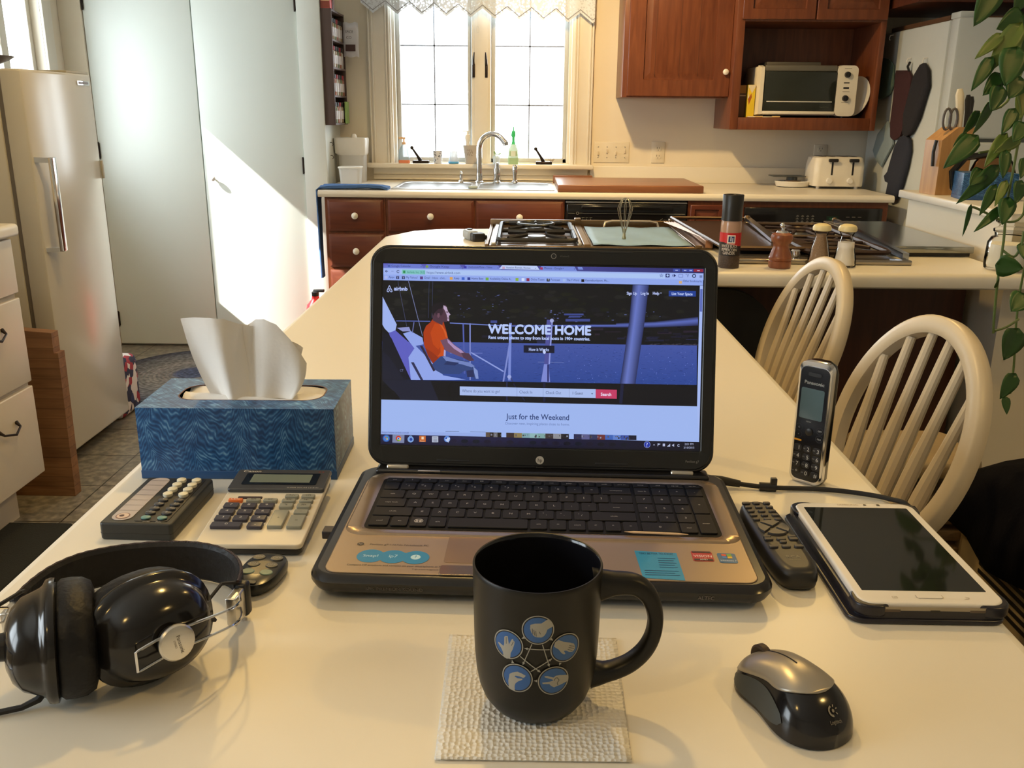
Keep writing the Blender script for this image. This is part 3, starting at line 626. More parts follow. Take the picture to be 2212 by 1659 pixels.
m = MB(); m.bbox(1.155, 5.15, 1.3065, 1.199, 5.34, 1.472, .002)
bx = m.build('food_box', mat('brown_card', (.10, .045, .02), .5)); tag(bx, 'dark brown and ochre box at the left edge of the cherry shelf', 'box')
a = Art(); a.rect(1.156, 1.43, 1.198, 1.471, lin('a5701c')); a.rect(1.156, 1.415, 1.198, 1.421, lin('b9a080')); a.build('box_art', INK, lambda x, y, l: Vector((x, 5.1495 - l, y)), bx)
m = MB(); M = Matrix.Translation((1.822, 5.22, 1.418)) @ Matrix.Rotation(math.radians(24), 4, 'Z') @ Matrix.Rotation(math.radians(10), 4, 'Y')
m.lathe([(.002, .0), (.07, .0), (.105, .014), (.106, .018), (.07, .006), (.002, .005)], n=32, M=M @ Matrix.Rotation(-PI / 2, 4, 'Y') @ Matrix.Scale(1.0, 4))
tag(m.build('dinner_plate', CERAM), 'white plate leaning upright against the right side of the toaster oven', 'plate')
for k, (x, w, y) in enumerate(((1.225, .04, 5.1), (1.262, .05, 5.11), (1.31, .05, 5.1), (1.36, .04, 5.112))):
    m = MB(); m.bbox(x - w / 2, y - .008, 1.3065, x + w / 2, y + .02, 1.311 + .003 * (k % 2), .002)
    o = m.build('food_packet', mat('packet_card_%s' % 'ab'[k % 2], ((.8, .7, .5), (.75, .5, .2))[k % 2], .5)); tag(o, 'small flat packet lying in front of the toaster oven', 'packet', 'packets in front of the toaster oven')
# toaster
ts = thing('toaster', 'white four-slice toaster with two black levers on the rear counter', 'toaster', (1.742, 5.23, ZC), 0)
m = MB(); m.loft([rr(0, 0, .27, .2, .03, .014), rr(0, 0, .275, .205, .03, .02), rr(0, 0, .275, .205, .03, .12), rr(0, 0, .262, .19, .035, .165), rr(0, 0, .245, .17, .035, .172)]); m.build('shell', mat('toaster_white', (.8, .76, .66), .22), ts)
m = MB(); [m.bbox(x - .012, -.07, .166, x + .012, .06, .1735, .002) for x in (-.085, -.035, .035, .085)]; m.build('slots', BLACK, ts)
m = MB(); [m.cyl((x, y, 0), (x, y, .016), .01, n=10) for x in (-.105, .105) for y in (-.07, .07)]; m.build('feet', WHITEP, ts)
for x in (-.045, .068):
    m = MB(); m.bbox(x - .005, -.1035, .075, x + .005, -.1, .15, .001); sl = m.build('lever_track', BLACK, ts); m = MB(); m.bbox(x - .026, -.122, .145, x + .026, -.1, .163, .006); m.build('lever', BLACK, ts)
    m = MB(); m.cyl((x - .012, -.102, .045), (x - .012, -.118, .045), .016, .014); m.build('dial', WHITEP, ts)
# scale with dark tray left of the toaster
t = thing('kitchen_scale', 'small round white scale under a dark tray left of the toaster', 'scale', (1.525, 5.26, ZC))
m = MB(); m.lathe([(.05, .0), (.09, .006), (.1, .03), (.096, .034), (.02, .03), (.001, .03)], n=28, sy=.8); m.build('body', WHITEP, t)
m = MB(); m.lathe([(.045, .03), (.045, .036), (.001, .038)], n=20, sy=.8); m.build('dial', mat('brown_dial', (.15, .1, .06), .3), t)
m = MB(); m.bbox(-.12, -.03, .056, .065, .08, .062, .003); m.cyl((0, .02, .034), (0, .02, .057), .03, n=12); m.build('tray', mat('slate_tray', (.06, .07, .075), .4), t)
# ================================================================ spice rack on the closet side wall
RK = mat('rack_brown', (.09, .055, .045), .55)
rk = thing('spice_rack', 'narrow dark brown spice rack on the wall left of the window', 'rack', (-1.073, 5.10, 1.245))
m = MB(); m.bbox(.0005, 0, 0, .058, .012, .59, .002); m.bbox(.0005, .34, 0, .058, .352, .59, .002); m.box(.0005, .012, 0, .006, .34, .59)
SH = [0, .145, .29, .43, .578]
for z in SH: m.bbox(.006, .012, z, .058, .34, z + .01, .001)
m.build('frame', RK, rk)
for k, lv in enumerate(('bottom', 'second', 'third', 'top')):
    for j in range(6):
        caps = (.35, .02, .03) if (j + k) % 3 == 0 else (.02, .02, .02)
        t = thing('spice_jar', 'small spice jar with printed label on the %s shelf of the wall rack' % lv, 'jar', (-1.073 + .034, 5.10 + .038 + .055 * j, 1.245 + SH[k] + .0102), 0, 'spice jars on the %s shelf' % lv)
        q = MB(); q.lathe([(.018, 0), (.0185, .002), (.0185, .08), (.013, .088)], n=12); q.build('jar_body', mat('spice_%d' % ((j + k) % 4), [(.32, .22, .12), (.16, .2, .09), (.35, .12, .06), (.5, .45, .35)][(j + k) % 4], .35), t)
        q = MB(); q.lathe([(.0188, .02), (.0188, .065)], n=12, cap=False); q.build('jar_label', mat('label_%d' % (j % 2), [(.75, .72, .7), (.55, .5, .5)][j % 2], .5), t)
        q = MB(); q.lathe([(.0165, .088), (.0165, .108), (.015, .11), (.001, .11)], n=12); q.build('lid', mat('cap_%s' % ('red' if caps[0] > .1 else 'black'), caps, .4), t)
zt = 1.245 + .589
def packet(name, label, y0, y1, h, col, art):
    q = MB(); q.M = Matrix.Translation((-1.073, 0, zt)); q.bbox(.004, y0, 0, .054, y1, h, .002)
    o = q.build(name, mat(name + '_card_' + str(int(col[0] * 100)), col, .45)); tag(o, label, 'packet'); a = Art()
    a.rect(.006, .002, .052, h * .35, lin(art[0])); a.rect(.006, h * .35, .052, h * .5, lin(art[1])); a.rect(.006, h * .5, .052, h - .002, lin(art[2])); a.rect(.024, h * .78, .036, h * .92, lin('e8e0dc'), 1); a.ring(.03, h * .85, .004, .0012, lin('b02030'), 2, 8)
    a.build('packet_art', INK, lambda x, y, l: Vector((-1.073 + x, y0 - .0003 - l, zt + y)), o)
packet('spice_packet', 'red and cream seasoning packet standing on the front of the spice rack', 5.10, 5.15, .105, (.6, .1, .1), ('8a4030', 'e8d0a0', 'b82838'))
packet('spice_packet', 'dark seasoning packet behind the red one on the spice rack', 5.17, 5.22, .10, (.12, .06, .05), ('304060', '402018', '301818'))
m = MB(); g_ = []
for k in range(6):
    g_.append([(-1.012 + .017 * j, 5.40 + .006 * math.sin(k * 2 + j), 1.79 - k * .036 + .004 * math.sin(j * 2)) for j in range(6)])
m.sheet(g_); bag = tag(m.build('clear_bag', mat('cloudy_plastic', (.85, .84, .86), .3, Alpha=.75), solid=.002), 'crumpled clear plastic bag hanging on the front right of the spice rack', 'bag')
a = Art(); a.rect(-1.0, 1.64, -.945, 1.675, lin('4a302c')); a.text('SPICE', -1.0, 1.735, .014, lin('4a4448'), width=.045); a.text('CO', -.995, 1.705, .014, lin('4a4448'), width=.03)
a.build('bag_print', INK, lambda x, y, l: Vector((x, 5.390 - l, y)), bag)
m = MB(); m.bbox(-1.0148, 5.36, 1.25, -1.005, 5.45, 1.37, .003); tag(m.build('sponge_pad', mat('lime_green', (.32, .5, .16), .6)), 'lime green pad at the lower right of the spice rack', 'pad')
# hooks on the closet side wall
for z in (1.15, 1.08):
    m = MB(); m.tube([(-1.073, 5.2, z), (-1.062, 5.2, z), (-1.056, 5.2, z - .01), (-1.062, 5.2, z - .016)], .002, 6); tag(m.build('wall_hook', BRONZE), 'tiny dark hook on the white wall under the spice rack', 'hook', 'hooks below the spice rack')
# ================================================================ refrigerator and its hangings
fr = thing('refrigerator', 'large off-white refrigerator at the right, its side hung with oven mitts', 'refrigerator')
FW = mat('fridge_white', (.62, .66, .64), .35, bump=.15, bsc=300, var=.02)
m = MB(); m.bbox(1.98, 4.56, .03, 2.78, 5.44, 1.75, .008); m.build('body', FW, fr)
m = MB(); m.box(1.995, 4.545, .05, 2.77, 4.56, 1.74); m.build('door_gasket', mat('beige_gasket', (.45, .42, .33), .6), fr)
m = MB(); m.bbox(1.98, 4.46, 1.22, 2.78, 4.545, 1.755, .012); m.build('freezer_door', FW, fr)
m = MB(); m.bbox(1.98, 4.46, .08, 2.78, 4.545, 1.205, .012); m.build('fridge_door', FW, fr)
m = MB(); m.bbox(2.0, 4.50, 1.755, 2.09, 4.6, 1.785, .006); m.build('hinge_cover', FW, fr)
m = MB(); m.bbox(1.995, 4.6, 1.752, 2.6, 5.3, 1.775, .003); tag(m.build('baking_tray', mat('brown_tray', (.12, .06, .03), .4)), 'dark baking tray stored flat on top of the refrigerator', 'tray')
def hung(name, label, cat, px, m, xs=1.976, th=.018, hook=None, trim=None):
    """px: outline seen on the fridge side, pushed out to its own thickness"""
    P = [atx(u, v, xs) for u, v in px]; cy = sum(p.y for p in P) / len(P); cz = sum(p.z for p in P) / len(P)
    cen = Vector((0, cy, cz)); q = MB(); R = []
    for dx, s in ((0, .93), (-.25, 1), (-.7, 1), (-.95, .9), (-1, .7)):
        R.append([Vector((xs + dx * th, cy + (p.y - cy) * s, cz + (p.z - cz) * s)) for p in P])
    q.loft(R, cap=False)
    for k in (0, -1): q.face([R[k][i] for i in range(len(P))])
    o = q.build(name, m, smooth=60); tag(o, label, cat)
    if hook:
        p = atx(*hook, xs); q = MB(); q.tube([p + Vector((.002, 0, .015)), p + Vector((-.016, 0, .012)), p + Vector((-.02, 0, -.004)), p + Vector((-.014, 0, -.012))], .003, 6)
        h = q.build('wall_hook', CERAM); tag(h, 'small white stick-on hook above the ' + label.split(' ')[0] + ' ' + cat + ' on the fridge side', 'hook')
    return o
hung('pot_holder', 'grey-green square pot holder, uppermost on the fridge side', 'pot holder', [(1908, 125), (1925, 128), (1934, 142), (1933, 185), (1925, 205), (1905, 215), (1892, 205), (1893, 165), (1900, 140)], mat('sage_cloth', (.10, .16, .13), .9, bump=.5, bsc=300), hook=(1929, 82))
hung('oven_mitt', 'maroon oven mitt, left of the two hanging from hooks on the fridge side', 'oven mitt', [(1942, 152), (1968, 152), (1974, 165), (1970, 210), (1962, 260), (1950, 295), (1938, 303), (1929, 298), (1929, 270), (1936, 215), (1939, 180)], mat('maroon_cloth', (.045, .012, .014), .9, bump=.5, bsc=300), hook=(1967, 132), th=.022)
hung('oven_mitt', 'black oven mitt, right of the two hanging from hooks on the fridge side', 'oven mitt', [(1996, 140), (2004, 136), (2012, 150), (2013, 185), (2004, 215), (1992, 255), (1976, 288), (1966, 295), (1958, 290), (1960, 250), (1972, 205), (1984, 160)], mat('black_cloth', (.016, .015, .02), .9, bump=.5, bsc=300), hook=(2002, 132), th=.03)
hung('oven_mitt', 'long navy oven mitt with a thumb, lowest on the fridge side', 'oven mitt', [(1952, 296), (1962, 292), (1972, 300), (1973, 325), (1966, 360), (1955, 400), (1944, 430), (1930, 436), (1922, 425), (1928, 396), (1920, 392), (1918, 382), (1926, 372), (1935, 340), (1944, 310)], mat('navy_cloth', (.02, .024, .04), .9, bump=.5, bsc=300), th=.03)
hung('pot_holder', 'pale blue diamond-hung pot holder, lower left on the fridge side', 'pot holder', [(1922, 262), (1932, 290), (1933, 312), (1917, 342), (1908, 360), (1896, 345), (1890, 325), (1900, 290)], mat('pale_blue_cloth', (.22, .28, .30), .9, bump=.5, bsc=300))
p0, p1 = atx(1966, 134, 1.965), atx(1964, 154, 1.965)
m = MB(); m.tube([p0, p0 + (p1 - p0) * .5 + Vector((-.01, 0, 0)), p1], .006, 6); tag(m.build('hanging_loop', BLACK), 'black loop between the hook and the maroon oven mitt', 'loop')
# ================================================================ pony wall at the right with its ledge
m = MB(); m.box(1.40, 2.62, 0, 3.45, 3.36, 1.035); struct('wall_half', m, CREAM)
m = MB(); m.bbox(1.375, 2.595, 1.035, 3.45, 3.40, 1.062, .005); struct('trim_4', m, mat('ledge_white', (.76, .73, .66), .35))
# ledge things
BLK = wood('block_wood', (.42, .22, .08), (.52, .29, .11), 'z', 6, .4)
kb = thing('knife_block', 'light wooden knife block full of handles on the ledge', 'knife block', (1.452, 3.225, 1.0625), math.radians(6))
kb.scale = (.95, .95, .95)
m = MB(); pr = [(-.055, 0), (.06, 0), (.06, .235), (.0, .235), (-.055, .19)]
m.loft([[(x, y, z) for x, z in pr] for y in (-.055, .055)]); m.build('block_body', BLK, kb)
def khandle(x, y, z, l, r, mt, lean=0, name='knife_handle'):
    q = MB(); q.sweep([(x, y, z), (x + lean * .3, y, z + l * .5), (x + lean, y, z + l * .85), (x + lean * 1.2, y, z + l)], [[(a * f, b * f) for a, b in [(r * math.cos(t), r * .7 * math.sin(t)) for t in [2 * PI * i / 10 for i in range(10)]]] for f in (.9, 1, 1.05, .6)], (1, 0, 0)); return q.build(name, mt, kb)
KB = mat('knife_black', (.015, .014, .013), .35)
khandle(.018, -.02, .23, .135, .015, mat('ivory_handle', (.72, .66, .52), .4), -.012)
khandle(.042, -.03, .23, .115, .011, KB, -.008); khandle(.064 - .006, -.01, .23, .11, .011, KB, .0)
m = MB()
for dx in (-.012, .012): m.tube([(-.022 + dx + .014 * math.cos(q), -.03, .262 + .036 * math.sin(q)) for q in [2 * PI * i / 16 for i in range(16)]], .0045, 6, closed=True)
m.build('scissors', mat('scissor_grey', (.10, .09, .09), .4), kb)
m = MB(); m.tube([(-.062, -.03, .19), (-.068, -.03, .15), (-.064, -.03, .10)], .006, 8); m.build('steel_handle', KB, kb)
# coffee pot behind, tissue box in front
t = thing('coffee_pot', 'glass coffee pot with a black handle behind the blue tissue box', 'coffee pot', (1.605, 3.20, 1.0625))
m = MB(); m.lathe([(.05, 0), (.072, .02), (.078, .06), (.06, .11), (.045, .13), (.044, .13), (.058, .11), (.075, .06), (.07, .022), (.001, .004)], n=28); m.build('carafe', glass('carafe_glass', (.78, .66, .55), .05), t)
m = MB(); m.lathe([(.046, .125), (.048, .14), (.02, .15), (.001, .152)], n=20); m.build('lid', BLACK, t)
m = MB(); m.sweep([(-.045, -.03, .135), (-.13, -.07, .128), (-.175, -.085, .08), (-.165, -.085, .03), (-.12, -.07, .008), (-.085, -.05, .012)], [(a * .007, b * .012) for a, b in [(math.cos(t), math.sin(t)) for t in [2 * PI * i / 10 for i in range(10)]]], (0, 1, 0)); m.build('handle', BLACKG, t)
# marbled blue card of the tissue boxes
def marble(name, dark=1.0):
    m = mat(name, (.05, .14, .3), .35); nt = m.node_tree; b = nt.nodes['Principled BSDF']; N = nt.nodes.new; L = nt.links.new
    tc = N('ShaderNodeTexCoord'); sp = N('ShaderNodeSeparateXYZ'); nz = N('ShaderNodeTexNoise'); nz.inputs['Scale'].default_value = 16; nz.inputs['Detail'].default_value = 2
    L(tc.outputs['Object'], nz.inputs['Vector'])
    def mth(op, a, b2=None):
        n = N('ShaderNodeMath'); n.operation = op
        for i, q in enumerate((a, b2)):
            if q is None: continue
            if isinstance(q, (int, float)): n.inputs[i].default_value = q
            else: L(q, n.inputs[i])
        return n.outputs[0]
    L(tc.outputs['Object'], sp.inputs[0])
    x = mth('ADD', mth('ADD', sp.outputs[0], sp.outputs[1]), mth('MULTIPLY', mth('SUBTRACT', nz.outputs['Fac'], .5), .036))
    col = mth('MULTIPLY', x, 1 / .052); tri = mth('ABSOLUTE', mth('SUBTRACT', mth('FRACT', col), .5))      # 0 middle .. .5 edge
    arch = mth('MULTIPLY', mth('POWER', mth('MULTIPLY', tri, 2), 2.0), .034)
    zz = mth('ADD', mth('SUBTRACT', sp.outputs[2], arch), mth('MULTIPLY', mth('SUBTRACT', nz.outputs['Fac'], .5), .03))
    wav = mth('SINE', mth('ADD', mth('MULTIPLY', zz, 2 * PI / .0066), mth('MULTIPLY', mth('SINE', mth('MULTIPLY', col, 38)), 1.3)))
    n2 = N('ShaderNodeTexNoise'); n2.inputs['Scale'].default_value = 85; n2.inputs['Detail'].default_value = 3; L(tc.outputs['Object'], n2.inputs['Vector'])
    f = mth('ADD', mth('MULTIPLY', wav, .15), n2.outputs['Fac'])
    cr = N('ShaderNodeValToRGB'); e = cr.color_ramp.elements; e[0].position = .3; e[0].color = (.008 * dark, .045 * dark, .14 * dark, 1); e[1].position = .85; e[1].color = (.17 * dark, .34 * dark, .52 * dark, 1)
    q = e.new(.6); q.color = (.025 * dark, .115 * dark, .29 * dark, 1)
    L(f, cr.inputs[0]); L(cr.outputs[0], b.inputs['Base Color']); return m
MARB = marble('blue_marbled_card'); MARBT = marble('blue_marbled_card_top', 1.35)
DBLUE = mat('dark_blue_band', (.015, .07, .2), .4)
t = thing('tissue_box', 'small blue marbled tissue box on the ledge behind the hanging vine', 'tissue box', (1.50, 3.045, 1.0625), math.radians(-10))
m = MB(); m.bbox(-.075, -.06, .012, .09, .055, .085, .001); m.build('box_body', MARB, t)
m = MB(); m.bbox(-.0755, -.0605, 0, .0905, .0555, .012, .001); m.build('bottom_band', DBLUE, t)
# glass canister behind the leaves on the ledge
t = thing('glass_bottle', 'clear glass bottle with a dark top on the ledge at the right picture edge', 'bottle', (1.64, 2.92, 1.0625))
m = MB(); m.lathe([(.036, 0), (.04, .01), (.04, .12), (.02, .17), (.018, .2), (.016, .2), (.037, .12), (.036, .012), (.001, .006)], n=24); m.build('bottle_body', glass('bottle_glass', (.85, .88, .86), .03), t)
m = MB(); m.lathe([(.021, .195), (.023, .24), (.018, .25), (.001, .25)], n=18); m.build('stopper', BLACK, t)
# ================================================================ left side
FZ = mat('freezer_enamel', (.60, .575, .50), .22, var=.03, sc=3, bump=.02)
fz = thing('upright_freezer', 'old cream upright freezer with a long chrome handle at the left', 'freezer')
m = MB(); m.bbox(-2.43, 3.215, .05, -1.79, 3.73, 1.445, .01); m.build('body', FZ, fz)
m = MB(); m.box(-1.79, 3.222, .08, -1.772, 3.722, 1.43); m.build('gasket', mat('grey_gasket', (.2, .17, .13), .6), fz)
m = MB(); m.bbox(-1.775, 3.212, .06, -1.70, 3.737, 1.447, .010); dd = m.build('door', FZ, fz)
m = MB(); hx = -1.655
m.loft([[(-1.70, y0, z), (-1.70, y0 + .02, z), (-1.70, y0 + .02, z + .018), (-1.70, y0, z + .018)] for y0, z in ((3.225, 1.138),)] + [[(hx, 3.245, 1.135), (hx, 3.265, 1.135), (hx, 3.265, 1.153), (hx, 3.245, 1.153)]])
m.loft([[(-1.70, 3.225, .825), (-1.70, 3.245, .825), (-1.70, 3.245, .84), (-1.70, 3.225, .84)], [(hx, 3.245, .825), (hx, 3.265, .825), (hx, 3.265, .84), (hx, 3.245, .84)]])
m.bbox(hx - .006, 3.240, .825, hx + .010, 3.272, 1.155, .004); m.build('handle', CHROME, dd)
m = MB(); m.bbox(-1.7005, 3.61, 1.405, -1.697, 3.71, 1.421, .001); bd = m.build('badge', CHROME, dd)
m = MB(); m.bbox(-1.6972, 3.62, 1.409, -1.6962, 3.70, 1.417, .0003); m.build('badge_inlay', mat('grey_inlay', (.2, .17, .17), .5), bd)
m = MB(); m.bbox(-1.82, 3.56, 1.447, -1.71, 3.735, 1.456, .002); m.build('hinge_plate', mat('beige_gasket', (.45, .42, .33), .6), fz)
m = MB(); m.bbox(-1.70, 3.728, 1.05, -1.692, 3.742, 1.12, .002); m.build('side_catch', mat('beige_gasket', (.45, .42, .33), .6), fz)
t = thing('shallow_bowl', 'dark shallow bowl on top of the freezer at the left picture edge', 'bowl', (-2.06, 3.55, 1.4455))
m = MB(); m.lathe([(.12, 0), (.125, .004), (.05, .006)], n=32); m.lathe([(.045, .005), (.05, .012), (.13, .045), (.15, .058), (.148, .06), (.125, .05), (.04, .02), (.001, .018)], n=36); m.build('bowl_body', mat('brown_glaze', (.12, .08, .07), .35), t)
m = MB(); m.bbox(-.02, -.11, 0, .23, -.02, .003, .001); m.build('saucer_edge', mat('brown_glaze', (.12, .08, .07), .35), t)
# white cabinet at the left edge with worktop, drawers and bail pulls
CW = mat('cabinet_cream_paint', (.66, .60, .50), .35, var=.03)
wcab = thing('white_cabinet', 'cream painted base cabinet with bail pulls at the left edge', 'cabinet')
m = MB(); m.box(-2.44, 1.6, .15, -1.605, 2.815, .935); m.box(-2.44, 1.62, 0, -1.68, 2.78, .15); m.build('body', CW, wcab)
for y0, y1 in ((2.30, 2.812), (1.76, 2.29)):
    for z0, z1 in ((.155, .455), (.47, .745), (.76, .93)):
        m = MB(); m.bbox(-1.607, y0, z0, -1.588, y1, z1, .004); q = m.build('drawer', CW, wcab)
        yc = (y0 + y1) / 2 + (.08 if y0 > 2 else 0); zc = z0 + (z1 - z0) * .68
        m = MB(); m.tube([(-1.588, yc - .05, zc + .012), (-1.572, yc - .045, zc), (-1.562, yc, zc - .012), (-1.572, yc + .045, zc), (-1.588, yc + .05, zc + .012)], [.007, .0035, .004, .0035, .007], 8); m.build('bail_pull', BRONZE, q)
m = MB(); m.bbox(-2.44, 1.58, .936, -1.572, 2.84, .975, .012); tag(m.build('worktop', LAM), 'white worktop end of the cream cabinet at the left picture edge', 'worktop')
# butcher block leaning
BB = wood('butcher_block', (.20, .095, .04), (.30, .15, .065), 'x', 7, .55); nt = BB.node_tree; b = nt.nodes['Principled BSDF']
tc = nt.nodes.new('ShaderNodeTexCoord'); sp = nt.nodes.new('ShaderNodeSeparateXYZ'); nt.links.new(tc.outputs['Object'], sp.inputs[0])
q = nt.nodes.new('ShaderNodeMath'); q.operation = 'MULTIPLY'; q.inputs[1].default_value = 28; nt.links.new(sp.outputs[2], q.inputs[0])
fl = nt.nodes.new('ShaderNodeMath'); fl.operation = 'FLOOR'; nt.links.new(q.outputs[0], fl.inputs[0]); wn = nt.nodes.new('ShaderNodeTexWhiteNoise'); wn.noise_dimensions = '1D'; nt.links.new(fl.outputs[0], wn.inputs['W'])
fr_ = nt.nodes.new('ShaderNodeMath'); fr_.operation = 'FRACT'; nt.links.new(q.outputs[0], fr_.inputs[0]); gt = nt.nodes.new('ShaderNodeMath'); gt.operation = 'GREATER_THAN'; gt.inputs[1].default_value = .06; nt.links.new(fr_.outputs[0], gt.inputs[0])
mr = nt.nodes.new('ShaderNodeMapRange'); mr.inputs[3].default_value = .88; mr.inputs[4].default_value = 1.12; nt.links.new(wn.outputs['Value'], mr.inputs[0])
mm = nt.nodes.new('ShaderNodeMath'); mm.operation = 'MULTIPLY'; nt.links.new(mr.outputs[0], mm.inputs[0]); ad = nt.nodes.new('ShaderNodeMath'); ad.operation = 'MAXIMUM'; ad.inputs[1].default_value = .6; nt.links.new(gt.outputs[0], ad.inputs[0]); nt.links.new(ad.outputs[0], mm.inputs[1])
mx = nt.nodes.new('ShaderNodeVectorMath'); mx.operation = 'SCALE'; src = b.inputs['Base Color'].links[0].from_socket; nt.links.new(src, mx.inputs[0]); nt.links.new(mm.outputs[0], mx.inputs['Scale']); nt.links.new(mx.outputs[0], b.inputs['Base Color'])
m = MB(); pr = [(-2.0, 0), (-1.575, 0), (-1.575, .52), (-1.59, .52), (-1.59, .59), (-2.0, .62)]
m.loft([[(x, 2.955 + z * .03 + dy, z) for x, z in pr] for dy in (0, .045)])
tag(m.build('butcher_block_board', BB), 'thick laminated butcher block board standing against the freezer', 'board')
# patterned bags between freezer and rug
PT = mat('striped_fabric', (.3, .3, .35), .8); nt = PT.node_tree; wv = nt.nodes.new('ShaderNodeTexVoronoi'); wv.inputs['Scale'].default_value = 34; tc = nt.nodes.new('ShaderNodeTexCoord'); cr = nt.nodes.new('ShaderNodeValToRGB'); cr.color_ramp.interpolation = 'CONSTANT'
e = cr.color_ramp.elements; e[0].color = (.02, .025, .07, 1); e[1].position = .45; e[1].color = (.75, .72, .72, 1); q = e.new(.7); q.color = (.35, .03, .05, 1); q = e.new(.82); q.color = (.03, .05, .15, 1)
nt.links.new(tc.outputs['Object'], wv.inputs['Vector']); nt.links.new(wv.outputs['Color'], cr.inputs[0]); nt.links.new(cr.outputs[0], nt.nodes['Principled BSDF'].inputs['Base Color'])
m = MB(); m.slab(-1.895, 3.875, .30, .22, .04, .001, .26, .03); tag(m.build('shopping_bag', PT), 'navy, white and red patterned bag standing behind the freezer', 'bag')
# rug
RG = mat('braided_rug', (.2, .2, .22), .95, bump=1.0, bsc=90); nt = RG.node_tree; b = nt.nodes['Principled BSDF']; N = nt.nodes.new
tc = N('ShaderNodeTexCoord'); mp = N('ShaderNodeMapping'); mp.inputs['Scale'].default_value = (1 / .44, 1 / .50, 0); ln = N('ShaderNodeVectorMath'); ln.operation = 'LENGTH'; nt.links.new(tc.outputs['Object'], mp.inputs[0]); nt.links.new(mp.outputs[0], ln.inputs[0])
cr = N('ShaderNodeValToRGB'); e = cr.color_ramp.elements; e[0].position = 0; e[0].color = (.035, .05, .10, 1); e[1].position = 1; e[1].color = (.04, .045, .06, 1)
for p, c in ((.18, (.05, .065, .12)), (.24, (.14, .13, .12)), (.45, (.19, .175, .155)), (.62, (.13, .125, .12)), (.8, (.11, .11, .12)), (.9, (.05, .055, .075))): q = e.new(p); q.color = (*c, 1)
nt.links.new(ln.outputs['Value'], cr.inputs[0])
mp2 = N('ShaderNodeMath'); mp2.operation = 'MULTIPLY'; mp2.inputs[1].default_value = 22 * 2 * PI; nt.links.new(ln.outputs['Value'], mp2.inputs[0]); sn = N('ShaderNodeMath'); sn.operation = 'SINE'; nt.links.new(mp2.outputs[0], sn.inputs[0])
vo = N('ShaderNodeTexVoronoi'); vo.inputs['Scale'].default_value = 42; nt.links.new(tc.outputs['Object'], vo.inputs['Vector'])
mr = N('ShaderNodeMapRange'); mr.inputs[1].default_value = .1; mr.inputs[2].default_value = .8; mr.inputs[3].default_value = .55; mr.inputs[4].default_value = 1.6; nt.links.new(vo.outputs['Distance'], mr.inputs[0])
sc = N('ShaderNodeVectorMath'); sc.operation = 'SCALE'; nt.links.new(cr.outputs[0], sc.inputs[0]); nt.links.new(mr.outputs[0], sc.inputs['Scale']); nt.links.new(sc.outputs[0], b.inputs['Base Color'])
bp = [n for n in nt.nodes if n.type == 'BUMP'][0]; nt.links.new(sn.outputs[0], bp.inputs['Height']); bp.inputs['Distance'].default_value = .004
m = MB(); m.lathe([(.98, 0), (1, .003), (1, .009), (.98, .011), (.5, .012), (.001, .012)], n=64, sx=.44, sy=.50)
rg = m.build('braided_rug', RG); rg.location = (-1.70, 4.50, .0005); tag(rg, 'oval braided blue and grey rug in front of the closet doors', 'rug')
m = MB(); m.slab(-1.80, 2.26, .66, .92, .01, .0005, .008, .002); tag(m.build('floor_mat', mat('dark_olive_mat', (.018, .019, .014), .95, bump=1, bsc=300)), 'dark olive floor mat beside the cream cabinet', 'mat')
# fire extinguisher
t = thing('fire_extinguisher', 'red fire extinguisher standing at the left end of the drawers', 'fire extinguisher', (-1.115, 4.83, 0))
m = MB(); m.lathe([(.05, 0), (.055, .006), (.055, .27), (.048, .31), (.022, .34), (.018, .36)], n=28); m.build('cylinder_body', mat('extinguisher_red', (.65, .015, .02), .25), t)
m = MB(); m.lathe([(.02, .36), (.02, .38), (.012, .385)], n=14); m.bbox(-.01, -.010, .38, .05, .010, .395, .004); m.build('valve_lever', BLACK, t)
# ================================================================ island
isl = thing('kitchen_island', 'long white-topped island and breakfast counter carrying the laptop and cooktops', 'counter')
def round_edge_prism(mb, P, z0, z1, r=.016):
    """outline P (counter-clockwise) with a rounded rim"""
    n = len(P); R = []
    def inset(d):
        out = []
        for i in range(n):
            a, b2, c = Vector(P[i - 1]), Vector(P[i]), Vector(P[(i + 1) % n]); e1 = (b2 - a).normalized(); e2 = (c - b2).normalized()
            n1 = Vector((-e1.y, e1.x)); n2 = Vector((-e2.y, e2.x)); bis = (n1 + n2); bis = bis / max(.2, bis.dot(n1)); out.append(b2 + bis * d)
        return out
    for z, d in ((z0, r * .6), (z0 + r * .3, r * .15), (z0 + r * .8, 0), (z1 - r, 0), (z1 - r * .45, r * .18), (z1 - r * .12, r * .55), (z1, r)): R.append([(p.x, p.y, z) for p in inset(d)])
    mb.loft(R)
P = [(-.466, .05), (.42, .05), (.42, 2.40), (.47, 2.445), (1.85, 2.445), (1.85, 2.60), (1.398, 2.61), (1.398, 3.50), (-.40, 3.50 - .2), (-.476, 3.14)]
P = [(-.466, .05), (.42, .05), (.42, 2.38), (.44, 2.43), (.49, 2.45), (1.85, 2.45), (1.85, 2.59), (1.372, 2.592), (1.372, 3.46), (.60, 3.46), (.40, 3.44), (-.30, 3.345), (-.40, 3.28), (-.476, 3.12)]
m = MB(); round_edge_prism(m, P, T - .042, T); m.build('worktop', LAM, isl)
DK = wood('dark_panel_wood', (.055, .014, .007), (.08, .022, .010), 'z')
m = MB(); m.box(.0, 2.78, .0, 1.372, 3.30, T - .043); m.box(-.36, .5, 0, .20, 3.2, T - .043); m.build('base_panels', DK, isl)
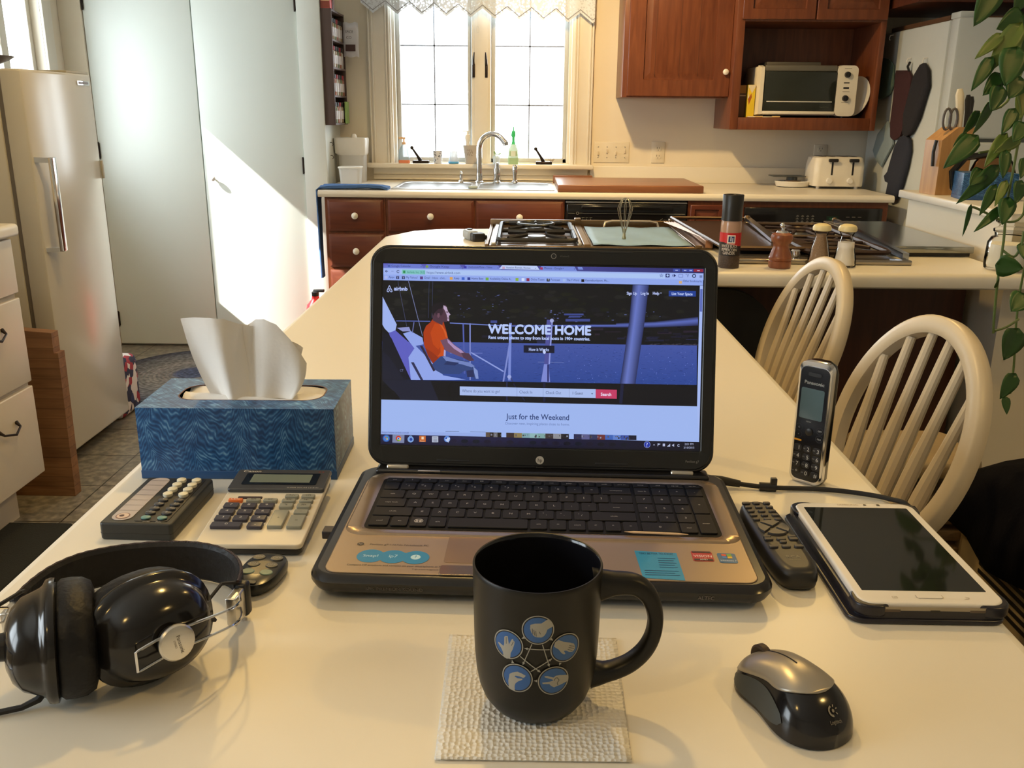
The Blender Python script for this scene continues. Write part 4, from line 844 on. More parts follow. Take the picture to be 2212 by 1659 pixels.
# ---- cooktops
TAN = mat('brown_steel', (.20, .135, .075), .3, .8)
ct = thing('griddle_cooktop', 'brown-rimmed cooktop with a black burner grate and a paper-covered griddle', 'cooktop')
z = T + .0005
m = MB(); m.bbox(-.105, 2.86, z, .60, 3.40, z + .008, .003); m.bbox(-.118, 3.39, z, .60, 3.405, z + .03, .003); m.bbox(-.118, 2.86, z, -.106, 3.40, z + .012, .003)
for x in (.205, .555): m.bbox(x - .012, 3.385, z, x + .012, 3.42, z + .036, .003); m.bbox(x - .012, 2.86, z, x + .012, 3.39, z + .014, .003)
m.build('frame', TAN, ct)
m = MB(); m.bbox(-.098, 2.87, z + .006, -.082, 3.38, z + .016, .003); m.bbox(.176, 2.87, z + .006, .19, 3.38, z + .016, .003); m.build('steel_rail', STEEL, ct)
IR = mat('cast_iron', (.012, .012, .014), .45, var=.2)
m = MB(); gx0, gx1, gy0, gy1 = -.075, .172, 2.88, 3.36; zg = z + .022
m.tube([(x, y, zg) for x, y in [(p.x, p.y) for p in rr((gx0 + gx1) / 2, (gy0 + gy1) / 2, gx1 - gx0, gy1 - gy0, .03, 0, 3)]], .008, 6, closed=True)
m.tube([(gx0, 3.12, zg), (gx1, 3.12, zg)], .007, 6)
for cy in (3.0, 3.25):
    for q in range(4):
        a = PI / 4 + q * PI / 2; m.tube([(.048 + .13 * math.cos(a), cy + .115 * math.sin(a), zg), (.048 + .045 * math.cos(a), cy + .045 * math.sin(a), zg + .006)], [.008, .006], 6)
m.build('burner_grate', IR, ct)
m = MB(); 
for cy in (3.0, 3.25): m.lathe([(.045, z + .008), (.04, z + .014), (.03, z + .015), (.03, z + .022), (.001, z + .024)], (.048, cy, 0), 24)
m.build('burner_cap', mat('burner_grey', (.25, .28, .33), .4, .4), ct)
m = MB(); m.bbox(-.07, 2.9, z + .008, .165, 3.36, z + .010, .001); m.build('drip_tray', mat('drip_pan_brown', (.10, .07, .045), .55, .2), ct)
m = MB(); m.lathe([(.034, zg + .008), (.04, zg + .012)], (.048, 3.25, 0), 24, cap=False); m.tube([(.048 + .062 * math.cos(a), 3.25 + .062 * math.sin(a), zg + .010) for a in [2 * PI * i / 24 for i in range(24)]], .006, 6, closed=True)
for q in range(4):
    a = q * PI / 2; m.tube([(.048 + .06 * math.cos(a), 3.25 + .06 * math.sin(a), zg + .01), (.048 + .03 * math.cos(a), 3.25 + .03 * math.sin(a), zg + .01)], .005, 6)
m.build('wok_ring', mat('ring_iron', (.05, .055, .06), .35, .5), ct)
m = MB(); m.tube([(.30, 3.36, z + .008), (.305, 3.365, z + .025), (.33, 3.37, z + .03), (.47, 3.37, z + .03), (.495, 3.365, z + .025), (.50, 3.36, z + .008)], .005, 8); m.build('griddle_handle', mat('pale_steel', (.6, .55, .48), .3, .9), ct)
# paper in the griddle
m = MB(); m.sheet([[(.225 + .31 * i / 12, 2.87 + .47 * j / 12, z + .012 + .002 * math.sin(i * 1.1 + j * .7)) for i in range(13)] for j in range(13)])
tag(m.build('griddle_paper', mat('pale_blue_paper', (.33, .52, .72), .6, bump=.3, bsc=60), solid=.001), 'pale blue paper towel lining the griddle', 'paper')
# whisk standing in the griddle, leaning on nothing but its coil handle
t = thing('whisk', 'wire balloon whisk standing upright on the griddle', 'whisk', (.335, 3.0, z + .014))
m = MB()
for k in range(4):
    a = PI * k / 4; d = Vector((math.cos(a), math.sin(a), 0)); pts = []
    for i in range(17):
        s = i / 16; q = -1 + 2 * s; hh = .115 * (1 - abs(q) ** 2.6) if abs(q) < 1 else 0
        pts.append(d * (.0245 * math.sin(PI * q) * 1.0 if False else .026 * math.copysign(min(1, abs(q) * 1.5) * (1 if abs(q) < .67 else (1 - abs(q)) / .33 * .85 + .15), q)) + Vector((0, 0, .018 + hh)))
    m.tube(pts, .0011, 5)
m.build('wires', mat('whisk_wire', (.5, .46, .38), .3, 1), t)
m = MB(); m.lathe([(.006, 0), (.007, .003), (.005, .01), (.0045, .03), (.003, .034)], n=12); m.build('handle', mat('whisk_handle', (.4, .36, .22), .4, .7), t)
# can opener gadget
t = thing('can_opener', 'small grey and black can opener lying left of the burners', 'can opener', (-.165, 3.04, T + .0005), math.radians(18)); t.scale = (.8, .85, .9)
m = MB(); m.slab(0, .03, .05, .10, .02, .0, .034, .01); m.build('grip', mat('gadget_grey', (.40, .46, .54), .35), t)
m = MB(); m.slab(.012, -.03, .055, .06, .012, 0, .03, .006); m.bbox(.03, -.05, .006, .05, -.01, .022, .004); m.build('cutter_head', BLACK, t)
m = MB(); m.slab(.0, .045, .022, .03, .01, .0345, .037, .001); m.build('hang_hole', BLACK, t)
# right cooktop
rc = thing('burner_cooktop', 'right-hand cooktop with grates, a brown griddle plate and a raised rail', 'cooktop')
m = MB(); m.bbox(.62, 2.60, z, 1.10, 3.42, z + .006, .002); m.bbox(.61, 2.595, z, 1.115, 2.625, z + .014, .003); m.bbox(.61, 3.40, z, 1.115, 3.42, z + .028, .003); m.build('frame', mat('rail_steel', (.36, .33, .29), .25, .9), rc)
m = MB(); m.bbox(.63, 2.63, z + .006, 1.09, 3.39, z + .009, .001); m.build('drip_tray', mat('burner_well', (.06, .05, .04), .5, .2), rc)
m = MB()
for i in range(14): m.cyl((.585 + i * .006, 2.9, z + .03 - .001 * i), (.52 + i * .009, 3.36, z + .03), .0018, n=5)
m.bbox(.575, 2.86, z + .006, .60, 3.38, z + .03, .003); m.build('grill_wires', mat('copper_wire', (.42, .22, .13), .3, .9), rc)
m = MB(); pr = [(.62, 2.72), (.93, 2.72), (.80, 3.34), (.56, 3.34)]
m.loft([[(x, y, z + .020 + (.012 if y > 3 else 0)) for x, y in pr], [(x, y, z + .026 + (.012 if y > 3 else 0)) for x, y in pr]]); 
m.tube([(.60, 2.70, z + .03), (.545, 3.36, z + .046)], .006, 6); m.tube([(.545, 3.36, z + .046), (.81, 3.36, z + .046)], .006, 6); m.tube([(.60, 2.70, z + .03), (.95, 2.70, z + .03)], .007, 6)
m.build('griddle_plate', mat('bronze_plate', (.085, .05, .032), .35, .5), rc)
m = MB(); m.loft([[(.80, 3.30, z + .048), (.82, 3.30, z + .048), (.82, 3.30, z + .056), (.80, 3.30, z + .056)], [(.775, 2.84, z + .03), (.80, 2.84, z + .03), (.80, 2.84, z + .04), (.775, 2.84, z + .04)]])
m.loft([[(1.13, 3.34, z + .034), (1.145, 3.34, z + .034), (1.145, 3.34, z + .05), (1.13, 3.34, z + .05)], [(1.10, 2.63, z + .012), (1.118, 2.63, z + .012), (1.118, 2.63, z + .03), (1.10, 2.63, z + .03)]]); m.build('lid_arm', mat('blue_steel', (.38, .42, .5), .2, 1), rc)
m = MB(); m.ball((.81, 3.31, z + .052), .012, 10); m.ball((1.137, 3.35, z + .045), .010, 10); m.build('arm_knob', TAN, rc)
m = MB(); gx0, gx1, gy0, gy1 = .84, 1.08, 2.66, 3.36; zg = z + .026
m.tube([(p.x, p.y, zg) for p in rr((gx0 + gx1) / 2, (gy0 + gy1) / 2, gx1 - gx0, gy1 - gy0, .03, 0, 3)], .008, 6, closed=True)
for cy in (2.85, 3.18):
    m.tube([(.96 + .045 * math.cos(a), cy + .05 * math.sin(a), zg + .004) for a in [2 * PI * i / 20 for i in range(20)]], .006, 6, closed=True)
    for q in range(8):
        a = q * PI / 4 + .2; m.tube([(.96 + .12 * math.cos(a) * .95, cy + .15 * math.sin(a), zg), (.96 + .045 * math.cos(a), cy + .05 * math.sin(a), zg + .004)], .006, 6)
m.tube([(gx0, 3.01, zg), (gx1, 3.01, zg)], .007, 6); m.build('burner_grate', mat('browned_iron', (.05, .03, .025), .4, .3), rc)
m = MB()
for cy in (2.85, 3.18): m.lathe([(.06, z + .009), (.062, z + .014), (.05, z + .012), (.03, z + .014), (.03, z + .024), (.001, z + .026)], (.96, cy, 0), 24)
m.build('burner_cap', STEEL, rc)
m = MB()
for i in range(5): m.lathe([(.014, z + .006), (.014, z + .03), (.010, z + .034), (.001, z + .034)], (.80, 2.66 + i * .001 + .05 * (i % 2), 0), 12) if i < 2 else None
m.build('control_knob', CHROME, rc)
# stainless cover over the downdraft bay
m = MB(); m.bbox(1.125, 2.765, z + .012, 1.37, 3.44, z + .032, .003)
cv = tag(m.build('cooktop_cover', mat('cover_steel', (.30, .31, .29), .16, .9)), 'polished dark steel cover plate at the right end of the island', 'cover')
m = MB(); m.box(1.14, 2.78, z, 1.365, 3.42, z + .012); m.build('cover_spacer', BLACK, cv)
# ---- grinders and shakers
t = thing('pepper_bottle', 'tall pepper grinder bottle with black cap and a red and black label', 'spice bottle', (.578, 2.535, T + .0005))
m = MB(); m.lathe([(.026, 0), (.0285, .003), (.0285, .118), (.0275, .126), (.0265, .13)], n=32); m.build('bottle_body', mat('tinted_plastic', (.42, .27, .20), .15, var=.1), t)
m = MB(); m.lathe([(.0288, .001), (.029, .002), (.029, .035), (.0288, .036)], n=32, cap=False); m.build('peppercorns', mat('peppercorn_mix', (.05, .03, .02), .5, bump=1, bsc=250, var=.7, sc=300), t)
m = MB(); m.lathe([(.0285, .130), (.0285, .131), (.0275, .15), (.0285, .198), (.0275, .2), (.020, .2), (.018, .196), (.001, .196)], n=32); m.build('cap', BLACK, t)
a = Art(); W2 = .052
a.rect(-.060, .035, .060, .076, lin('141012'), 0); a.poly([(-.06, .072), (-.02, .072), (.02, .062), (.06, .06), (.06, .098), (-.06, .098)], lin('c01820'), 1)
a.rect(-.010, .070, .012, .092, lin('f0e8e0'), 2); a.rect(-.007, .073, .009, .089, lin('1c3a70'), 3); a.rect(-.002, .076, .001, .088, lin('c8d0e0'), 4); a.rect(.003, .073, .006, .085, lin('c8d0e0'), 4)
a.text('McCormick', .0, .0655, .004, lin('e8e0d8'), 3, 'c', width=.022); a.text('WHOLE BLACK', -.004, .058, .008, lin('e0d8d0'), 3, 'c', width=.046); a.text('PEPPERCORN', -.004, .048, .008, lin('e0d8d0'), 3, 'c', width=.044)
a.text('GRINDER', -.004, .039, .0075, lin('e0d8d0'), 3, 'c', width=.034)
cylmap = lambda R, rot=0: (lambda x, y, l: Vector(((R + l) * math.sin(x / R + rot), -(R + l) * math.cos(x / R + rot), y)))
a.build('label_wrap', INK, cylmap(.0291, -.15), t, cuts=(-.06, .06, 24), step=.0001)
t = thing('pepper_mill', 'short turned wooden pepper mill with a chrome top', 'pepper mill', (.722, 2.54, T + .0005))
m = MB(); m.lathe([(.029, 0), (.031, .003), (.031, .018), (.029, .020), (.031, .022), (.0315, .028), (.0295, .031), (.029, .036), (.024, .05), (.021, .058), (.022, .066), (.028, .074), (.0305, .084), (.028, .092), (.018, .097), (.001, .098)], n=32); m.build('mill_body', wood('mill_wood', (.20, .06, .025), (.30, .10, .04), 'z', 8, .3), t)
m = MB(); m.lathe([(.018, .096), (.014, .102), (.006, .104)], n=18); m.tube([(0, 0, .103), (.003, 0, .108), (.0, 0, .112)], .004, 6); m.ball((-.001, 0, .116), .0065, 10, sz=1.3); m.build('chrome_top', CHROME, t)
def shaker(name, label, x, y, fill, fh, fm):
    t = thing(name, label, 'shaker', (x, y, T + .0005))
    q = MB(); q.lathe([(.030, 0), (.032, .003), (.031, .02), (.024, .05), (.0165, .078), (.0155, .084), (.022, .098), (.0215, .1), (.0145, .084), (.023, .05), (.0295, .02), (.03, .006), (.001, .004)], n=28); q.build('glass_body', glass('shaker_glass', (.97, .96, .94), .04), t)
    prof = [(.0285, .0055), (.0288, .02), (.0225, .05), (.0155, .077)]; P2 = [p for p in prof if p[1] < fh] + [(.0225 if fh > .05 else .025, fh)]
    if fh > .077: P2 = prof + [(.0145, fh)]
    q = MB(); q.lathe(P2 + [(.001, fh + .001)], n=24); q.build(fill, fm, t)
    q = MB(); q.lathe([(.0225, .098), (.0255, .1), (.0255, .108), (.022, .114), (.012, .118), (.001, .119)], n=24); q.build('lid', mat('pale_yellow_lid', (.78, .68, .38), .35), t)
shaker('pepper_shaker', 'glass shaker filled with ground pepper, cream lid, left of its white twin', .845, 2.585, 'pepper', .09, mat('ground_pepper', (.30, .21, .14), .9, var=.4, sc=300))
shaker('salt_shaker', 'glass shaker half filled with white salt, cream lid', .914, 2.575, 'salt', .068, mat('salt_white', (.85, .83, .78), .9))
t = thing('glass_jar', 'squat glass jar with a bulbous glass stopper and white powder, at the right picture edge', 'jar', (1.357, 2.545, T + .0005))
m = MB(); m.lathe([(.05, 0), (.058, .004), (.06, .015), (.058, .075), (.05, .09), (.042, .094), (.044, .105), (.041, .105), (.039, .094), (.048, .088), (.055, .074), (.057, .016), (.054, .008), (.001, .006)], n=36); m.build('glass_body', glass('jar_glass', (.96, .96, .94), .03), t)
m = MB(); m.lathe([(.053, .009), (.0555, .016), (.0545, .072), (.001, .074)], n=30); m.build('powder', mat('salt_white', (.85, .83, .78), .9), t)
m = MB(); m.lathe([(.047, .105), (.048, .112), (.036, .118), (.034, .124), (.044, .132), (.046, .142), (.036, .152), (.001, .154)], n=30); m.build('stopper', glass('jar_glass', (.96, .96, .94), .03), t)
# ================================================================ chairs
CHW = mat('cream_chair_paint', (.66, .56, .40), .35, var=.03)
def make_chair(zt=.986, a=.190, bh=.205, rake=.31, seat_z=.62):
    """origin on the floor below the bow; the chair faces local -Y, bow leans to +Y"""
    t = thing('windsor_stool', None, 'chair')
    up = Vector((0, math.sin(rake), math.cos(rake))); top = Vector((0, 0, zt - .017))
    ctr = top - up * bh
    def bow(phi, k=1): return ctr + Vector((a * math.cos(phi) * k, 0, 0)) + up * bh * math.sin(phi) * k
    pts = [bow(math.radians(-58 + 296 * i / 60)) for i in range(61)]
    sec = [(x * 1.2, y * 1.05) for x, y in [(.0125, -.012), (.0125, .010), (.009, .015), (-.009, .015), (-.0125, .010), (-.0125, -.012), (-.009, -.0165), (.009, -.0165)]]
    m = MB(); nrm = up.cross(Vector((1, 0, 0))); m.sweep(pts, [(x * 1.0, y * 1.0) for x, y in sec], nrm); m.build('bow', CHW, t, smooth=50)
    yb = pts[0].y; zb = seat_z
    for k in range(6):
        lx = (k - 2.5) * .044; tx = (k - 2.5) * .056; ph = math.acos(max(-1, min(1, tx / (a - .012)))); pt = ctr + Vector((tx, 0, 0)) + up * (bh - .015) * math.sin(ph)
        bt = Vector((lx, yb + .01, zb)); q = MB(); n = 9; P = [bt + (pt - bt) * i / n for i in range(n + 1)]
        q.tube(P, [.0095, .012, .0135, .0138, .0128, .0112, .0100, .0095, .0090, .0085], 10); q.build('spindle', CHW, t)
    m = MB(); m.slab(0, yb - .17, .42, .42, .15, seat_z - .035, seat_z + .004, .012, n=8); m.build('seat', CHW, t)
    for sx in (-1, 1):
        for sy in (-1, 1):
            q = MB(); q.tube([(sx * .11, yb - .17 + sy * .12, seat_z - .03), (sx * .15, yb - .17 + sy * .16, .3), (sx * .18, yb - .17 + sy * .19, .0)], [.014, .018, .012], 12); q.build('leg', CHW, t)
        q = MB(); q.tube([(sx * .165, yb - .17 - .175, .18), (sx * .165, yb - .17 + .175, .18)], .010, 8); q.build('stretcher', CHW, t)
    q = MB(); q.tube([(-.16, yb - .33, .22), (.16, yb - .33, .22)], .012, 8); q.build('foot_rail', CHW, t)
    return t
ch = make_chair(); ch.location = (.737, 1.542, 0); 
# chair facing -x : rotate so that local +Y (lean) points to +x
ch.rotation_euler = (0, 0, math.radians(-90 + 7.3)); ch['label'] = 'cream spindle-back stool nearest the tablet, at the right side of the table'; ch['group'] = 'cream spindle-back stools along the table'
c2 = dup(ch, (.757, 2.217, 0), math.radians(-90 + 4.8), 'cream spindle-back stool farther along the table, in front of the salt shaker')
# low seat partly seen through the near stool
t = thing('low_stool', 'low cream rush-seated stool seen through the spindles of the near stool', 'stool', (.885, 1.93, 0))
m = MB(); m.slab(0, 0, .24, .22, .04, .57, .61, .012); m.build('seat', mat('aged_cream', (.34, .25, .14), .5, var=.1), t)
m = MB(); [m.slab(0, 0, .225, .20, .03, z0, z0 + .03, .008) for z0 in (.50, .46, .42, .38)]; m.build('rush_weave', mat('rush_brown', (.25, .17, .09), .8, bump=1, bsc=60, var=.5, sc=30), t)
m = MB(); [m.cyl((sx * .10, sy * .09, 0), (sx * .10, sy * .09, .57), .014, n=12) for sx in (-1, 1) for sy in (-1, 1)]; m.build('legs', mat('aged_cream', (.34, .25, .14), .5, var=.1), t)
# black rounded chair back under the counter
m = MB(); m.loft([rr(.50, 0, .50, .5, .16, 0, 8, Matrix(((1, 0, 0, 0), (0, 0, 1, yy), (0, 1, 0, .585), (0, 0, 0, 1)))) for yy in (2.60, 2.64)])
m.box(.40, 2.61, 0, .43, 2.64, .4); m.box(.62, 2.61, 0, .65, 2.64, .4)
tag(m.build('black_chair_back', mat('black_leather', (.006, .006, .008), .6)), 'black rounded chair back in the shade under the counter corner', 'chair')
# wall heater with louvres, dark jacket over it
HB = mat('heater_beige', (.40, .31, .17), .45, var=.04)
t = thing('heater_cabinet', 'beige convector heater with dark louvres at the right edge', 'heater', (0, 0, 0))
m = MB(); pr = [(.93, 0), (.93, .54), (.945, .58), (.975, .605), (1.02, .615), (1.25, .615), (1.25, 0)]
m.loft([[(x, y, zz) for x, zz in pr] for y in (.75, 1.74)]); m.build('casing', HB, t)
m = MB()
for k in range(8): m.box(.9285, .85, .405 + k * .017, .932, 1.66, .413 + k * .017)
m.build('louvres', BLACK, t)
m = MB(); [m.box(.9265, y, .39, .929, y + .012, .55) for y in (1.24, 1.45, 1.0)]; m.build('louvre_bar', HB, t)
JK = mat('black_fleece', (.004, .004, .007), .95, spec=.1, bump=.6, bsc=120)
m = MB(); g = []
for j in range(13):
    y = 1.13 + .66 * j / 12; row = []
    for x, zz in ((.905, .50), (.915, .57), (.93, .62), (.965, .66), (1.02, .69), (1.1, .70), (1.2, .69), (1.28, .62), (1.30, .45)):
        e = math.sin(PI * min(1, max(0, (j + .3) / 12.6))) ** .5; row.append((x + .006 * math.sin(j * 1.7 + zz * 20), y, .60 + (zz - .60) * (e if zz > .6 else 1) + .012 * math.sin(j * 1.1 + x * 30)))
    g.append(row)
m.sheet(g); tag(m.build('dark_jacket', JK, smooth=70, solid=.012), 'black fleece jacket draped over the heater at the right edge', 'jacket')
# ================================================================ trailing pothos, hung from the ceiling at the right
LV = mat('pothos_leaf', (.028, .085, .014), .35, var=.45, sc=9, bump=.1)
LV2 = mat('pothos_leaf_yellow', (.12, .17, .03), .35, var=.4, sc=14)
po = thing('hanging_pothos', 'trailing green pothos vine hanging in front of the ledge at the right edge', 'plant', tuple(at(2215, 300, 1.62)))
O = po.location.copy()
pt = thing('plant_pot_hanger', None, None)
bpy.data.objects.remove(pt)
m = MB(); pb = at(2290, -150, 1.66) - O
m.lathe([(.05, 0), (.07, .01), (.09, .12), (.095, .125), (.085, .125), (.08, .1), (.001, .1)], (pb.x, pb.y, pb.z), 28); m.build('pot', mat('terracotta', (.35, .14, .07), .7), po)
m = MB()
for a in (0, 2.1, 4.2): m.tube([(pb.x + .09 * math.cos(a), pb.y + .09 * math.sin(a), pb.z + .12), (pb.x, pb.y, CEIL - O.z - .25), (pb.x, pb.y, CEIL - O.z)], .0015, 5)
m.build('hanger_cord', mat('jute', (.3, .22, .12), .9), po)
ST = [[(2260, -20, 1.62), (2215, 60, 1.6), (2195, 160, 1.58), (2205, 260, 1.57), (2190, 360, 1.56), (2175, 440, 1.56), (2168, 520, 1.55), (2156, 600, 1.55), (2148, 680, 1.56), (2146, 720, 1.56)],
      [(2260, -20, 1.66), (2220, 120, 1.66), (2175, 220, 1.64), (2120, 245, 1.62), (2090, 280, 1.6)],
      [(2240, 140, 1.64), (2212, 290, 1.64), (2160, 320, 1.62), (2115, 330, 1.6)],
      [(2230, 200, 1.66), (2216, 420, 1.65), (2205, 470, 1.66), (2170, 478, 1.65), (2110, 450, 1.64), (2095, 448, 1.62)],
      [(2230, 300, 1.7), (2222, 520, 1.72), (2205, 620, 1.75), (2195, 700, 1.76), (2190, 790, 1.76), (2182, 850, 1.76)],
      [(2165, 540, 1.55), (2190, 555, 1.54), (2206, 530, 1.54), (2212, 500, 1.54)], [(2148, 715, 1.56), (2175, 706, 1.6), (2200, 690, 1.66)],
      [(2250, -20, 1.6), (2180, -40, 1.6), (2140, -10, 1.58)], [(2225, 200, 1.62), (2170, 350, 1.6), (2130, 380, 1.58), (2110, 395, 1.57)]]
for pl in ST:
    P = [at(*p) - O for p in pl]; Q = []
    for i in range(len(P) - 1):
        for k in range(4):
            s = k / 4; p0 = P[max(0, i - 1)]; p1 = P[i]; p2 = P[i + 1]; p3 = P[min(len(P) - 1, i + 2)]
            Q.append(.5 * ((2 * p1) + (p2 - p0) * s + (2 * p0 - 5 * p1 + 4 * p2 - p3) * s * s + (3 * p1 - p0 - 3 * p2 + p3) * s ** 3))
    Q.append(P[-1]); m = MB(); m.tube(Q, .0022, 6); m.build('vine_stem', mat('vine_green', (.10, .15, .04), .5), po)
# base px, tip px, width px, depth, yellow
LF = [(2150, -25, 2106, 55, 44, 1.58, 0), (2212, -20, 2192, 30, 30, 1.6, 0), (2205, 35, 2155, 62, 40, 1.59, 0), (2162, 78, 2108, 125, 22, 1.57, 1), (2200, 60, 2135, 155, 38, 1.57, 1),
      (2140, 130, 2100, 195, 26, 1.56, 0), (2195, 110, 2172, 185, 52, 1.55, 0), (2160, 165, 2125, 205, 30, 1.56, 0), (2200, 170, 2180, 212, 44, 1.56, 0), (2160, 190, 2142, 240, 34, 1.55, 0),
      (2140, 225, 2105, 290, 22, 1.56, 0), (2112, 245, 2082, 290, 22, 1.57, 0), (2190, 240, 2165, 290, 26, 1.55, 0), (2105, 300, 2040, 362, 36, 1.57, 0), (2170, 295, 2128, 360, 24, 1.56, 1), (2200, 300, 2150, 330, 24, 1.55, 1),
      (2172, 330, 2168, 385, 24, 1.54, 0), (2212, 270, 2190, 305, 34, 1.54, 0), (2150, 365, 2070, 440, 30, 1.56, 0), (2120, 370, 2096, 400, 30, 1.56, 0), (2148, 405, 2118, 465, 22, 1.55, 0),
      (2096, 448, 2082, 510, 10, 1.6, 0), (2160, 452, 2106, 500, 18, 1.55, 0), (2178, 432, 2166, 485, 34, 1.54, 0), (2205, 395, 2195, 440, 30, 1.54, 0), (2156, 572, 2210, 580, 42, 1.54, 0), (2206, 528, 2214, 560, 20, 1.54, 0),
      (2172, 395, 2150, 445, 18, 1.55, 1), (2212, 640, 2185, 672, 44, 1.72, 0), (2196, 716, 2170, 778, 52, 1.72, 0), (2150, 620, 2160, 600, 8, 1.55, 0), (2190, 812, 2162, 862, 34, 1.74, 0), (2172, 860, 2176, 895, 18, 1.74, 0),
      (2215, 90, 2208, 150, 40, 1.6, 0), (2214, 200, 2200, 260, 30, 1.58, 1), (2085, 290, 2060, 315, 12, 1.6, 0), (2214, 345, 2206, 385, 22, 1.6, 0), (2128, 850, 2100, 900, 26, 1.76, 0)]
for k, (u0, v0, u1, v1, w, y, yel) in enumerate(LF):
    p0 = at(u0, v0, y) - O; p1 = at(u1, v1, y - .015) - O; ax = p1 - p0; L = ax.length; wd = w * y / 1960 * .58
    nv = Vector((random.uniform(-.35, .35), -1, random.uniform(-.2, .5))).normalized(); nv = (nv - ax * nv.dot(ax) / ax.length_squared).normalized(); sd = ax.normalized().cross(nv)
    g = []
    for i in range(9):
        s = i / 8; h = (math.sin(PI * min(1, s ** .62)) ** .75) * (1 - .25 * s) if 0 < s < 1 else .02; back = -.12 * (1 - s) ** 2
        g.append([p0 + ax * (s + (back if abs(c) > .5 else 0) * 1.0) + sd * wd * h * c * 1.08 - nv * (.10 * wd * abs(c) * -1 + .25 * L * s * s * .3) for c in (-1, -.55, 0, .55, 1)])
    m = MB(); m.sheet(g); m.build('leaf', LV2 if yel else LV, po, smooth=80, solid=.0008)
# ================================================================ table: tissue box
import numpy as np
t = thing('tissue_box', 'blue marbled tissue box with a white tissue pulled up, left of the laptop', 'tissue box', (-.3245, 1.031, T + .0004), math.radians(1.0))
w2, d2, hb = .1125, .0595, .0855
m = MB(); m.loft([rr(0, 0, 2 * w2, 2 * d2, .001, .010, 2), rr(0, 0, 2 * w2, 2 * d2, .001, hb, 2)], cap=False)
m.build('box_body', MARB, t)
m = MB(); m.bbox(-w2 - .0005, -d2 - .0005, 0, w2 + .0005, d2 + .0005, .010, .0008); m.build('bottom_band', DBLUE, t)
op = rr(.006, .002, .172, .062, .022, hb, 6); ou = [Vector((max(-w2, min(w2, (p.x - .006) * 1.45)), max(-d2, min(d2, (p.y - .002) * 2.2)), hb)) for p in op]
ou = rr(0, 0, 2 * w2, 2 * d2, .001, hb, 6)
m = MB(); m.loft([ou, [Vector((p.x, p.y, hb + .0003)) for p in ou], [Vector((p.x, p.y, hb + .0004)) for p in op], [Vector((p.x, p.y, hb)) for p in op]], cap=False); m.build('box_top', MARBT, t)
m = MB(); m.loft([op, [Vector((p.x, p.y, hb + .0006)) for p in op], [Vector((.006 + (p.x - .006) * .985, .002 + (p.y - .002) * .97, hb + .0007)) for p in op], [Vector((.006 + (p.x - .006) * .985, .002 + (p.y - .002) * .97, hb)) for p in op]], cap=False); m.build('opening_rim', mat('rim_brown', (.16, .07, .05), .6), t)
m = MB(); g = [[(.006 - .084 + .168 * i / 24, .002 - .029 + .058 * j / 8, hb - .0035 + .003 * math.sin(j * 1.7 + i * .35) + (.0) ) for i in range(25)] for j in range(9)]; m.sheet(g)
TIS = mat('white_tissue', (.84, .82, .79), .85, var=.02, bump=.25, bsc=120); m.build('inner_tissues', TIS, t)
tt = thing('tissue', 'crumpled white tissue standing up out of the blue box', 'tissue', (-.3245, 1.031, T + hb - .004))
top = [(-.074, .094), (-.055, .097), (-.035, .0985), (-.019, .097), (-.006, .088), (0, .084), (.006, .088), (.014, .094), (.026, .096), (.04, .09), (.055, .072), (.066, .055), (.0715, .042)]
bot = [(-.044, 0), (-.036, 0), (-.026, .001), (-.018, 0), (-.010, 0), (-.002, 0), (.004, 0), (.012, 0), (.020, 0), (.03, 0), (.04, 0), (.05, 0), (.056, .002)]
def lerp(a, q): i = min(len(a) - 2, int(q * (len(a) - 1))); f = q * (len(a) - 1) - i; return tuple(a[i][k] * (1 - f) + a[i + 1][k] * f for k in range(2))
m = MB(); g = []
for j in range(25):
    s = j / 24; row = []
    for i in range(97):
        q = i / 96; (tx, tz), (bx, bz) = lerp(top, q), lerp(bot, q); e = s ** .85
        bulge = .011 * math.sin(PI * s) * (q - .62) if q > .62 else -.004 * math.sin(PI * s) * (1 - q)
        x = bx + (tx - bx) * e + bulge; z = bz + (tz - bz) * s
        fold = math.sin(q * 17 + .8 * s) * .006 * (1 - .35 * s) + math.sin(q * 11 + 1.2 + s * 1.5) * .010 * (.5 + .5 * s) + .012 * math.sin(q * PI) * (s - .3)
        row.append((x, -.004 + fold, z))
    g.append(row)
m.sheet(g); m.build('front_fold', TIS, tt, smooth=180)
m = MB(); g = []
for j in range(13):
    s = j / 12
    g.append([(-.044 + .092 * i / 40 + (-.018 + .034 * i / 40) * s, .010 + .006 * math.sin(i * .5 + s) + .004 * s, .085 * s * (.55 + .45 * math.sin(PI * (.12 + .8 * i / 40))) ) for i in range(41)])
m.sheet(g); m.build('rear_fold', TIS, tt, smooth=180)
# ---------------------------------------------------------------- speed dialler
t = thing('speed_dialer', 'black desk remote with round cream keys and name strip, before the tissue box', 'remote', (-.3765, .871, T + .0004), math.radians(-1.5))
DKG = mat('charcoal_plastic', (.022, .024, .023), .45, var=.12)
m = MB(); m.slab(0, 0, .073, .118, .004, 0, .018, .002); m.build('case', DKG, t)
m = MB(); m.slab(0, 0, .0735, .1185, .004, .0068, .0074, .0001); m.build('seam', BLACK, t)
m = MB(); m.slab(-.019, .002, .021, .108, .009, .018, .0187, .0003); st = m.build('name_strip', mat('pearly_strip', (.50, .44, .42), .3, var=.1), t)
a = Art()
for k in range(7): a.line((-.029, -.03 + .013 * k), (-.009, -.03 + .013 * k), .0005, lin('6a6468'), 1)
a.disc(-.019, -.043, .007, lin('8a6a60'), 1); a.disc(-.019, -.043, .0058, lin('d8c0b0'), 2); a.disc(-.020, -.043, .0025, lin('402020'), 3)
a.build('strip_marks', INK, lambda x, y, l: Vector((x, y, .0188 + l)), st)
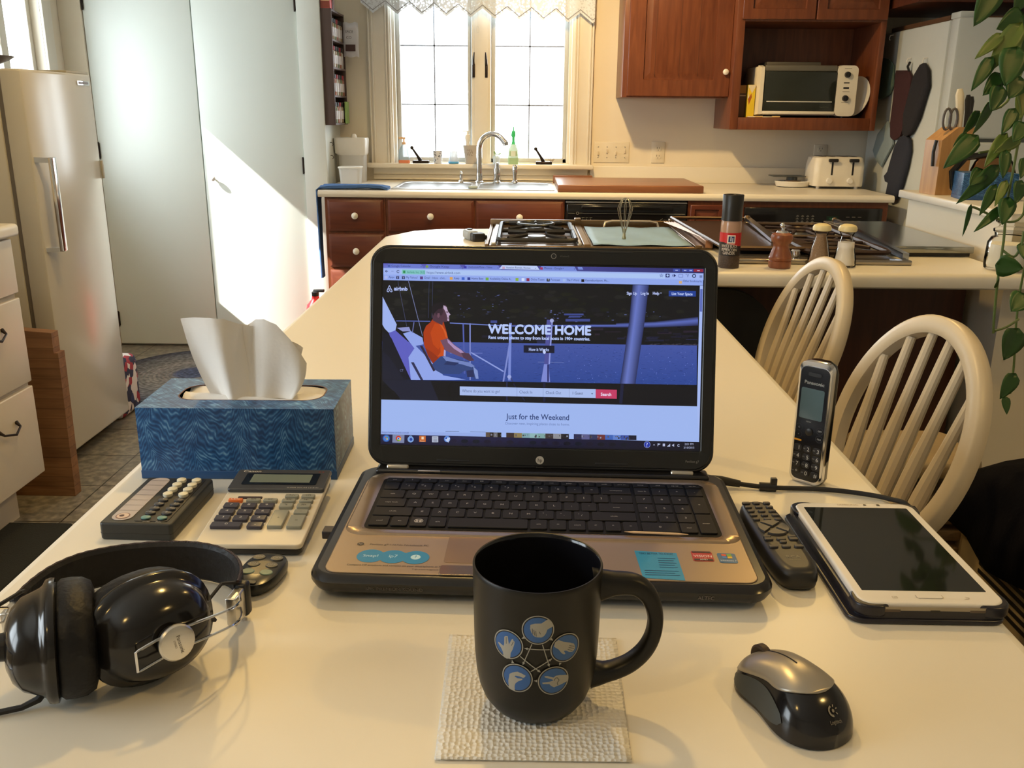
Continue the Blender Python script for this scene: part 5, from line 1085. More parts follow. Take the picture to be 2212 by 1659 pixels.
m = MB(); m.slab(.013, .001, .034, .108, .003, .018, .0185, .0002); m.build('key_bed', BLACK, t)
def keyp(r, h, y0=0): return [(r * .9, y0), (r, y0 + h * .3), (r * .95, y0 + h * .8), (r * .6, y0 + h), (.0002, y0 + h * 1.05)]
for k in range(4):
    for x in (.006, .0225):
        m = MB(); m.lathe(keyp(.0052, .0042, .0185), (x, .046 - .0125 * k, 0), 16); m.build('round_key', mat('ivory_key', (.78, .74, .58), .3), t)
for k in range(4):
    for x in (.006, .0225):
        m = MB(); m.lathe(keyp(.0046, .0022, .0185), (x, -.004 - .0105 * k, 0), 16, sx=1.15, sy=.8); kk = m.build('dark_key', mat('grey_key', (.06, .06, .065), .35), t)
        a = Art(); a.text('%d' % ((2 * k + (1 if x < .01 else 2)) % 10), x, -.004 - .0105 * k - .0017, .0035, lin('b8b8b8'), 1, 'c', width=.002)
        a.build('digit', INK, lambda x_, y_, l: Vector((x_, y_, .0209 + l)), kk)
for x in (.006, .0225):
    m = MB(); m.lathe(keyp(.005, .002, .0185), (x, -.0465, 0), 16, sy=.75); m.build('teal_key', mat('teal_key', (.16, .32, .30), .35), t)
a = Art(); a.text('STORE', .006, -.0555, .0018, lin('b8b8b8'), 1, width=.007); a.text('DIAL', .019, -.0555, .0018, lin('b8b8b8'), 1, width=.006); a.build('key_lettering', INK, lambda x, y, l: Vector((x, y, .0186 + l)), t)
# ---------------------------------------------------------------- calculator
t = thing('calculator', 'cream desk calculator with dark keys and a grey display beside the tissue box', 'calculator', (-.2565, .781, T + .0004), math.radians(0.6)); t.scale = (.98, .925, 1)
tilt = math.radians(3.2); MT = Matrix.Translation((0, 0, .002)) @ Matrix.Rotation(tilt, 4, 'X')
cx = -.0015
def cslab(name, mt, x, y, w, h, r, z0, z1, b=.001, parent=None):
    q = MB(); q.M = MT; q.slab(x, y, w, h, r, z0, z1, b); return q.build(name, mt, parent or t)
cslab('base', BLACK, cx, .083, .103, .163, .006, 0, .006)
cslab('face_plate', mat('calc_cream', (.68, .62, .50), .35, var=.02), cx, .083, .105, .166, .006, .006, .011, .0015)
hd = cslab('display_hood', mat('calc_slate', (.045, .048, .055), .35), cx, .143, .105, .052, .004, .0105, .0155, .0015)
lc = cslab('display_frame', BLACKG, cx + .001, .1425, .082, .030, .002, .0155, .016, .0002)
cslab('lcd', mat('lcd_green', (.17, .20, .16), .2), cx + .001, .1435, .066, .021, .001, .016, .0162, .0001, lc)
a = Art(); a.text('Canon', -.046, .1602, .0055, lin('d8d4cc'), 1, width=.020); a.text('SUPER SOLAR LS-81H', .012, .1195, .0022, lin('b8b4ac'), 1, width=.034); a.disc(.040, .162, .0012, lin('803030'), 1); a.disc(.044, .162, .0012, lin('803030'), 1)
a.build('lettering', INK, lambda x, y, l: MT @ Vector((cx + x, y, .0157 + l)), hd)
KD, KG, KO = mat('calc_key_dark', (.045, .042, .06), .35), mat('calc_key_grey', (.26, .26, .21), .35), mat('calc_key_orange', (.70, .16, .03), .35)
cslab('rate_switch', mat('dark_maroon', (.03, .015, .02), .4), cx - .024, .1035, .026, .005, .001, .0108, .012, .0004)
RW_ = [.0935, .0825, .0705, .0585, .0465]   # row centres (y) from the top
def ckey(x, y, w, h, mt, s=''):
    k = cslab('key', mt, cx + x, y, w, h, .0015, .0108, .0148, .001)
    if s: a = Art(); a.text(s, cx + x, y - .0016, .0034, lin('d8d4cc' if mt is KD else 'f0e8e0' if mt is KO else '2a2822'), 1, 'c', width=.0022 * len(s) + .0008); a.build('key_legend', INK, lambda x_, y_, l: MT @ Vector((x_, y_, .01485 + l)), k)
for x, s, mt in ((-.0365, 'CE/C', KO), (-.0175, 'RM', KG), (.0005, 'GT', KG)): ckey(x, .0935, .015, .006, mt, s)
for r_, ss in enumerate(('789', '456', '123')):
    for c_, s in enumerate(ss): ckey(-.0375 + .0185 * c_ - .0005 * r_, .0805 - .0145 * r_, .0155, .0105, KD, s)
ckey(-.0305, .0365, .031, .0105, KD, '0'); ckey(-.0015, .0365, .0155, .0105, KD, '.')
for x, y, s in ((.021, .1040, '+/-'), (.0385, .1040, 'CM'), (.020, .0930, 'RM'), (.0385, .0930, 'M-'), (.020, .0810, '%'), (.0385, .0810, 'M+'), (.0385, .0665, '-')): ckey(x, y, .0145, .0065 if y > .09 else .009, KG, s)
ckey(.0185, .051, .0155, .036, KG, '+'); ckey(.0380, .0455, .0155, .026, KG, '=')
# ---------------------------------------------------------------- key fob remote
t = thing('fob_remote', 'small black oval remote with six round buttons between headphones and calculator', 'remote', (-.233, .737, T + .0004), math.radians(-6))
m = MB(); R = []
def egg(s, z): return [Vector((.0195 * s * math.copysign(abs(math.cos(q)) ** .75, math.cos(q)) * (1 + .10 * math.sin(q)), .032 * s * math.copysign(abs(math.sin(q)) ** .8, math.sin(q)), z)) for q in [2 * PI * i / 36 for i in range(36)]]
m.loft([egg(.88, 0), egg(.97, .002), egg(1, .006), egg(1, .008), egg(.95, .011), egg(.8, .0125), egg(.4, .013)]); m.build('case', mat('fob_black', (.018, .02, .019), .25), t)
for k in range(3):
    for x in (-.0085, .0085):
        m = MB(); m.lathe([(.006, .011), (.006, .0132), (.0055, .0137), (.0002, .0138)], (x, .018 - .0135 * k, 0), 18, sy=.8); kk = m.build('button', mat('fob_green', (.22, .32, .26), .4) if k == 2 else mat('fob_grey', (.055, .058, .058), .35), t)
        if k < 2: a = Art(); a.text('ON' if x < 0 else 'OFF', x, .0168 - .0135 * k, .0026, lin('9a9a98'), 1, 'c', width=.0075); a.build('legend', INK, lambda x_, y_, l: Vector((x_, y_, .0139 + l)), kk)
m = MB(); m.slab(0, -.026, .012, .006, .002, .0110, .0126, .0005); m.build('lanyard_slot', BLACK, t)
# ---------------------------------------------------------------- headphones
hp = thing('headphones', 'black retro headphones with silver caps lying on their side at the left', 'headphones', (-.30, .62, T + .0005)); HO = Vector((-.30, .62, T + .0005))
HPB = mat('headphone_gloss', (.010, .009, .009), .16, var=.1); PAD = mat('leatherette', (.006, .006, .008), .5, spec=.3, bump=.5, bsc=150, var=.2); SIL = mat('satin_silver', (.68, .66, .62), .3, 1)
def hpcup(c, n, dome, flip=1, name='ear_cup'):
    n = Vector(n).normalized(); sx = Vector((0, 0, 1)).cross(n).normalized(); sy = n.cross(sx); Mx = Matrix((sx, sy, n)).transposed().to_4x4(); Mx.translation = Vector(c) - HO
    def ring(s, d, e=2.35):
        out = []
        for i in range(40):
            q = 2 * PI * i / 40; cc, ss = math.cos(q), math.sin(q); rad = (abs(cc) ** e + abs(ss) ** e) ** (-1 / e)
            out.append(Mx @ Vector((.0465 * s * cc * rad, .0395 * s * ss * rad, d)))
        return out
    q = MB(); q.loft([ring(.96, 0), ring(1.02, .001), ring(1.03, .004), ring(1.01, .007), ring(.93, .009, 2.3), ring(.90, .011, 2.2), ring(.87, dome * .42, 2.15), ring(.79, dome * .68, 2.1), ring(.64, dome * .87, 2), ring(.42, dome * .98, 2), ring(.2, dome, 2)]); cup = q.build(name, HPB, hp, smooth=50)
    q = MB(); q.loft([ring(.93, 0), ring(.99, -.003), ring(1.0, -.010), ring(.98, -.017), ring(.9, -.023), ring(.74, -.025), ring(.6, -.02), ring(.55, -.012)]); q.build('ear_pad', PAD, hp, smooth=60)
    q = MB(); q.cyl(Mx @ Vector((0, 0, dome - .003)), Mx @ Vector((0, 0, dome + .007)), .0105, .0095); q.build('cap_post', BLACK, cup)
    q = MB(); R = []
    for r_, d in ((.0125, .007), (.0133, .008), (.0133, .0095), (.0122, .0108), (.008, .0116), (.0003, .0118)): R.append([Mx @ Vector((r_ * math.cos(2 * PI * i / 28), r_ * math.sin(2 * PI * i / 28), dome + d)) for i in range(28)])
    q.loft(R); cp = q.build('silver_cap', SIL, cup)
    return Mx, cup, cp
NR = (.72, -.68, .14); domeR = .036
MR, cupR, capR = hpcup((-.273, .590, .9525), NR, domeR)
a = Art(); a.text('Panasonic', 0, -.0012, .0028, lin('3a3430'), 1, 'c', width=.014, rot=-PI / 2 + .15); a.text('STEREO', -.003, 0, .0014, lin('6a6460'), 1, 'c', width=.006, rot=-PI / 2 + .15)
a.build('cap_lettering', INK, lambda x, y, l: MR @ Vector((x, y, domeR + .0117 + l)), capR)
NL = (-.90, -.43, .06); domeL = .034
ML, cupL, capL = hpcup((-.3315, .572, .9525), NL, domeL)
bp = [(-.401, .640), (-.401, .665), (-.396, .690), (-.384, .710), (-.366, .723), (-.343, .732), (-.315, .737), (-.288, .736), (-.264, .727), (-.246, .711), (-.235, .690), (-.231, .668)]
bpts = [Vector((x, y, T + .0195)) - HO for x, y in bp]; Q = []
for i in range(len(bpts) - 1):
    for k in range(5):
        s = k / 5; p0 = bpts[max(0, i - 1)]; p1 = bpts[i]; p2 = bpts[i + 1]; p3 = bpts[min(len(bpts) - 1, i + 2)]
        Q.append(.5 * ((2 * p1) + (p2 - p0) * s + (2 * p0 - 5 * p1 + 4 * p2 - p3) * s * s + (3 * p1 - p0 - 3 * p2 + p3) * s ** 3))
Q.append(bpts[-1]); secf = lambda w, d0, d1: [(-w, d0), (-w + .003, d1), (w - .003, d1), (w, d0), (w - .003, -d0), (-w + .003, -d0)]
m = MB(); m.sweep(Q, secf(.0182, .0014, .0040), (0, 0, 1)); hb_ = m.build('headband', PAD, hp, smooth=40)
for zz in (.0172, -.0172):
    m = MB(); 
    m.tube([p + Vector((0, 0, zz)) + Vector((0, 0, .0004 * (i % 2))) for i, p in enumerate(Q)], .0015, 6); m.build('stitched_edge', mat('edge_piping', (.03, .012, .012), .5, bump=1, bsc=900), hb_)
# yokes
def yoke(s, cap, end, mid, w, nrm, name='wire_arm'):
    s, cap, end, mid = [Vector(q) - HO for q in (s, cap, end, mid)]; up = Vector(w); m = MB(); out = []
    for sg in (1, -1):
        base = [s + up * .7 * sg, mid + up * .9 * sg, cap + up * sg, end + up * sg]; P = []
        for i in range(3):
            for k in range(8):
                q = k / 8; p0, p1, p2, p3 = base[max(0, i - 1)], base[i], base[i + 1], base[min(3, i + 2)]
                P.append(.5 * ((2 * p1) + (p2 - p0) * q + (2 * p0 - 5 * p1 + 4 * p2 - p3) * q * q + (3 * p1 - p0 - 3 * p2 + p3) * q ** 3))
        P.append(base[-1]); out.append(P)
    m.tube(out[0] + out[1][::-1], .0010, 6); return m.build(name, CHROME, hp)
cR = MR @ Vector((0, 0, domeR + .006)) + HO; tR = Vector((.68, .72, .0)).normalized()
yoke((-.2315, .668, .931), cR, cR - tR * .028 + Vector((0, 0, -.004)), (-.2155, .612, .950), (0, 0, .0078), NR)
cL = ML @ Vector((0, 0, domeL + .006)) + HO; tL = Vector((-.43, .90, 0)).normalized()
yoke((-.401, .640, .931), cL, cL - tL * .028, (-.399, .60, .950), (0, 0, .0078), NL)
for (x, y, r) in ((-.2305, .664, -.1), (-.401, .637, .1)):
    m = MB(); m.M = Matrix.Translation(Vector((x, y, T + .0195)) - HO) @ Matrix.Rotation(r, 4, 'Z'); m.bbox(-.0045, -.016, -.0125, .0045, .004, .0125, .0015); sl = m.build('slider', SIL, hp)
    m = MB(); m.M = Matrix.Translation(Vector((x, y, T + .0195)) - HO) @ Matrix.Rotation(r, 4, 'Z'); m.bbox(-.006, .003, -.015, .006, .014, .015, .003); m.build('band_end', BLACK, sl)
m = MB(); m.tube([Vector(p) - HO for p in ((-.232, .672, .944), (-.240, .655, .952), (-.246, .640, .946), (-.241, .625, .942), (-.232, .612, .945), (-.236, .604, .950))], .0016, 6); m.build('thin_cable', RUBBER, hp)
m = MB(); m.tube([Vector(p) - HO for p in ((-.398, .648, .947), (-.39, .630, .956), (-.398, .610, .955), (-.41, .590, .948))], .0016, 6); m.build('thin_cable', RUBBER, hp)
m = MB(); m.tube([Vector(p) - HO for p in ((-.334, .558, .926), (-.340, .550, .917), (-.350, .545, .9135), (-.37, .537, .913), (-.40, .53, .913), (-.44, .525, .913), (-.455, .51, .913))], [.0032, .0028] + [.0022] * 5, 8); m.build('audio_cable', RUBBER, hp)
# ---------------------------------------------------------------- laptop
lp = thing('laptop', 'open laptop with bronze palm rest and a lit screen showing a travel site', 'laptop', (.0185, .694, T + .0004), math.radians(-1.5))
LT = Matrix.Translation((0, 0, .0)); bw, bd = .405, .262
BRZ = mat('bronze_metallic', (.36, .27, .18), .36, .5, var=.03, sc=5); BRZ2 = mat('bronze_bezel', (.36, .26, .165), .25, .6, var=.03)
m = MB(); m.loft([rr(0, bd / 2 + .004, bw - .03, bd - .02, .02, .003, 8), rr(0, bd / 2, bw - .006, bd - .006, .022, .009, 8), rr(0, bd / 2, bw, bd, .024, .015, 8), rr(0, bd / 2, bw, bd, .024, .019, 8), rr(0, bd / 2 + .001, bw - .004, bd - .005, .022, .0225, 8), rr(0, bd / 2 + .002, bw - .012, bd - .012, .018, .0238, 8)]); base = m.build('base', mat('laptop_black', (.013, .012, .012), .22), lp)
m = MB(); [m.cyl((x, y, -.0002), (x, y, .004), .007, n=12) for x in (-.16, .16) for y in (.03, .22)]; m.build('feet', RUBBER, lp)
m = MB(); m.slab(0, .117, bw - .026, .214, .012, .0236, .0246, .0008, n=6); pr_ = m.build('palm_rest', BRZ, lp)
# keyboard surround: raised frame
kx0, kx1, ky0, ky1 = -.171, .1735, .096, .222
m = MB(); cxk, cyk = (kx0 + kx1) / 2, (ky0 + ky1) / 2
m.loft([rr(cxk, cyk, kx1 - kx0 + .034, ky1 - ky0 + .026, .018, .0246, 7), rr(cxk, cyk, kx1 - kx0 + .030, ky1 - ky0 + .022, .017, .0262, 7), rr(cxk, cyk, kx1 - kx0 + .010, ky1 - ky0 + .008, .011, .0262, 7), rr(cxk, cyk, kx1 - kx0, ky1 - ky0, .008, .0250, 7)]); m.build('keyboard_surround', BRZ2, lp)
m = MB(); m.slab(cxk, cyk, kx1 - kx0, ky1 - ky0, .008, .0250, .0254, .0001); kbd = m.build('keyboard_tray', mat('tray_black', (.006, .006, .006), .6, spec=.2), lp)
KEYM = mat('key_black', (.010, .009, .009), .6, var=.08, spec=.25)
def lkey(x0, x1, y0, y1, s='', s2='', h=.0035):
    q = MB(); g = .0011; q.slab((x0 + x1) / 2, (y0 + y1) / 2, x1 - x0 - 2 * g, y1 - y0 - 2 * g, .0018, .0256, .0273, .0006, n=3, k=2); k = q.build('key', KEYM, lp)
    if s:
        a = Art(); cx_, cy_ = (x0 + x1) / 2, (y0 + y1) / 2; c = lin('b9b4ae'); hh = min(.0034, (y1 - y0) * .3)
        long = len(s) > 1
        if s == 'WIN': a.ring(cx_, cy_, .0045, .0006, c, 1, 20); [a.rect(cx_ + dx * .0017 - .0013, cy_ + dy * .0014 - .0011, cx_ + dx * .0017 + .0013, cy_ + dy * .0014 + .0011, c, 1) for dx in (-1, 1) for dy in (-1, 1)]
        else: a.text(s, cx_ if not long else cx_ - (x1 - x0) * .0, cy_ - hh / 2, hh * (.62 if long else 1), c, 1, 'c', width=(.0014 * len(s) + .0004) if long else None)
        if s2: a.text(s2, cx_ - .003, cy_ + .0018, .002, c, 1, 'c')
        a.build('key_legend', INK, lambda x, y, l: Vector((x, y, .0274 + l)), k)
rowy = [ky1 - .0025]; hs = [.0125, .0205, .0215, .0215, .0215, .0225]
for h_ in hs: rowy.append(rowy[-1] - h_)
kw = .0191; mainw = .2585; X0 = kx0 + .003; xn = kx1 - .003 - .0735
def rowkeys(r, items, x0, x1):
    tot = sum(w for _, w in items); x = x0
    for s, w in items:
        ww = (x1 - x0) * w / tot; s1, s2 = (s if isinstance(s, tuple) else (s, '')); lkey(x, x + ww, rowy[r + 1], rowy[r], s1, s2); x += ww
xm1 = xn - .0015
rowkeys(0, [(s, 1) for s in ['esc', '?', '*', 'sun', 'dim', 'O', 'mute', 'v-', 'v+', 'rew', 'play', 'fwd', 'wifi', 'prt sc']], X0, xm1)
rowkeys(0, [(s, 1) for s in ['home', 'end', 'pg up', 'pg dn']], xn, kx1 - .003)
rowkeys(1, [('', 1)] + [((str(i % 10), c), 1) for i, c in zip(range(1, 11), '!@#$%^&*()')] + [('-', 1), ('=', 1), ('backspace', 1.9)], X0, xm1)
rowkeys(1, [('num lk', 1), ('/', 1), ('*', 1), ('-', 1)], xn, kx1 - .003)
rowkeys(2, [('tab', 1.5)] + [(c, 1) for c in 'QWERTYUIOP'] + [('[', 1), (']', 1), ('\\', 1.4)], X0, xm1)
rowkeys(3, [('caps lock', 1.75)] + [(c, 1) for c in 'ASDFGHJKL'] + [(';', 1), ("'", 1), ('enter', 2.15)], X0, xm1)
rowkeys(4, [('shift', 2.3)] + [(c, 1) for c in 'ZXCVBNM'] + [((',', '<'), 1), (('.', '>'), 1), (('/', '?'), 1), ('shift', 2.6)], X0, xm1)
rowkeys(5, [('ctrl', 1.25), ('fn', 1.1), ('WIN', 1.1), ('alt', 1.1), ('', 4.7), ('alt', 1.1), ('=', 1.1), ('ctrl', 1.1), ('<', 1.0), ('^', 1.0), ('>', 1.0)], X0, xm1)
nx = [(xn + (kx1 - .003 - xn) * i / 4) for i in range(5)]
for r, ss in ((2, '789'), (3, '456'), (4, '123')):
    for i, s in enumerate(ss): lkey(nx[i], nx[i + 1], rowy[r + 1], rowy[r], s)
lkey(nx[0], nx[2], rowy[6], rowy[5], '0'); lkey(nx[2], nx[3], rowy[6], rowy[5], 'del'); lkey(nx[3], nx[4], rowy[4], rowy[2], '+'); lkey(nx[3], nx[4], rowy[6], rowy[4], 'enter')
# touch pad, buttons, stickers
m = MB(); m.slab(-.033, .058, .106, .052, .003, .0246, .0249, .0002); m.build('touchpad', mat('bronze_pad', (.25, .17, .11), .42, .6), lp)
m = MB(); m.slab(-.033, .0175, .110, .0175, .003, .0246, .0256, .0006); m.build('touchpad_buttons', mat('bronze_button', (.36, .28, .19), .22, .8), lp)
a = Art(); bl = lin('1b86b8')
for k in range(3): a.disc(-.153 + .0205 * k, .041 - .0005 * k, .0125, bl, .7 + .3 * k, ry=.0125)
a.rect(-.153, .0335, -.112, .0485, bl, .5)
a.text('Snap!', -.160, .039, .0045, lin('bfe4f4'), 2.2, width=.014); a.text('ip7', -.1365, .039, .005, lin('bfe4f4'), 2, width=.008); a.disc(-.112, .0405, .0045, lin('bfe4f4'), 2); a.text('?', -.1132, .0385, .005, bl, 3)
a.disc(-.1665, .064, .0032, lin('2c2420'), 1); a.text('hp', -.1665, .0628, .0026, lin('b0a090'), 2, 'c'); a.text('Pavilion g7-1167dx Notebook PC', -.158, .0625, .003, lin('3a2c22'), 1, width=.055)
a.text('Compare HP products and reviews on your smartphone at hp', -.171, .0225, .0028, lin('2c221c'), 1, width=.085); a.text('hp.com/go/snap', -.112, .0175, .002, lin('3a2e26'), 1, width=.03)
a.build('left_stickers', INK, lambda x, y, l: Vector((x, y, .0247 + l)), pr_, label='pale blue linked-circle sticker with small print')
m = MB(); pts = [(.0865, .0655), (.1245, .0625), (.1255, .0120), (.0895, .0150)][::-1]; m.prism([(p[0], p[1] - 0.001) for p in pts], .0247, .0249); sk_ = m.build('blue_sticker', mat('sticker_blue', (.02, .27, .50), .45), lp, label='bright blue sticker on the right palm rest')
a = Art(); dk = lin('0a3c66'); a.text('TEXT BETTER TO 474747', .090, .0575, .0034, dk, 1, width=.031); 
for k in range(5): a.rect(.106, .050 - .0042 * k, .122 - .002 * (k % 2), .0508 - .0042 * k, dk, 1)
for k in range(3): a.rect(.092, .0265 - .0038 * k, .122 - .004 * (k % 2), .0273 - .0038 * k, dk, 1)
a.build('sticker_print', INK, lambda x, y, l: Vector((x, y, .0250 + l)), sk_)
m = MB(); m.slab(.1475, .0570, .019, .0195, .002, .0247, .0249, .0001); s2_ = m.build('red_sticker', mat('sticker_red', (.45, .03, .03), .35), lp, label='red and black badge sticker')
a = Art(); a.rect(.139, .048, .156, .0515, lin('201414'), 1); a.text('VISION', .1475, .0545, .0042, lin('f0e0e0'), 1, 'c', width=.0165); a.text('AMD', .1475, .0488, .0024, lin('e0d8d8'), 2, 'c', width=.007); a.rect(.139, .063, .156, .066, lin('301418'), 1); a.build('sticker_print', INK, lambda x, y, l: Vector((x, y, .0250 + l)), s2_)
m = MB(); m.slab(.1695, .0545, .0165, .0185, .002, .0247, .0249, .0001); s3_ = m.build('window_sticker', mat('sticker_navy', (.03, .12, .26), .3), lp, label='dark blue sticker with a four-colour flag')
a = Art()
for dx, dy, c in ((-1, 1, 'd04828'), (1, 1, '70a838'), (-1, -1, '3c80c8'), (1, -1, 'e0b830')): a.poly([(.1695 + dx * .0003, .0575 + dy * .0003), (.1695 + dx * .0045, .0575 + dy * .0003 + .0004), (.1695 + dx * .0045, .0575 + dy * .0042 + .0004), (.1695 + dx * .0003, .0575 + dy * .0042)], lin(c), 1)
a.text('Windows 7', .1695, .0480, .0026, lin('d8e4f0'), 1, 'c', width=.0145); a.build('sticker_print', INK, lambda x, y, l: Vector((x, y, .0250 + l)), s3_)
a = Art(); a.text('SRS PREMIUM SOUND', -.150, .0135, .003, lin('4a4440'), 1, width=.05); a.build('front_lettering', INK, lambda x, y, l: Vector((x, -.0002 - l, y)), base)
a = Art(); a.text('ALTEC', .135, .0130, .0035, lin('6a625c'), 1, width=.014); a.build('speaker_lettering', INK, lambda x, y, l: Vector((x, -.0002 - l, y)), base)
# side plugs
m = MB(); m.bbox(-bw / 2 - .011, .105, .008, -bw / 2 + .002, .119, .016, .001); tag_o = m.build('usb_receiver', mat('dongle_black', (.02, .015, .018), .4), lp, label='tiny black plug in the left side')
# hinges and lid
hy, hz = .250, .024
m = MB(); m.bbox(-.185, .240, .021, .185, .262, .0275, .003); m.build('hinge_bar', mat('laptop_black', (.013, .012, .012), .22), lp)
m = MB(); m.bbox(-.137, .236, .0272, -.112, .2385, .029, .0005); m.build('media_button', SIL, lp)
ang = math.radians(15.0)
LM = Matrix.Translation((-.0028, hy, hz)) @ Matrix.Rotation(PI / 2 - ang, 4, 'X')     # local x across, y up the lid, z toward the viewer
def lm(x, y, z): return LM @ Vector((x, y, z))
lw, lh = .3865, .2475
m = MB(); m.M = LM; m.slab(0, lh / 2 + .004, lw, lh, .022, -.007, .0, .002, n=8); lid = m.build('lid', mat('laptop_black', (.013, .012, .012), .22), lp)
m = MB(); m.M = LM; m.loft([rr(0, lh / 2 + .004, lw - .006, lh - .006, .020, 0, 8), rr(0, lh / 2 + .004, lw - .008, lh - .008, .019, .001, 8), rr(-.0005, .1293, .3595, .2065, .002, .001, 8), rr(-.0005, .1293, .358, .205, .002, .0004, 8)], cap=False); bz = m.build('bezel', mat('bezel_black', (.010, .0095, .009), .3), lp)
for x0, x1 in ((-.184, -.132 + 0), ): pass
for xa, xb in ((-.171, -.146), (.146, .171)):
    m = MB(); m.M = LM; m.bbox(xa, -.006, -.006, xb, .006, .0045, .002); m.build('hinge_cover', mat('hinge_silver', (.55, .50, .42), .25, .7), lp)
m = MB(); m.M = LM; [m.bbox(x0, y0, .0009, x0 + .037, y0 + .0022, .0016, .0005) for x0 in (-.115, .062) for y0 in (.0105, .2455)]; m.build('rubber_bumper', RUBBER, lp)
a = Art(); c = lin('9a9690'); a.ring(.0115, .2412, .0030, .0006, c, 1, 20); a.disc(.0115, .2412, .0018, lin('26282a'), 1); a.text('HP TrueVision HD', .0185, .2404, .0016, lin('6a6660'), 1, width=.010)
a.disc(.0005, .0140, .0046, lin('b8b2a8'), 1); a.text('hp', .0005, .0121, .0042, lin('14110f'), 2, 'c', width=.005); a.text('Pavilion g7', .162, .0150, .0026, lin('8a847c'), 1, width=.015, align='l'); a.text('BeatsAudio', .0005, .0055, .0012, lin('4a4640'), 1, 'c', width=.008)
a.build('bezel_lettering', INK, lambda x, y, l: lm(x, y + .0, .0011 + l), bz)
# ---------------------------------------------------------------- what the screen shows
# picture coordinates: x 133..2097, y 148..1290 on a slightly skewed sheet, flattened here to the true 16:9 panel
src = [(133, 148), (2097, 175), (2077, 1292), (112, 1252)]
sw, sh = .3560, .2025; dst = [(-sw / 2, sh), (sw / 2, sh), (sw / 2, 0), (-sw / 2, 0)]
A_, B_ = [], []
for (x, y), (X, Y) in zip(src, dst):
    A_.append([x, y, 1, 0, 0, 0, -X * x, -X * y]); B_.append(X); A_.append([0, 0, 0, x, y, 1, -Y * x, -Y * y]); B_.append(Y)
hm = np.linalg.solve(np.array(A_, float), np.array(B_, float))
def hmap(x, y):
    w = hm[6] * x + hm[7] * y + 1; return (hm[0] * x + hm[1] * y + hm[2]) / w, (hm[3] * x + hm[4] * y + hm[5]) / w
a = Art(); L_ = lin
def sk(x): return (x - 133) * .0135      # baseline slope of the picture at the top
def qd(x0, y0, x1, y1, c, l=0, k=.0155):
    """picture-aligned rectangle: y at x=133, sheared with the panel"""
    f = lambda x, y: (x, y + (x - 133) * k)
    a.P.append(([f(x0, y0), f(x0, y1), f(x1, y1), f(x1, y0)], c, l))
def tx(s, x, y, h, c, l=5, w=None, align='l', bold=0):
    a.text(s, x, y, h, L_(c), l, align, w, rot=.0155, yflip=True, bold=bold)
# backdrop
a.P.append((src, L_('0a0b14'), 0))
# window frame strip, tabs
qd(133, 148, 2097, 180, [L_('5a5ab8'), L_('6a78c8'), L_('26265c'), L_('26265c')], 1)
for x0, x1, c in ((150, 372, '6878cc'), (385, 610, '6878cc'), (622, 845, '7080d2'), (1088, 1312, '7488d6')): a.poly([(x0, 177 + sk(x0)), (x0 + 14, 150 + sk(x0)), (x1 - 8, 150 + sk(x1)), (x1 + 8, 178 + sk(x1))], L_(c), 2)
a.poly([(843, 172 + sk(843)), (860, 149 + sk(860)), (1074, 149 + sk(1074)), (1090, 174 + sk(1090))], L_('bcccf4'), 3)
a.poly([(1322, 152 + sk(1322)), (1350, 152 + sk(1350)), (1358, 168 + sk(1358)), (1328, 168 + sk(1328))], L_('7488d6'), 3)
for x, s in ((182, 'Google Calendar'), (416, 'Google Keep'), (650, 'ChetLazzeloMaine - Yahoo'), (884, 'Vacation Rentals, Homes'), (1118, 'Photos - Google+')): tx(s, x, 168 + sk(x), 12, '26306a', 5, 120 if len(s) < 17 else 150)
for x in (362, 600, 832, 1062, 1300): tx('x', x, 168 + sk(x), 9, '141c50', 5)
for x, c in ((160, '4458a8'), (393, '7a9a4a'), (627, '2a2aa0'), (862, 'c0a0c0'), (1094, 'a03060')): qd(x, 156, x + 16, 170, L_(c), 5)
for x0, x1, c in ((1908, 1950, '3848a0'), (1962, 2000, '3848a0'), (2002, 2030, '3c4cac'), (2034, 2092, '8a2038')): qd(x0, 151, x1, 168, L_(c), 3); qd((x0 + x1) / 2 - 8, 158, (x0 + x1) / 2 + 8, 162, L_('c8d0f0'), 4)
# toolbar
qd(133, 176, 2094, 218, L_('9db2ee'), 4); qd(240, 184, 1858, 212, L_('a9c2f0'), 5)
qd(133, 214, 2092, 250, L_('8fa6ea'), 4)
qd(246, 184, 390, 212, L_('7cc0c0'), 6); tx('Airbnb, Inc. [US]', 278, 207, 13, '1c7a60', 7, 110); qd(254, 190, 268, 206, L_('2a8a50'), 7)
tx('https://www.airbnb.com', 398, 210, 15, '3a4a88', 7, 205)
a.path([(146, 196), (162, 196)], 3, L_('10184a'), 7); a.path([(153, 189), (146, 196), (153, 203)], 3, L_('10184a'), 7); a.ring(224, 198, 9, 3, L_('10184a'), 7, 16, .6, 5.8); a.path([(182, 196), (196, 196)], 3, L_('7888cc'), 7)
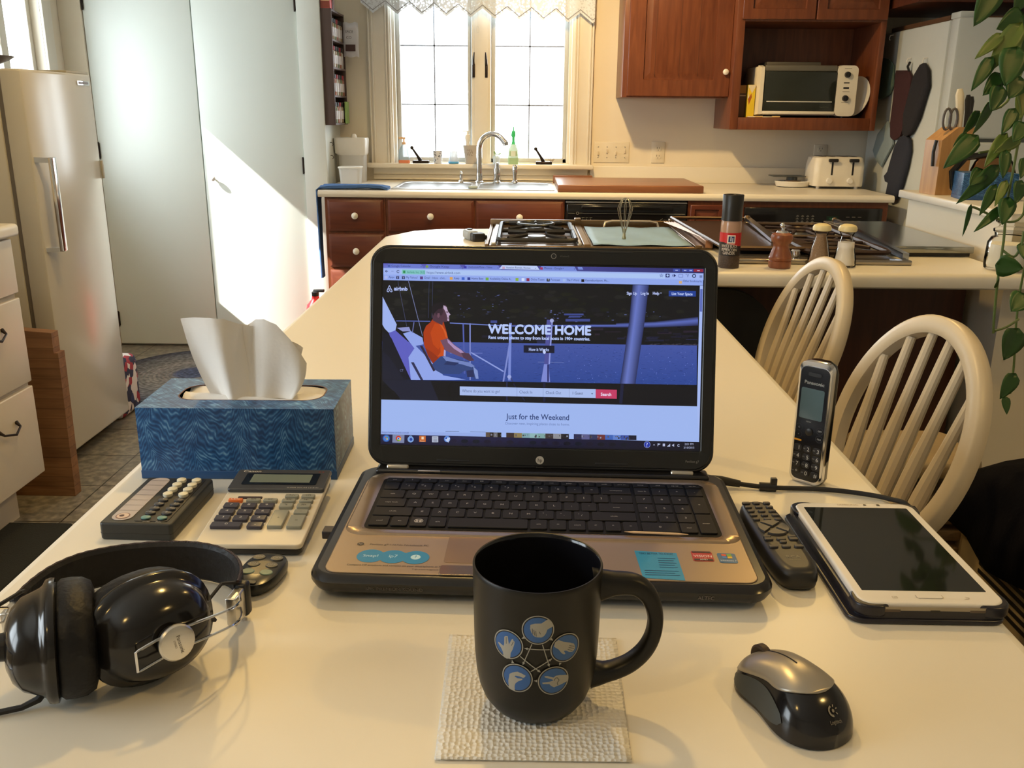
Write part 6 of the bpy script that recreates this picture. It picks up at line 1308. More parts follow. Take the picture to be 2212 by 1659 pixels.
# star and extension icons
for x, c in ((1835, None), (1874, '142060'), (1914, '142060'), (1955, '4a5aa8'), (1998, '30408c'), (2036, '142c50')):
    y = 196 + sk(x) * 1.0 + 0
    if c is None: a.path([(1824, y - 3), (1848, y - 3), (1829, y + 10), (1836, y - 11), (1843, y + 10), (1824, y - 3)], 1.6, L_('5a6ab0'), 7)
    elif x == 1874: a.rect(x - 12, y - 11, x + 12, y + 11, L_(c), 7); a.disc(x, y, 7, L_('a9c2f0'), 8)
    elif x == 1914: a.poly([(x - 2, y - 10), (x + 12, y), (x - 2, y + 10)], L_(c), 7); a.rect(x - 10, y - 6, x - 6, y + 6, L_(c), 7)
    elif x == 1955: a.path([(x - 12, y - 8), (x + 12, y - 8), (x + 12, y + 9), (x - 12, y + 9), (x - 12, y - 8)], 2.2, L_(c), 7)
    elif x == 1998: a.text('F', x - 4, y + 8, 16, L_(c), 7, yflip=True); a.ring(x - 10, y - 8, 3, 1.5, L_(c), 7, 10)
    else: a.ring(x, y, 12, 5, L_(c), 7, 20)
for k in range(3): qd(2070, 188 + 7 * k, 2086, 191 + 7 * k, L_('1a2660'), 7)
# bookmarks
for x, s, w in ((166, 'Apps', 34), (272, 'My Yahoo!', 70), (382, 'Gmail - Inbox - chet...', 135), (566, 'Keep', 32), (672, 'Home Base', 74), (786, 'Availability Online A..', 132), (1036, 'Online Totem', 84), (1158, 'Forecast', 58), (1256, 'The Y Word', 76), (1370, 'Kennebunkport, Ma...', 145), (1968, 'Other bookmarks', 116)):
    tx(s, x, 237 + sk(x) * 1.12 - (9 if x > 1900 else 0) + (x > 1900) * 3, 13, '28387c', 7, w)
for x, c in ((141, 'a8b4e8'), (212, '1a2260'), (247, '1a2260'), (358, '5a3a80'), (540, 'd8a050'), (613, '3a60c8'), (648, '2a3a90'), (760, '70a840'), (943, '88b040'), (980, 'd0dcf8'), (1010, '8a2a50'), (1134, '0c1020'), (1232, 'a0b8e8'), (1346, '14101c'), (1944, 'd0a878')): qd(x, 224, x + 18, 241, L_(c), 7)
tx('Y', 216, 240 + sk(216), 13, 'c8d4f8', 8, 10); tx('Y', 251, 240 + sk(251), 13, 'c8d4f8', 8, 10); tx('f', 1140, 239 + sk(1134), 13, 'd8e0f8', 8, 7)
# hero photograph on the page
def hy_(x, y): return y
a.poly([(131, 252), (2072, 282), (2060, 640), (126, 620)], L_('0b0c12'), 2)
rnd = random.Random(5)
for k in range(210):
    x = rnd.uniform(150, 2040); y = rnd.uniform(262, 470) + sk(x); s = rnd.uniform(6, 46); c = rnd.choice(['10130f', '141810', '181a16', '0e1018', '1a1c1c', '0a0b10', '16161c'])
    a.poly([(x + s * math.cos(q) * rnd.uniform(.6, 1.4), min(500, max(262 + sk(x), y + s * .35 * math.sin(q)))) for q in [i * PI / 3 for i in range(6)]], L_(c), 2.5 + k * .002)
for k in range(70):
    x = rnd.choice([rnd.uniform(560, 900), rnd.uniform(1100, 2040), rnd.uniform(1100, 1400)]); y = rnd.uniform(300, 480) if x < 900 else rnd.uniform(430, 500); a.rect(x, y, x + rnd.uniform(4, 16), y + rnd.uniform(1.5, 5), L_(rnd.choice(['3a4060', '4a5488', '2c3458', '5a64a0'])), 3.1)
for k in range(46):
    x = rnd.uniform(700, 2040); y = rnd.uniform(498, 612) + sk(x) * .4; w_ = rnd.uniform(20, 110); a.rect(x, y, min(2058, x + w_), y + rnd.uniform(3, 16), L_(rnd.choice(['14152a', '181b34', '1e2244', '12121e', '241c2c'])), 3.1)
for x0, y0, x1, y1 in ((1240, 452, 1360, 462), (1270, 466, 1340, 476), (1250, 484, 1400, 500), (790, 494, 830, 510)): a.rect(x0, y0, x1, y1, L_('3a4688'), 3.2)
for k in range(14): a.line((1750 + k * 22, 646 - (k % 3) * 4), (1785 + k * 22, 636 + (k % 2) * 5), 4, L_('3c3848'), 3.2)
# water
N_ = 24
for i in range(N_):
    y0, y1 = 622 + (880 - 622) * i / N_, 622 + (880 - 622) * (i + 1) / N_
    cl = lambda q: tuple(u * (1 - q) + v * q for u, v in zip(L_('40529e'), L_('26428e')))
    f = lambda x, y: (x, y + (x - 133) * .012)
    a.P.append(([f(124, y0), f(124, y1), f(2056, y1), f(2058, y0)], [cl(i / N_)] * 4, 3.4))
for k in range(900):
    x = rnd.uniform(560, 2035); y = rnd.uniform(636, 876) + (x - 133) * .012; w_ = rnd.uniform(5, 30) * (.4 + (y - 620) / 260); c = rnd.choice(['1e3880', '223c86', '324a9c', '1a3074', '3c56a8', '2a448e']); a.poly([(x - w_ / 2, y), (x, y - 1.5), (x + w_ / 2, y), (x, y + 1.5)], L_(c), 3.5)
for k in range(90): x = rnd.uniform(1200, 2040); y = rnd.uniform(660, 870) + (x - 133) * .012; a.disc(x, y, rnd.uniform(1, 2.4), L_('7888d8'), 3.6, n=6)
# boat: sails, hull, rigging
a.poly([(128, 350), (214, 520), (205, 560), (165, 570), (140, 545), (126, 520)], L_('9cb0ec'), 4)
a.poly([(165, 572), (205, 555), (330, 665), (300, 720), (340, 860), (300, 855), (210, 690)], L_('5a5cbc'), 4.1)
a.poly([(215, 540), (290, 535), (300, 560), (250, 562)], L_('8a90c8'), 4.1)
a.poly([(252, 575), (300, 560), (372, 600), (378, 640), (330, 650), (420, 740), (500, 830), (640, 856), (560, 858), (300, 858), (285, 720), (322, 665)], L_('8ea2e6'), 4.2)
a.poly([(124, 680), (170, 720), (260, 858), (124, 858)], L_('14182c'), 4.25); a.poly([(126, 560), (180, 600), (300, 858), (250, 858), (124, 690)], L_('0d1020'), 4.2)
a.poly([(300, 750), (318, 750), (390, 885), (376, 888)], L_('2a2c50'), 4.3); a.poly([(356, 650), (372, 650), (450, 800), (438, 806)], L_('2a2038'), 4.3); a.text('CT', 232, 806, 14, L_('7a80b0'), 4.4, yflip=True, width=22)
for p0, p1, w_, c in (((287, 256), (372, 590), 3.2, '7a84b4'), ((222, 256), (275, 530), 2.2, '4a5078'), ((414, 258), (408, 480), 2, '3a4468'), ((436, 258), (430, 480), 2, '3a4468'), ((210, 498), (420, 500), 5, '5a6cc0'), ((540, 510), (900, 528), 6, '6a7cc8'), ((900, 528), (1600, 522), 7, '5464b4'),
                      ((622, 515), (630, 820), 9, '4c5aa8'), ((664, 512), (664, 858), 8, '7a86c8'), ((320, 505), (310, 570), 5, '6a74b0'), ((670, 690), (870, 806), 8, '8c9cdc'), ((540, 694), (740, 694), 4, '6a78c0'),
                      ((912, 510), (905, 860), 16, '7486d0'), ((910, 620), (866, 880), 10, '7a88cc'), ((906, 830), (990, 980), 6, '3c4470'), ((1148, 490), (1132, 760), 26, '4a4c94'), ((1168, 490), (1150, 760), 9, '8a94d8')):
    a.line(p0, p1, w_, L_(c), 4.4)
a.poly([(1118, 760), (1146, 760), (1156, 870), (1100, 868)], L_('7a86d0'), 4.4); a.rect(1138, 762, 1148, 868, L_('242868'), 4.5); a.line((1080, 748), (1240, 750), 3, L_('6a78b0'), 4.3)
a.disc(1166, 495, 12, L_('a0a8d8'), 4.5); a.disc(905, 838, 12, L_('98a4dc'), 4.5)
# blurred stay in front: soft edges from vertex colours
def soft(pts0, pts1, c0, c1, l):
    for (p0, p1), (q0, q1) in zip(zip(pts0, pts0[1:]), zip(pts1, pts1[1:])): a.P.append(([p0, q0, q1, p1], [L_(c0), L_(c1), L_(c1), L_(c0)], l))
soft([(1560, 510), (1800, 500), (2062, 470)], [(1560, 524), (1800, 514), (2062, 492)], '1a1c38', '5868b8', 4.5); soft([(1240, 526), (1800, 514), (2062, 492)], [(1240, 536), (1800, 536), (2062, 524)], '5868b8', '1c2044', 4.5)
soft([(1660, 277), (1640, 500), (1585, 878)], [(1700, 277), (1672, 500), (1622, 880)], '202650', '6474c0', 4.6); soft([(1700, 277), (1672, 500), (1622, 880)], [(1760, 278), (1735, 500), (1680, 882)], '6474c0', '222a58', 4.6)
# seated man
def mp_(pts, c, l): a.poly([(340.3 + u * .5361, 340.3 + v * .5361) for u, v in pts], L_(c), l)
mp_([(175, 275), (300, 300), (330, 400), (350, 490), (270, 520), (310, 610), (300, 690), (180, 780), (120, 690), (75, 560), (70, 420), (100, 350), (150, 310)], 'a5360e', 5)
mp_([(200, 320), (250, 330), (300, 370), (335, 440), (348, 490), (262, 515), (275, 570), (240, 620), (180, 560), (150, 430)], 'b8420f', 5.1)
mp_([(262, 515), (300, 590), (310, 640), (295, 690), (225, 700), (265, 650)], 'c24a14', 5.15); mp_([(90, 600), (170, 650), (250, 720), (180, 780), (120, 690)], '8c2c10', 5.12)
mp_([(250, 325), (285, 340), (330, 420), (350, 490), (325, 480), (300, 400)], 'cc5a24', 5.2)
mp_([(170, 130), (240, 95), (320, 100), (345, 150), (355, 200), (360, 290), (330, 305), (295, 305), (285, 345), (250, 325), (180, 290), (172, 230)], '4a3040', 5.2)
mp_([(165, 150), (172, 118), (215, 92), (290, 78), (325, 92), (335, 112), (300, 118), (288, 150), (240, 160), (200, 200), (182, 240), (168, 200)], '15101a', 5.3)
mp_([(240, 160), (288, 150), (300, 190), (280, 230), (230, 230), (200, 200)], '33222e', 5.25); mp_([(232, 205), (256, 205), (258, 240), (240, 262), (228, 240)], '6a4858', 5.3)
mp_([(300, 115), (335, 135), (352, 185), (380, 222), (362, 235), (365, 298), (345, 292), (340, 235), (322, 185), (300, 150)], 'b8a2c0', 5.4); mp_([(330, 185), (356, 188), (352, 200), (332, 198)], '5a4050', 5.45); mp_([(342, 255), (362, 258), (360, 266), (344, 264)], '6a4a58', 5.45)
mp_([(262, 515), (350, 490), (420, 560), (500, 620), (600, 690), (650, 745), (600, 750), (520, 710), (440, 680), (320, 630)], '6c4a62', 5.3); mp_([(340, 495), (430, 575), (505, 625), (540, 665), (500, 660), (420, 610), (350, 540)], 'a88cb8', 5.4); mp_([(500, 655), (590, 660), (650, 740), (600, 752), (530, 715)], '4c3448', 5.42)
mp_([(165, 790), (260, 700), (300, 690), (420, 720), (560, 750), (640, 790), (690, 870), (700, 950), (650, 950), (610, 860), (540, 860), (480, 900), (280, 895), (200, 850)], '2e4278', 5.2); mp_([(285, 695), (340, 700), (480, 745), (600, 765), (660, 810), (620, 820), (520, 790), (420, 770), (330, 750)], '6d80bc', 5.3); mp_([(340, 750), (480, 770), (430, 800), (300, 790)], '222f5e', 5.32)
mp_([(640, 810), (690, 860), (700, 950), (670, 950), (650, 880)], '7f92cc', 5.32); mp_([(305, 620), (325, 630), (322, 700), (300, 690)], 'a8a0c8', 5.3); mp_([(560, 860), (640, 850), (650, 930), (570, 930)], '232c58', 5.31)
# dark band with the search form, page foot
a.poly([(122, 856), (2057, 886), (2055, 1016), (118, 978)], L_('0b0c14'), 6)
a.poly([(124, 858), (420, 862), (470, 984), (240, 980)], L_('15192e'), 6.1); a.poly([(124, 880), (200, 930), (240, 980), (120, 976)], L_('080910'), 6.2); a.path([(560, 870), (530, 900), (540, 960)], 10, L_('05060c'), 6.2); a.line((890, 866), (890, 985), 8, L_('20264c'), 6.2); a.line((930, 880), (1000, 985), 6, L_('1a1f40'), 6.2); a.line((1600, 880), (1590, 1000), 20, L_('151a38'), 6.2); a.line((1120, 870), (1120, 990), 14, L_('141838'), 6.2)
def qs(x0, y0, x1, y1, c, l): a.P.append(([(x0, y0 + (x0 - 600) * .019), (x0, y1 + (x0 - 600) * .019), (x1, y1 + (x1 - 600) * .019), (x1, y0 + (x1 - 600) * .019)], L_(c), l))
qs(600, 897, 1436, 951, 'a7bbea', 7); qs(1436, 898, 1566, 953, 'c03a62', 7)
for x in (952, 1113, 1273): qs(x - 1, 897, x + 1, 951, '7c8cc0', 8)
def t2(s, x, y, h, c, w, l=9, bold=0): a.text(s, x, y + (x - 600) * .019, h, L_(c), l, 'l', w, rot=.019, yflip=True, bold=bold)
t2('Where do you want to go?', 614, 932, 18, '5a6896', 232); t2('Check In', 966, 932, 17, '5a6896', 80); t2('Check Out', 1128, 932, 17, '5a6896', 96); t2('1 Guest', 1290, 932, 17, '36406c', 68); t2('Search', 1467, 936, 18, 'e4d4ec', 64, bold=.9)
a.poly([(1408, 938), (1420, 938), (1414, 945)], L_('36406c'), 9)
# page title block
a.ring(170, 305, 6, 3, L_('aab8ea'), 9, 18); a.path([(170, 282), (158, 308), (155, 318), (164, 322), (170, 312)], 4, L_('aab8ea'), 9); a.path([(170, 282), (183, 308), (188, 318), (180, 322), (171, 312)], 4, L_('aab8ea'), 9)
tx('airbnb', 198, 312, 22, 'aab8ea', 9, 82, bold=1.5)
for s, x, w in (('Sign Up', 1624, 62), ('Log In', 1709, 50), ('Help', 1783, 40)): tx(s, x, 336, 17, 'b4c0ec', 9, w, bold=.8)
a.poly([(1828, 324), (1840, 324), (1834, 330)], L_('b4c0ec'), 9)
a.P.append(([(1882, 312), (1882, 346), (2048, 348), (2048, 314)], L_('1c3c90'), 8)); tx('List Your Space', 1899, 338, 16, 'b4c4f0', 9, 128, bold=.8)
tx('WELCOME HOME', 776, 572, 54, 'b4c6f4', 9.5, 628, bold=3.2)
tx('Rent unique places to stay from local hosts in 190+ countries.', 776, 606, 19, 'b4c6f4', 9.5, 624, bold=1.0)
a.P.append(([(993, 645), (993, 690), (1182, 693), (1182, 648)], L_('10142c'), 9)); tx('How it Works', 1024, 679, 18, 'a8b8e8', 9.7, 124, bold=.8)
a.poly([(1114, 668), (1122, 668), (1124, 680), (1130, 684), (1126, 697), (1116, 697), (1110, 686)], L_('c4d0f8'), 11)
a.poly([(117, 978), (2056, 1017), (2076, 1017), (2074, 1236), (114, 1190)], L_('9cb4ec'), 6.5)
tx('Just for the Weekend', 887, 1097, 34, '28386c', 9, 385, bold=.4); tx('Discover new, inspiring places close to home.', 880, 1130, 15, '6478b0', 9, 396)
# scroll bar, status line
a.P.append(([(2072, 282), (2060, 1016), (2074, 1236), (2092, 282)], L_('a4b8ee'), 6.6)); a.P.append(([(2074, 302), (2072, 438), (2087, 440), (2089, 302)], L_('5a6ab8'), 7))
a.P.append(([(114, 1172), (114, 1192), (760, 1204), (760, 1184)], L_('93a9e4'), 7)); tx('https://www.airbnb.com/#', 120, 1184, 10, '4a5a98', 8, 165)
# three listing pictures cut by the window edge
for x0, x1, cs in ((760, 856, ('5a4a3c', '2a241e', '6a6a70', '201c18')), (886, 1272, ('3a2c28', '8a7a50', '7aa0a8', '8ab0b4', '7aa0a0', '3c3434', '8a8a90', '1c1a20')), (1302, 1688, ('28284c', '5a5a88', '303458', '6a3030', '3c60b0', '5a7cc8', '3a50a0', '18182c'))):
    n = len(cs)
    for i, c in enumerate(cs): xa, xb = x0 + (x1 - x0) * i / n, x0 + (x1 - x0) * (i + 1) / n; a.P.append(([(xa, 1178 + (xa - 760) * .019), (xa, 1214 + (xa - 760) * .012), (xb, 1214 + (xb - 760) * .012), (xb, 1178 + (xb - 760) * .019)], L_(c), 7))
for k in range(60):
    x = rnd.uniform(764, 1680); 
    if 856 < x < 890 or 1266 < x < 1306: continue
    y = 1184 + (x - 760) * .018 + rnd.uniform(0, 14); a.rect(x, y, x + rnd.uniform(3, 10), y + rnd.uniform(3, 14), L_(rnd.choice(['2a2830', '5a5460', '8a90a8', '403830'])), 7.5)
a.line((512, 1172), (596, 1173), 2, L_('3a4468'), 8); a.line((664, 1175), (760, 1177), 2, L_('3a4468'), 8)
# task bar
a.P.append(([(114, 1191), (112, 1252), (2077, 1292), (2074, 1237)], [L_('20204a'), L_('10102c'), L_('0a0a16'), L_('0d0d1c')], 8))
for k in range(16): x = 560 + k * 70; a.disc(x, 1222 + (x - 112) * .021, 22, L_(rnd.choice(['0c0c1c', '141026', '181230', '0b1020'])), 8.2, ry=12)
def ic(x, y, r, c, l=9): a.disc(x, y, r, L_(c), l)
ic(147, 1216, 22, '2a58a8'); ic(147, 1216, 17, '4a7cc8', 9.2); a.rect(138, 1207, 146, 1215, L_('c05030'), 9.4); a.rect(148, 1207, 156, 1215, L_('58a848'), 9.4); a.rect(138, 1217, 146, 1225, L_('3c78c8'), 9.4); a.rect(148, 1217, 156, 1225, L_('d8b840'), 9.4)
a.P.append(([(186, 1192), (184, 1242), (257, 1244), (259, 1194)], L_('7a84a8'), 9)); ic(222, 1217, 17, 'c83828', 9.3); a.poly([(222, 1217), (207, 1225), (222, 1234), (234, 1228)], L_('48a048'), 9.4); a.poly([(222, 1217), (238, 1212), (236, 1228), (224, 1234)], L_('e0c040'), 9.4); ic(222, 1217, 8, 'd8e0f0', 9.5); ic(222, 1217, 6, '3a68c8', 9.6)
ic(297, 1222, 19, '7aa0d8'); ic(299, 1222, 9, '2040a0', 9.3); a.ring(297, 1208, 10, 3, L_('7aa0d8'), 9.3, 14, PI, 2 * PI)
a.rect(350, 1200, 390, 1238, L_('c0622a'), 9); a.rect(364, 1206, 378, 1222, L_('e8d0b0'), 9.3); tx('Scan', 356, 1236, 8, 'e8d0b0', 9.4, 26)
a.rect(429, 1203, 467, 1240, L_('b4bcd0'), 9); [a.rect(436, 1210 + 8 * k, 460, 1213 + 8 * k, L_('5a6480'), 9.3) for k in range(4)]
ic(522, 1220, 19, '5a88d8'); a.poly([(508, 1208), (540, 1212), (530, 1242), (512, 1228)], L_('b8c8e8'), 9.3); ic(516, 1214, 6, '2850b0', 9.4)
ic(1754, 1252, 19, '1c30a0'); a.ring(1754, 1252, 20, 2, L_('98a8e0'), 9.3, 20); a.text('?', 1747, 1264, 24, L_('d8e0f8'), 9.5, yflip=True)
a.poly([(1790, 1256), (1803, 1256), (1796, 1249)], L_('b0b8d8'), 9)
a.path([(1820, 1262), (1820, 1244)], 3, L_('b0b8d8'), 9); a.poly([(1820, 1244), (1838, 1248), (1820, 1256)], L_('b0b8d8'), 9); a.rect(1850, 1246, 1864, 1262, L_('b0b8d8'), 9); a.poly([(1876, 1264), (1896, 1264), (1896, 1246)], L_('b0b8d8'), 9); a.poly([(1908, 1252), (1914, 1252), (1920, 1246), (1920, 1266), (1914, 1260), (1908, 1260)], L_('b0b8d8'), 9); a.ring(1948, 1257, 8, 3, L_('b0b8d8'), 9, 14, .6, 5.6)
a.text('2:01 PM', 1984, 1255, 13, L_('b8c0e0'), 9, width=54, yflip=True); a.text('3/10/2015', 1978, 1276, 12, L_('b8c0e0'), 9, width=66, yflip=True)
SCR = colored('lit_screen', emit=1.0, rough=.25)
sx_, sy_ = -.0005, .0280
m = MB(); m.M = LM; m.box(-.1795, .0268, .0002, .1785, .2318, .0004); scn = m.build('screen', mat('panel_black', (.005, .005, .006), .2), lp)
def smap(x, y, l):
    X, Y = hmap(x, y); return LM @ Vector((X + sx_, Y + sy_, .00045 + l))
# flatten the layer order to small real steps, page sheet first
a.P.sort(key=lambda p: p[2]); a.build('screen_picture', SCR, smap, scn, step=.00003)
# toothpick
tpk = MB(); p0 = Vector((.1005, .7885, T + .0285)); p1 = Vector((.1610, .7845, T + .0285)); tpk.tube([p0, p0 + (p1 - p0) * .15, p0 + (p1 - p0) * .85, p1], [.0002, .0012, .0012, .0002], 8)
tag(tpk.build('toothpick', mat('pale_pick_wood', (.72, .50, .30), .5)), 'wooden toothpick lying along the front edge of the laptop keyboard', 'toothpick')
# ---------------------------------------------------------------- paper towel and mug
PTW = mat('quilted_paper', (.80, .77, .70), .9, var=.02); nt = PTW.node_tree; tc = nt.nodes.new('ShaderNodeTexCoord'); vo = nt.nodes.new('ShaderNodeTexVoronoi'); vo.inputs['Scale'].default_value = 270; vo.inputs['Randomness'].default_value = .5; bp_ = nt.nodes.new('ShaderNodeBump'); bp_.inputs['Strength'].default_value = .9; bp_.inputs['Distance'].default_value = .0018
nt.links.new(tc.outputs['Object'], vo.inputs['Vector']); nt.links.new(vo.outputs['Distance'], bp_.inputs['Height']); nt.links.new(bp_.outputs[0], nt.nodes['Principled BSDF'].inputs['Normal'])
m = MB(); 
def pz(i, j): return .0016 + .0003 * math.sin(i * .9 + j * .6)
c4 = [(-.0535, .5005), (.0765, .501), (.0805, .648), (-.0555, .650)]
def bil(s, q): return [(c4[0][k] * (1 - s) + c4[1][k] * s) * (1 - q) + (c4[3][k] * (1 - s) + c4[2][k] * s) * q for k in range(2)]
m.sheet([[(*bil(i / 24, j / 24), T + .0012 + (.0003 * math.sin(i * .9) * math.sin(j * .7) + (.0010 if j == 0 else 0))) for i in range(25)] for j in range(25)])
pt_ = m.build('paper_towel', PTW, smooth=80, solid=.0012); tag(pt_, 'folded white quilted paper towel lying under the black mug', 'paper towel')
m = MB(); m.sheet([[(*bil(.02 + .97 * i / 12, .012 + .975 * j / 12), T + .0003) for i in range(13)] for j in range(13)]); m.build('lower_ply', PTW, pt_)
mg = thing('mug', 'large matt black mug printed with five blue hand-sign circles', 'mug', (.0135, .5650, T + .0026)); MO = Vector((.0135, .5650, T + .0026))
MUGB = mat('matt_black_glaze', (.0075, .0068, .0055), .40, var=.05, sc=4, spec=.35); MUGI = mat('gloss_black_glaze', (.006, .006, .008), .12)
m = MB(); prof = [(.001, .0015), (.024, .0015), (.0265, 0), (.0285, .0005), (.0325, .004), (.0375, .0115), (.0405, .020), (.0424, .031), (.0434, .043), (.0440, .060), (.0443, .080), (.0446, .098), (.0449, .1075), (.0450, .1098), (.0444, .1112), (.0434, .1110)]
m.lathe(prof, n=96, cap=False); mb_ = m.build('mug_body', MUGB, mg, smooth=60)
m = MB(); m.lathe([(.0434, .1110), (.0426, .1098), (.0421, .107), (.0419, .09), (.0415, .05), (.0405, .03), (.036, .014), (.028, .007), (.001, .006)], n=96, cap=False); m.build('inner_wall', MUGI, mg, smooth=60)
hpth = [(.040, 0, .0930), (.050, 0, .0945), (.060, 0, .0950), (.069, 0, .0935), (.0765, 0, .0875), (.0815, 0, .0775), (.0835, 0, .0660), (.0818, 0, .0530), (.0765, 0, .0415), (.0675, 0, .0320), (.0570, 0, .0262), (.047, 0, .0232), (.039, 0, .0225)]
HP_ = [Vector(p) for p in hpth]; Q = []
for i in range(len(HP_) - 1):
    for k in range(4):
        s = k / 4; p0 = HP_[max(0, i - 1)]; p1 = HP_[i]; p2 = HP_[i + 1]; p3 = HP_[min(len(HP_) - 1, i + 2)]
        Q.append(.5 * ((2 * p1) + (p2 - p0) * s + (2 * p0 - 5 * p1 + 4 * p2 - p3) * s * s + (3 * p1 - p0 - 3 * p2 + p3) * s ** 3))
Q.append(HP_[-1]); n_ = len(Q); sec = []
for i in range(n_):
    q = i / (n_ - 1); w_ = .0085 - .0012 * math.sin(PI * q); th = .0054 + .0034 * max(0, 1 - 2 * q) + .0015 * max(0, 2 * q - 1) ** 2 + (.004 * max(0, 1 - q * 9)) + (.004 * max(0, 1 - (1 - q) * 9))
    sec.append([(w_ * math.copysign(abs(math.cos(t_)) ** .75, math.cos(t_)), th * math.copysign(abs(math.sin(t_)) ** .75, math.sin(t_))) for t_ in [2 * PI * k / 20 for k in range(20)]])
m = MB(); m.sweep(Q, sec, (0, 1, 0)); m.build('handle', MUGB, mg, smooth=60)
# printed emblem, picture coordinates of the print unrolled onto the wall of the mug
RM = .0447
def mug_uv(px, py):
    u = 1000 + px / 7.373; v = 1310 + py / 7.373; w = (right * (u - 1106) + down * (v - 829.5) + fwd * FPX).normalized()
    ox, oy = -MO.x, -MO.y; A = w.x ** 2 + w.y ** 2; B = 2 * (ox * w.x + oy * w.y); Cc = ox ** 2 + oy ** 2 - RM ** 2; s = (-B - math.sqrt(B * B - 4 * A * Cc)) / (2 * A)
    p = w * s + Vector((0, 0, H)) - MO; return math.atan2(p.x, -p.y) * RM, p.z
GW = lin('9a988f'); BLU = lin('2e5a94'); DKR = lin('0e0e0e'); a = Art()
cir = [(1195, 378, 262, 228), (1635, 655, 0, 0), (1445, 1180, 0, 0), (860, 1138, 0, 0), (718, 602, 0, 0)]
CU = [mug_uv(x, y) for x, y, _, _ in cir]; rc_ = .0108
def handpoly(pts, l=4, c=GW): a.poly([mug_uv(*p) for p in pts], c, l)
for (cx_, cy_) in CU:
    a.disc(cx_, cy_, rc_ * .99, GW, 1, n=40); a.disc(cx_, cy_, rc_ * .925, DKR, 2, n=40); a.disc(cx_, cy_, rc_ * .86, BLU, 3, n=40)
handpoly([(1075, 290), (1150, 270), (1250, 268), (1330, 215), (1360, 205), (1420, 255), (1438, 310), (1345, 365), (1320, 430), (1290, 470), (1250, 492), (1190, 490), (1150, 480), (1120, 460), (1085, 400), (1070, 350)])
for p in (((1105, 350), (1115, 440)), ((1130, 370), (1145, 460)), ((1160, 385), (1168, 475)), ((1215, 400), (1235, 440))): a.line(mug_uv(*p[0]), mug_uv(*p[1]), .0005, lin('5a5a58'), 5)
handpoly([(1465, 570), (1520, 530), (1600, 560), (1700, 572), (1765, 590), (1778, 620), (1780, 660), (1765, 690), (1740, 715), (1690, 720), (1640, 700), (1605, 705), (1630, 748), (1610, 762), (1570, 740), (1520, 680), (1450, 640)])
for p in (((1690, 620), (1770, 630)), ((1680, 650), (1765, 665)), ((1665, 680), (1740, 700))): a.line(mug_uv(*p[0]), mug_uv(*p[1]), .0005, lin('5a5a58'), 5)
handpoly([(1300, 1108), (1345, 1105), (1440, 1130), (1480, 1100), (1540, 1090), (1655, 1085), (1678, 1120), (1670, 1180), (1600, 1215), (1555, 1240), (1500, 1262), (1450, 1285), (1400, 1260), (1375, 1232), (1270, 1232), (1262, 1210), (1380, 1195), (1440, 1175), (1420, 1160), (1300, 1125)])
a.path([mug_uv(*p) for p in ((1450, 1180), (1470, 1140), (1500, 1130), (1530, 1170), (1500, 1210), (1510, 1250))], .0006, lin('5a5a58'), 5)
handpoly([(735, 1300), (725, 1180), (745, 1070), (790, 1048), (870, 1035), (930, 1060), (1000, 1100), (985, 1125), (960, 1135), (900, 1110), (840, 1098), (825, 1112), (870, 1140), (950, 1148), (945, 1165), (880, 1190), (840, 1220), (825, 1260), (828, 1335), (780, 1325)])
handpoly([(648, 780), (640, 720), (615, 660), (590, 620), (562, 568), (575, 560), (650, 625), (660, 590), (662, 480), (680, 468), (715, 470), (728, 560), (735, 600), (780, 520), (800, 515), (808, 545), (826, 560), (820, 600), (795, 680), (762, 740), (755, 825), (700, 828), (655, 800)])
a.line(mug_uv(692, 480), mug_uv(694, 590), .0005, lin('5a5a58'), 5); a.line(mug_uv(806, 560), mug_uv(775, 620), .0005, lin('5a5a58'), 5)
ctr = (sum(c[0] for c in CU) / 5, sum(c[1] for c in CU) / 5)
def arrow(i, j, sh=0):
    p, q = Vector(CU[i]), Vector(CU[j]); d = (q - p).normalized(); n = Vector((-d.y, d.x)) * sh; s, e = p + d * (rc_ + .0004) + n, q - d * (rc_ + .0008) + n
    a.line(s, e, .0006, GW, 1); h = Vector((-d.y, d.x)); a.poly([e, e - d * .0020 + h * .0010, e - d * .0020 - h * .0010], GW, 2)
for i, j in ((0, 4), (0, 1), (1, 2), (2, 3), (3, 4), (0, 3), (0, 2), (1, 4), (3, 1), (4, 2)): arrow(i, j)
xs_ = [p[0] for q in a.P for p in q[0]]
a.build('printed_emblem', colored('mug_print', rough=.45), lambda x, y, l: Vector(((RM + .0001 + l) * math.sin(x / RM), -(RM + .0001 + l) * math.cos(x / RM), y)), mb_, cuts=(min(xs_), max(xs_), 44), step=.00004, label='ring of five blue circles, each with a pale hand sign, joined by arrows')
# ---------------------------------------------------------------- mouse
ms = thing('computer_mouse', 'silver and black wireless mouse at the lower right', 'mouse', (.1975, .5630, T + .0006), math.radians(22.5))
def mw_(t_): return .0300 * (max(0, 1 - abs(t_) ** 3.6)) ** .5 * (1 - .13 * math.exp(-((t_ - .12) / .42) ** 2)) * (1 + .04 * t_ * -1)
HT = [(-1, .008), (-.9, .017), (-.75, .0262), (-.5, .0338), (-.2, .0365), (.1, .0358), (.4, .0320), (.7, .0250), (.9, .0185), (1, .010)]
def mh_(t_):
    for (a0, h0), (a1, h1) in zip(HT, HT[1:]):
        if t_ <= a1: s = (t_ - a0) / (a1 - a0); s = s; return h0 + (h1 - h0) * s
    return HT[-1][1]
def mhs(t_): return sum(mh_(max(-1, min(1, t_ + d))) * w for d, w in ((-.12, .2), (-.06, .2), (0, .2), (.06, .2), (.12, .2)))
ML_ = .0480
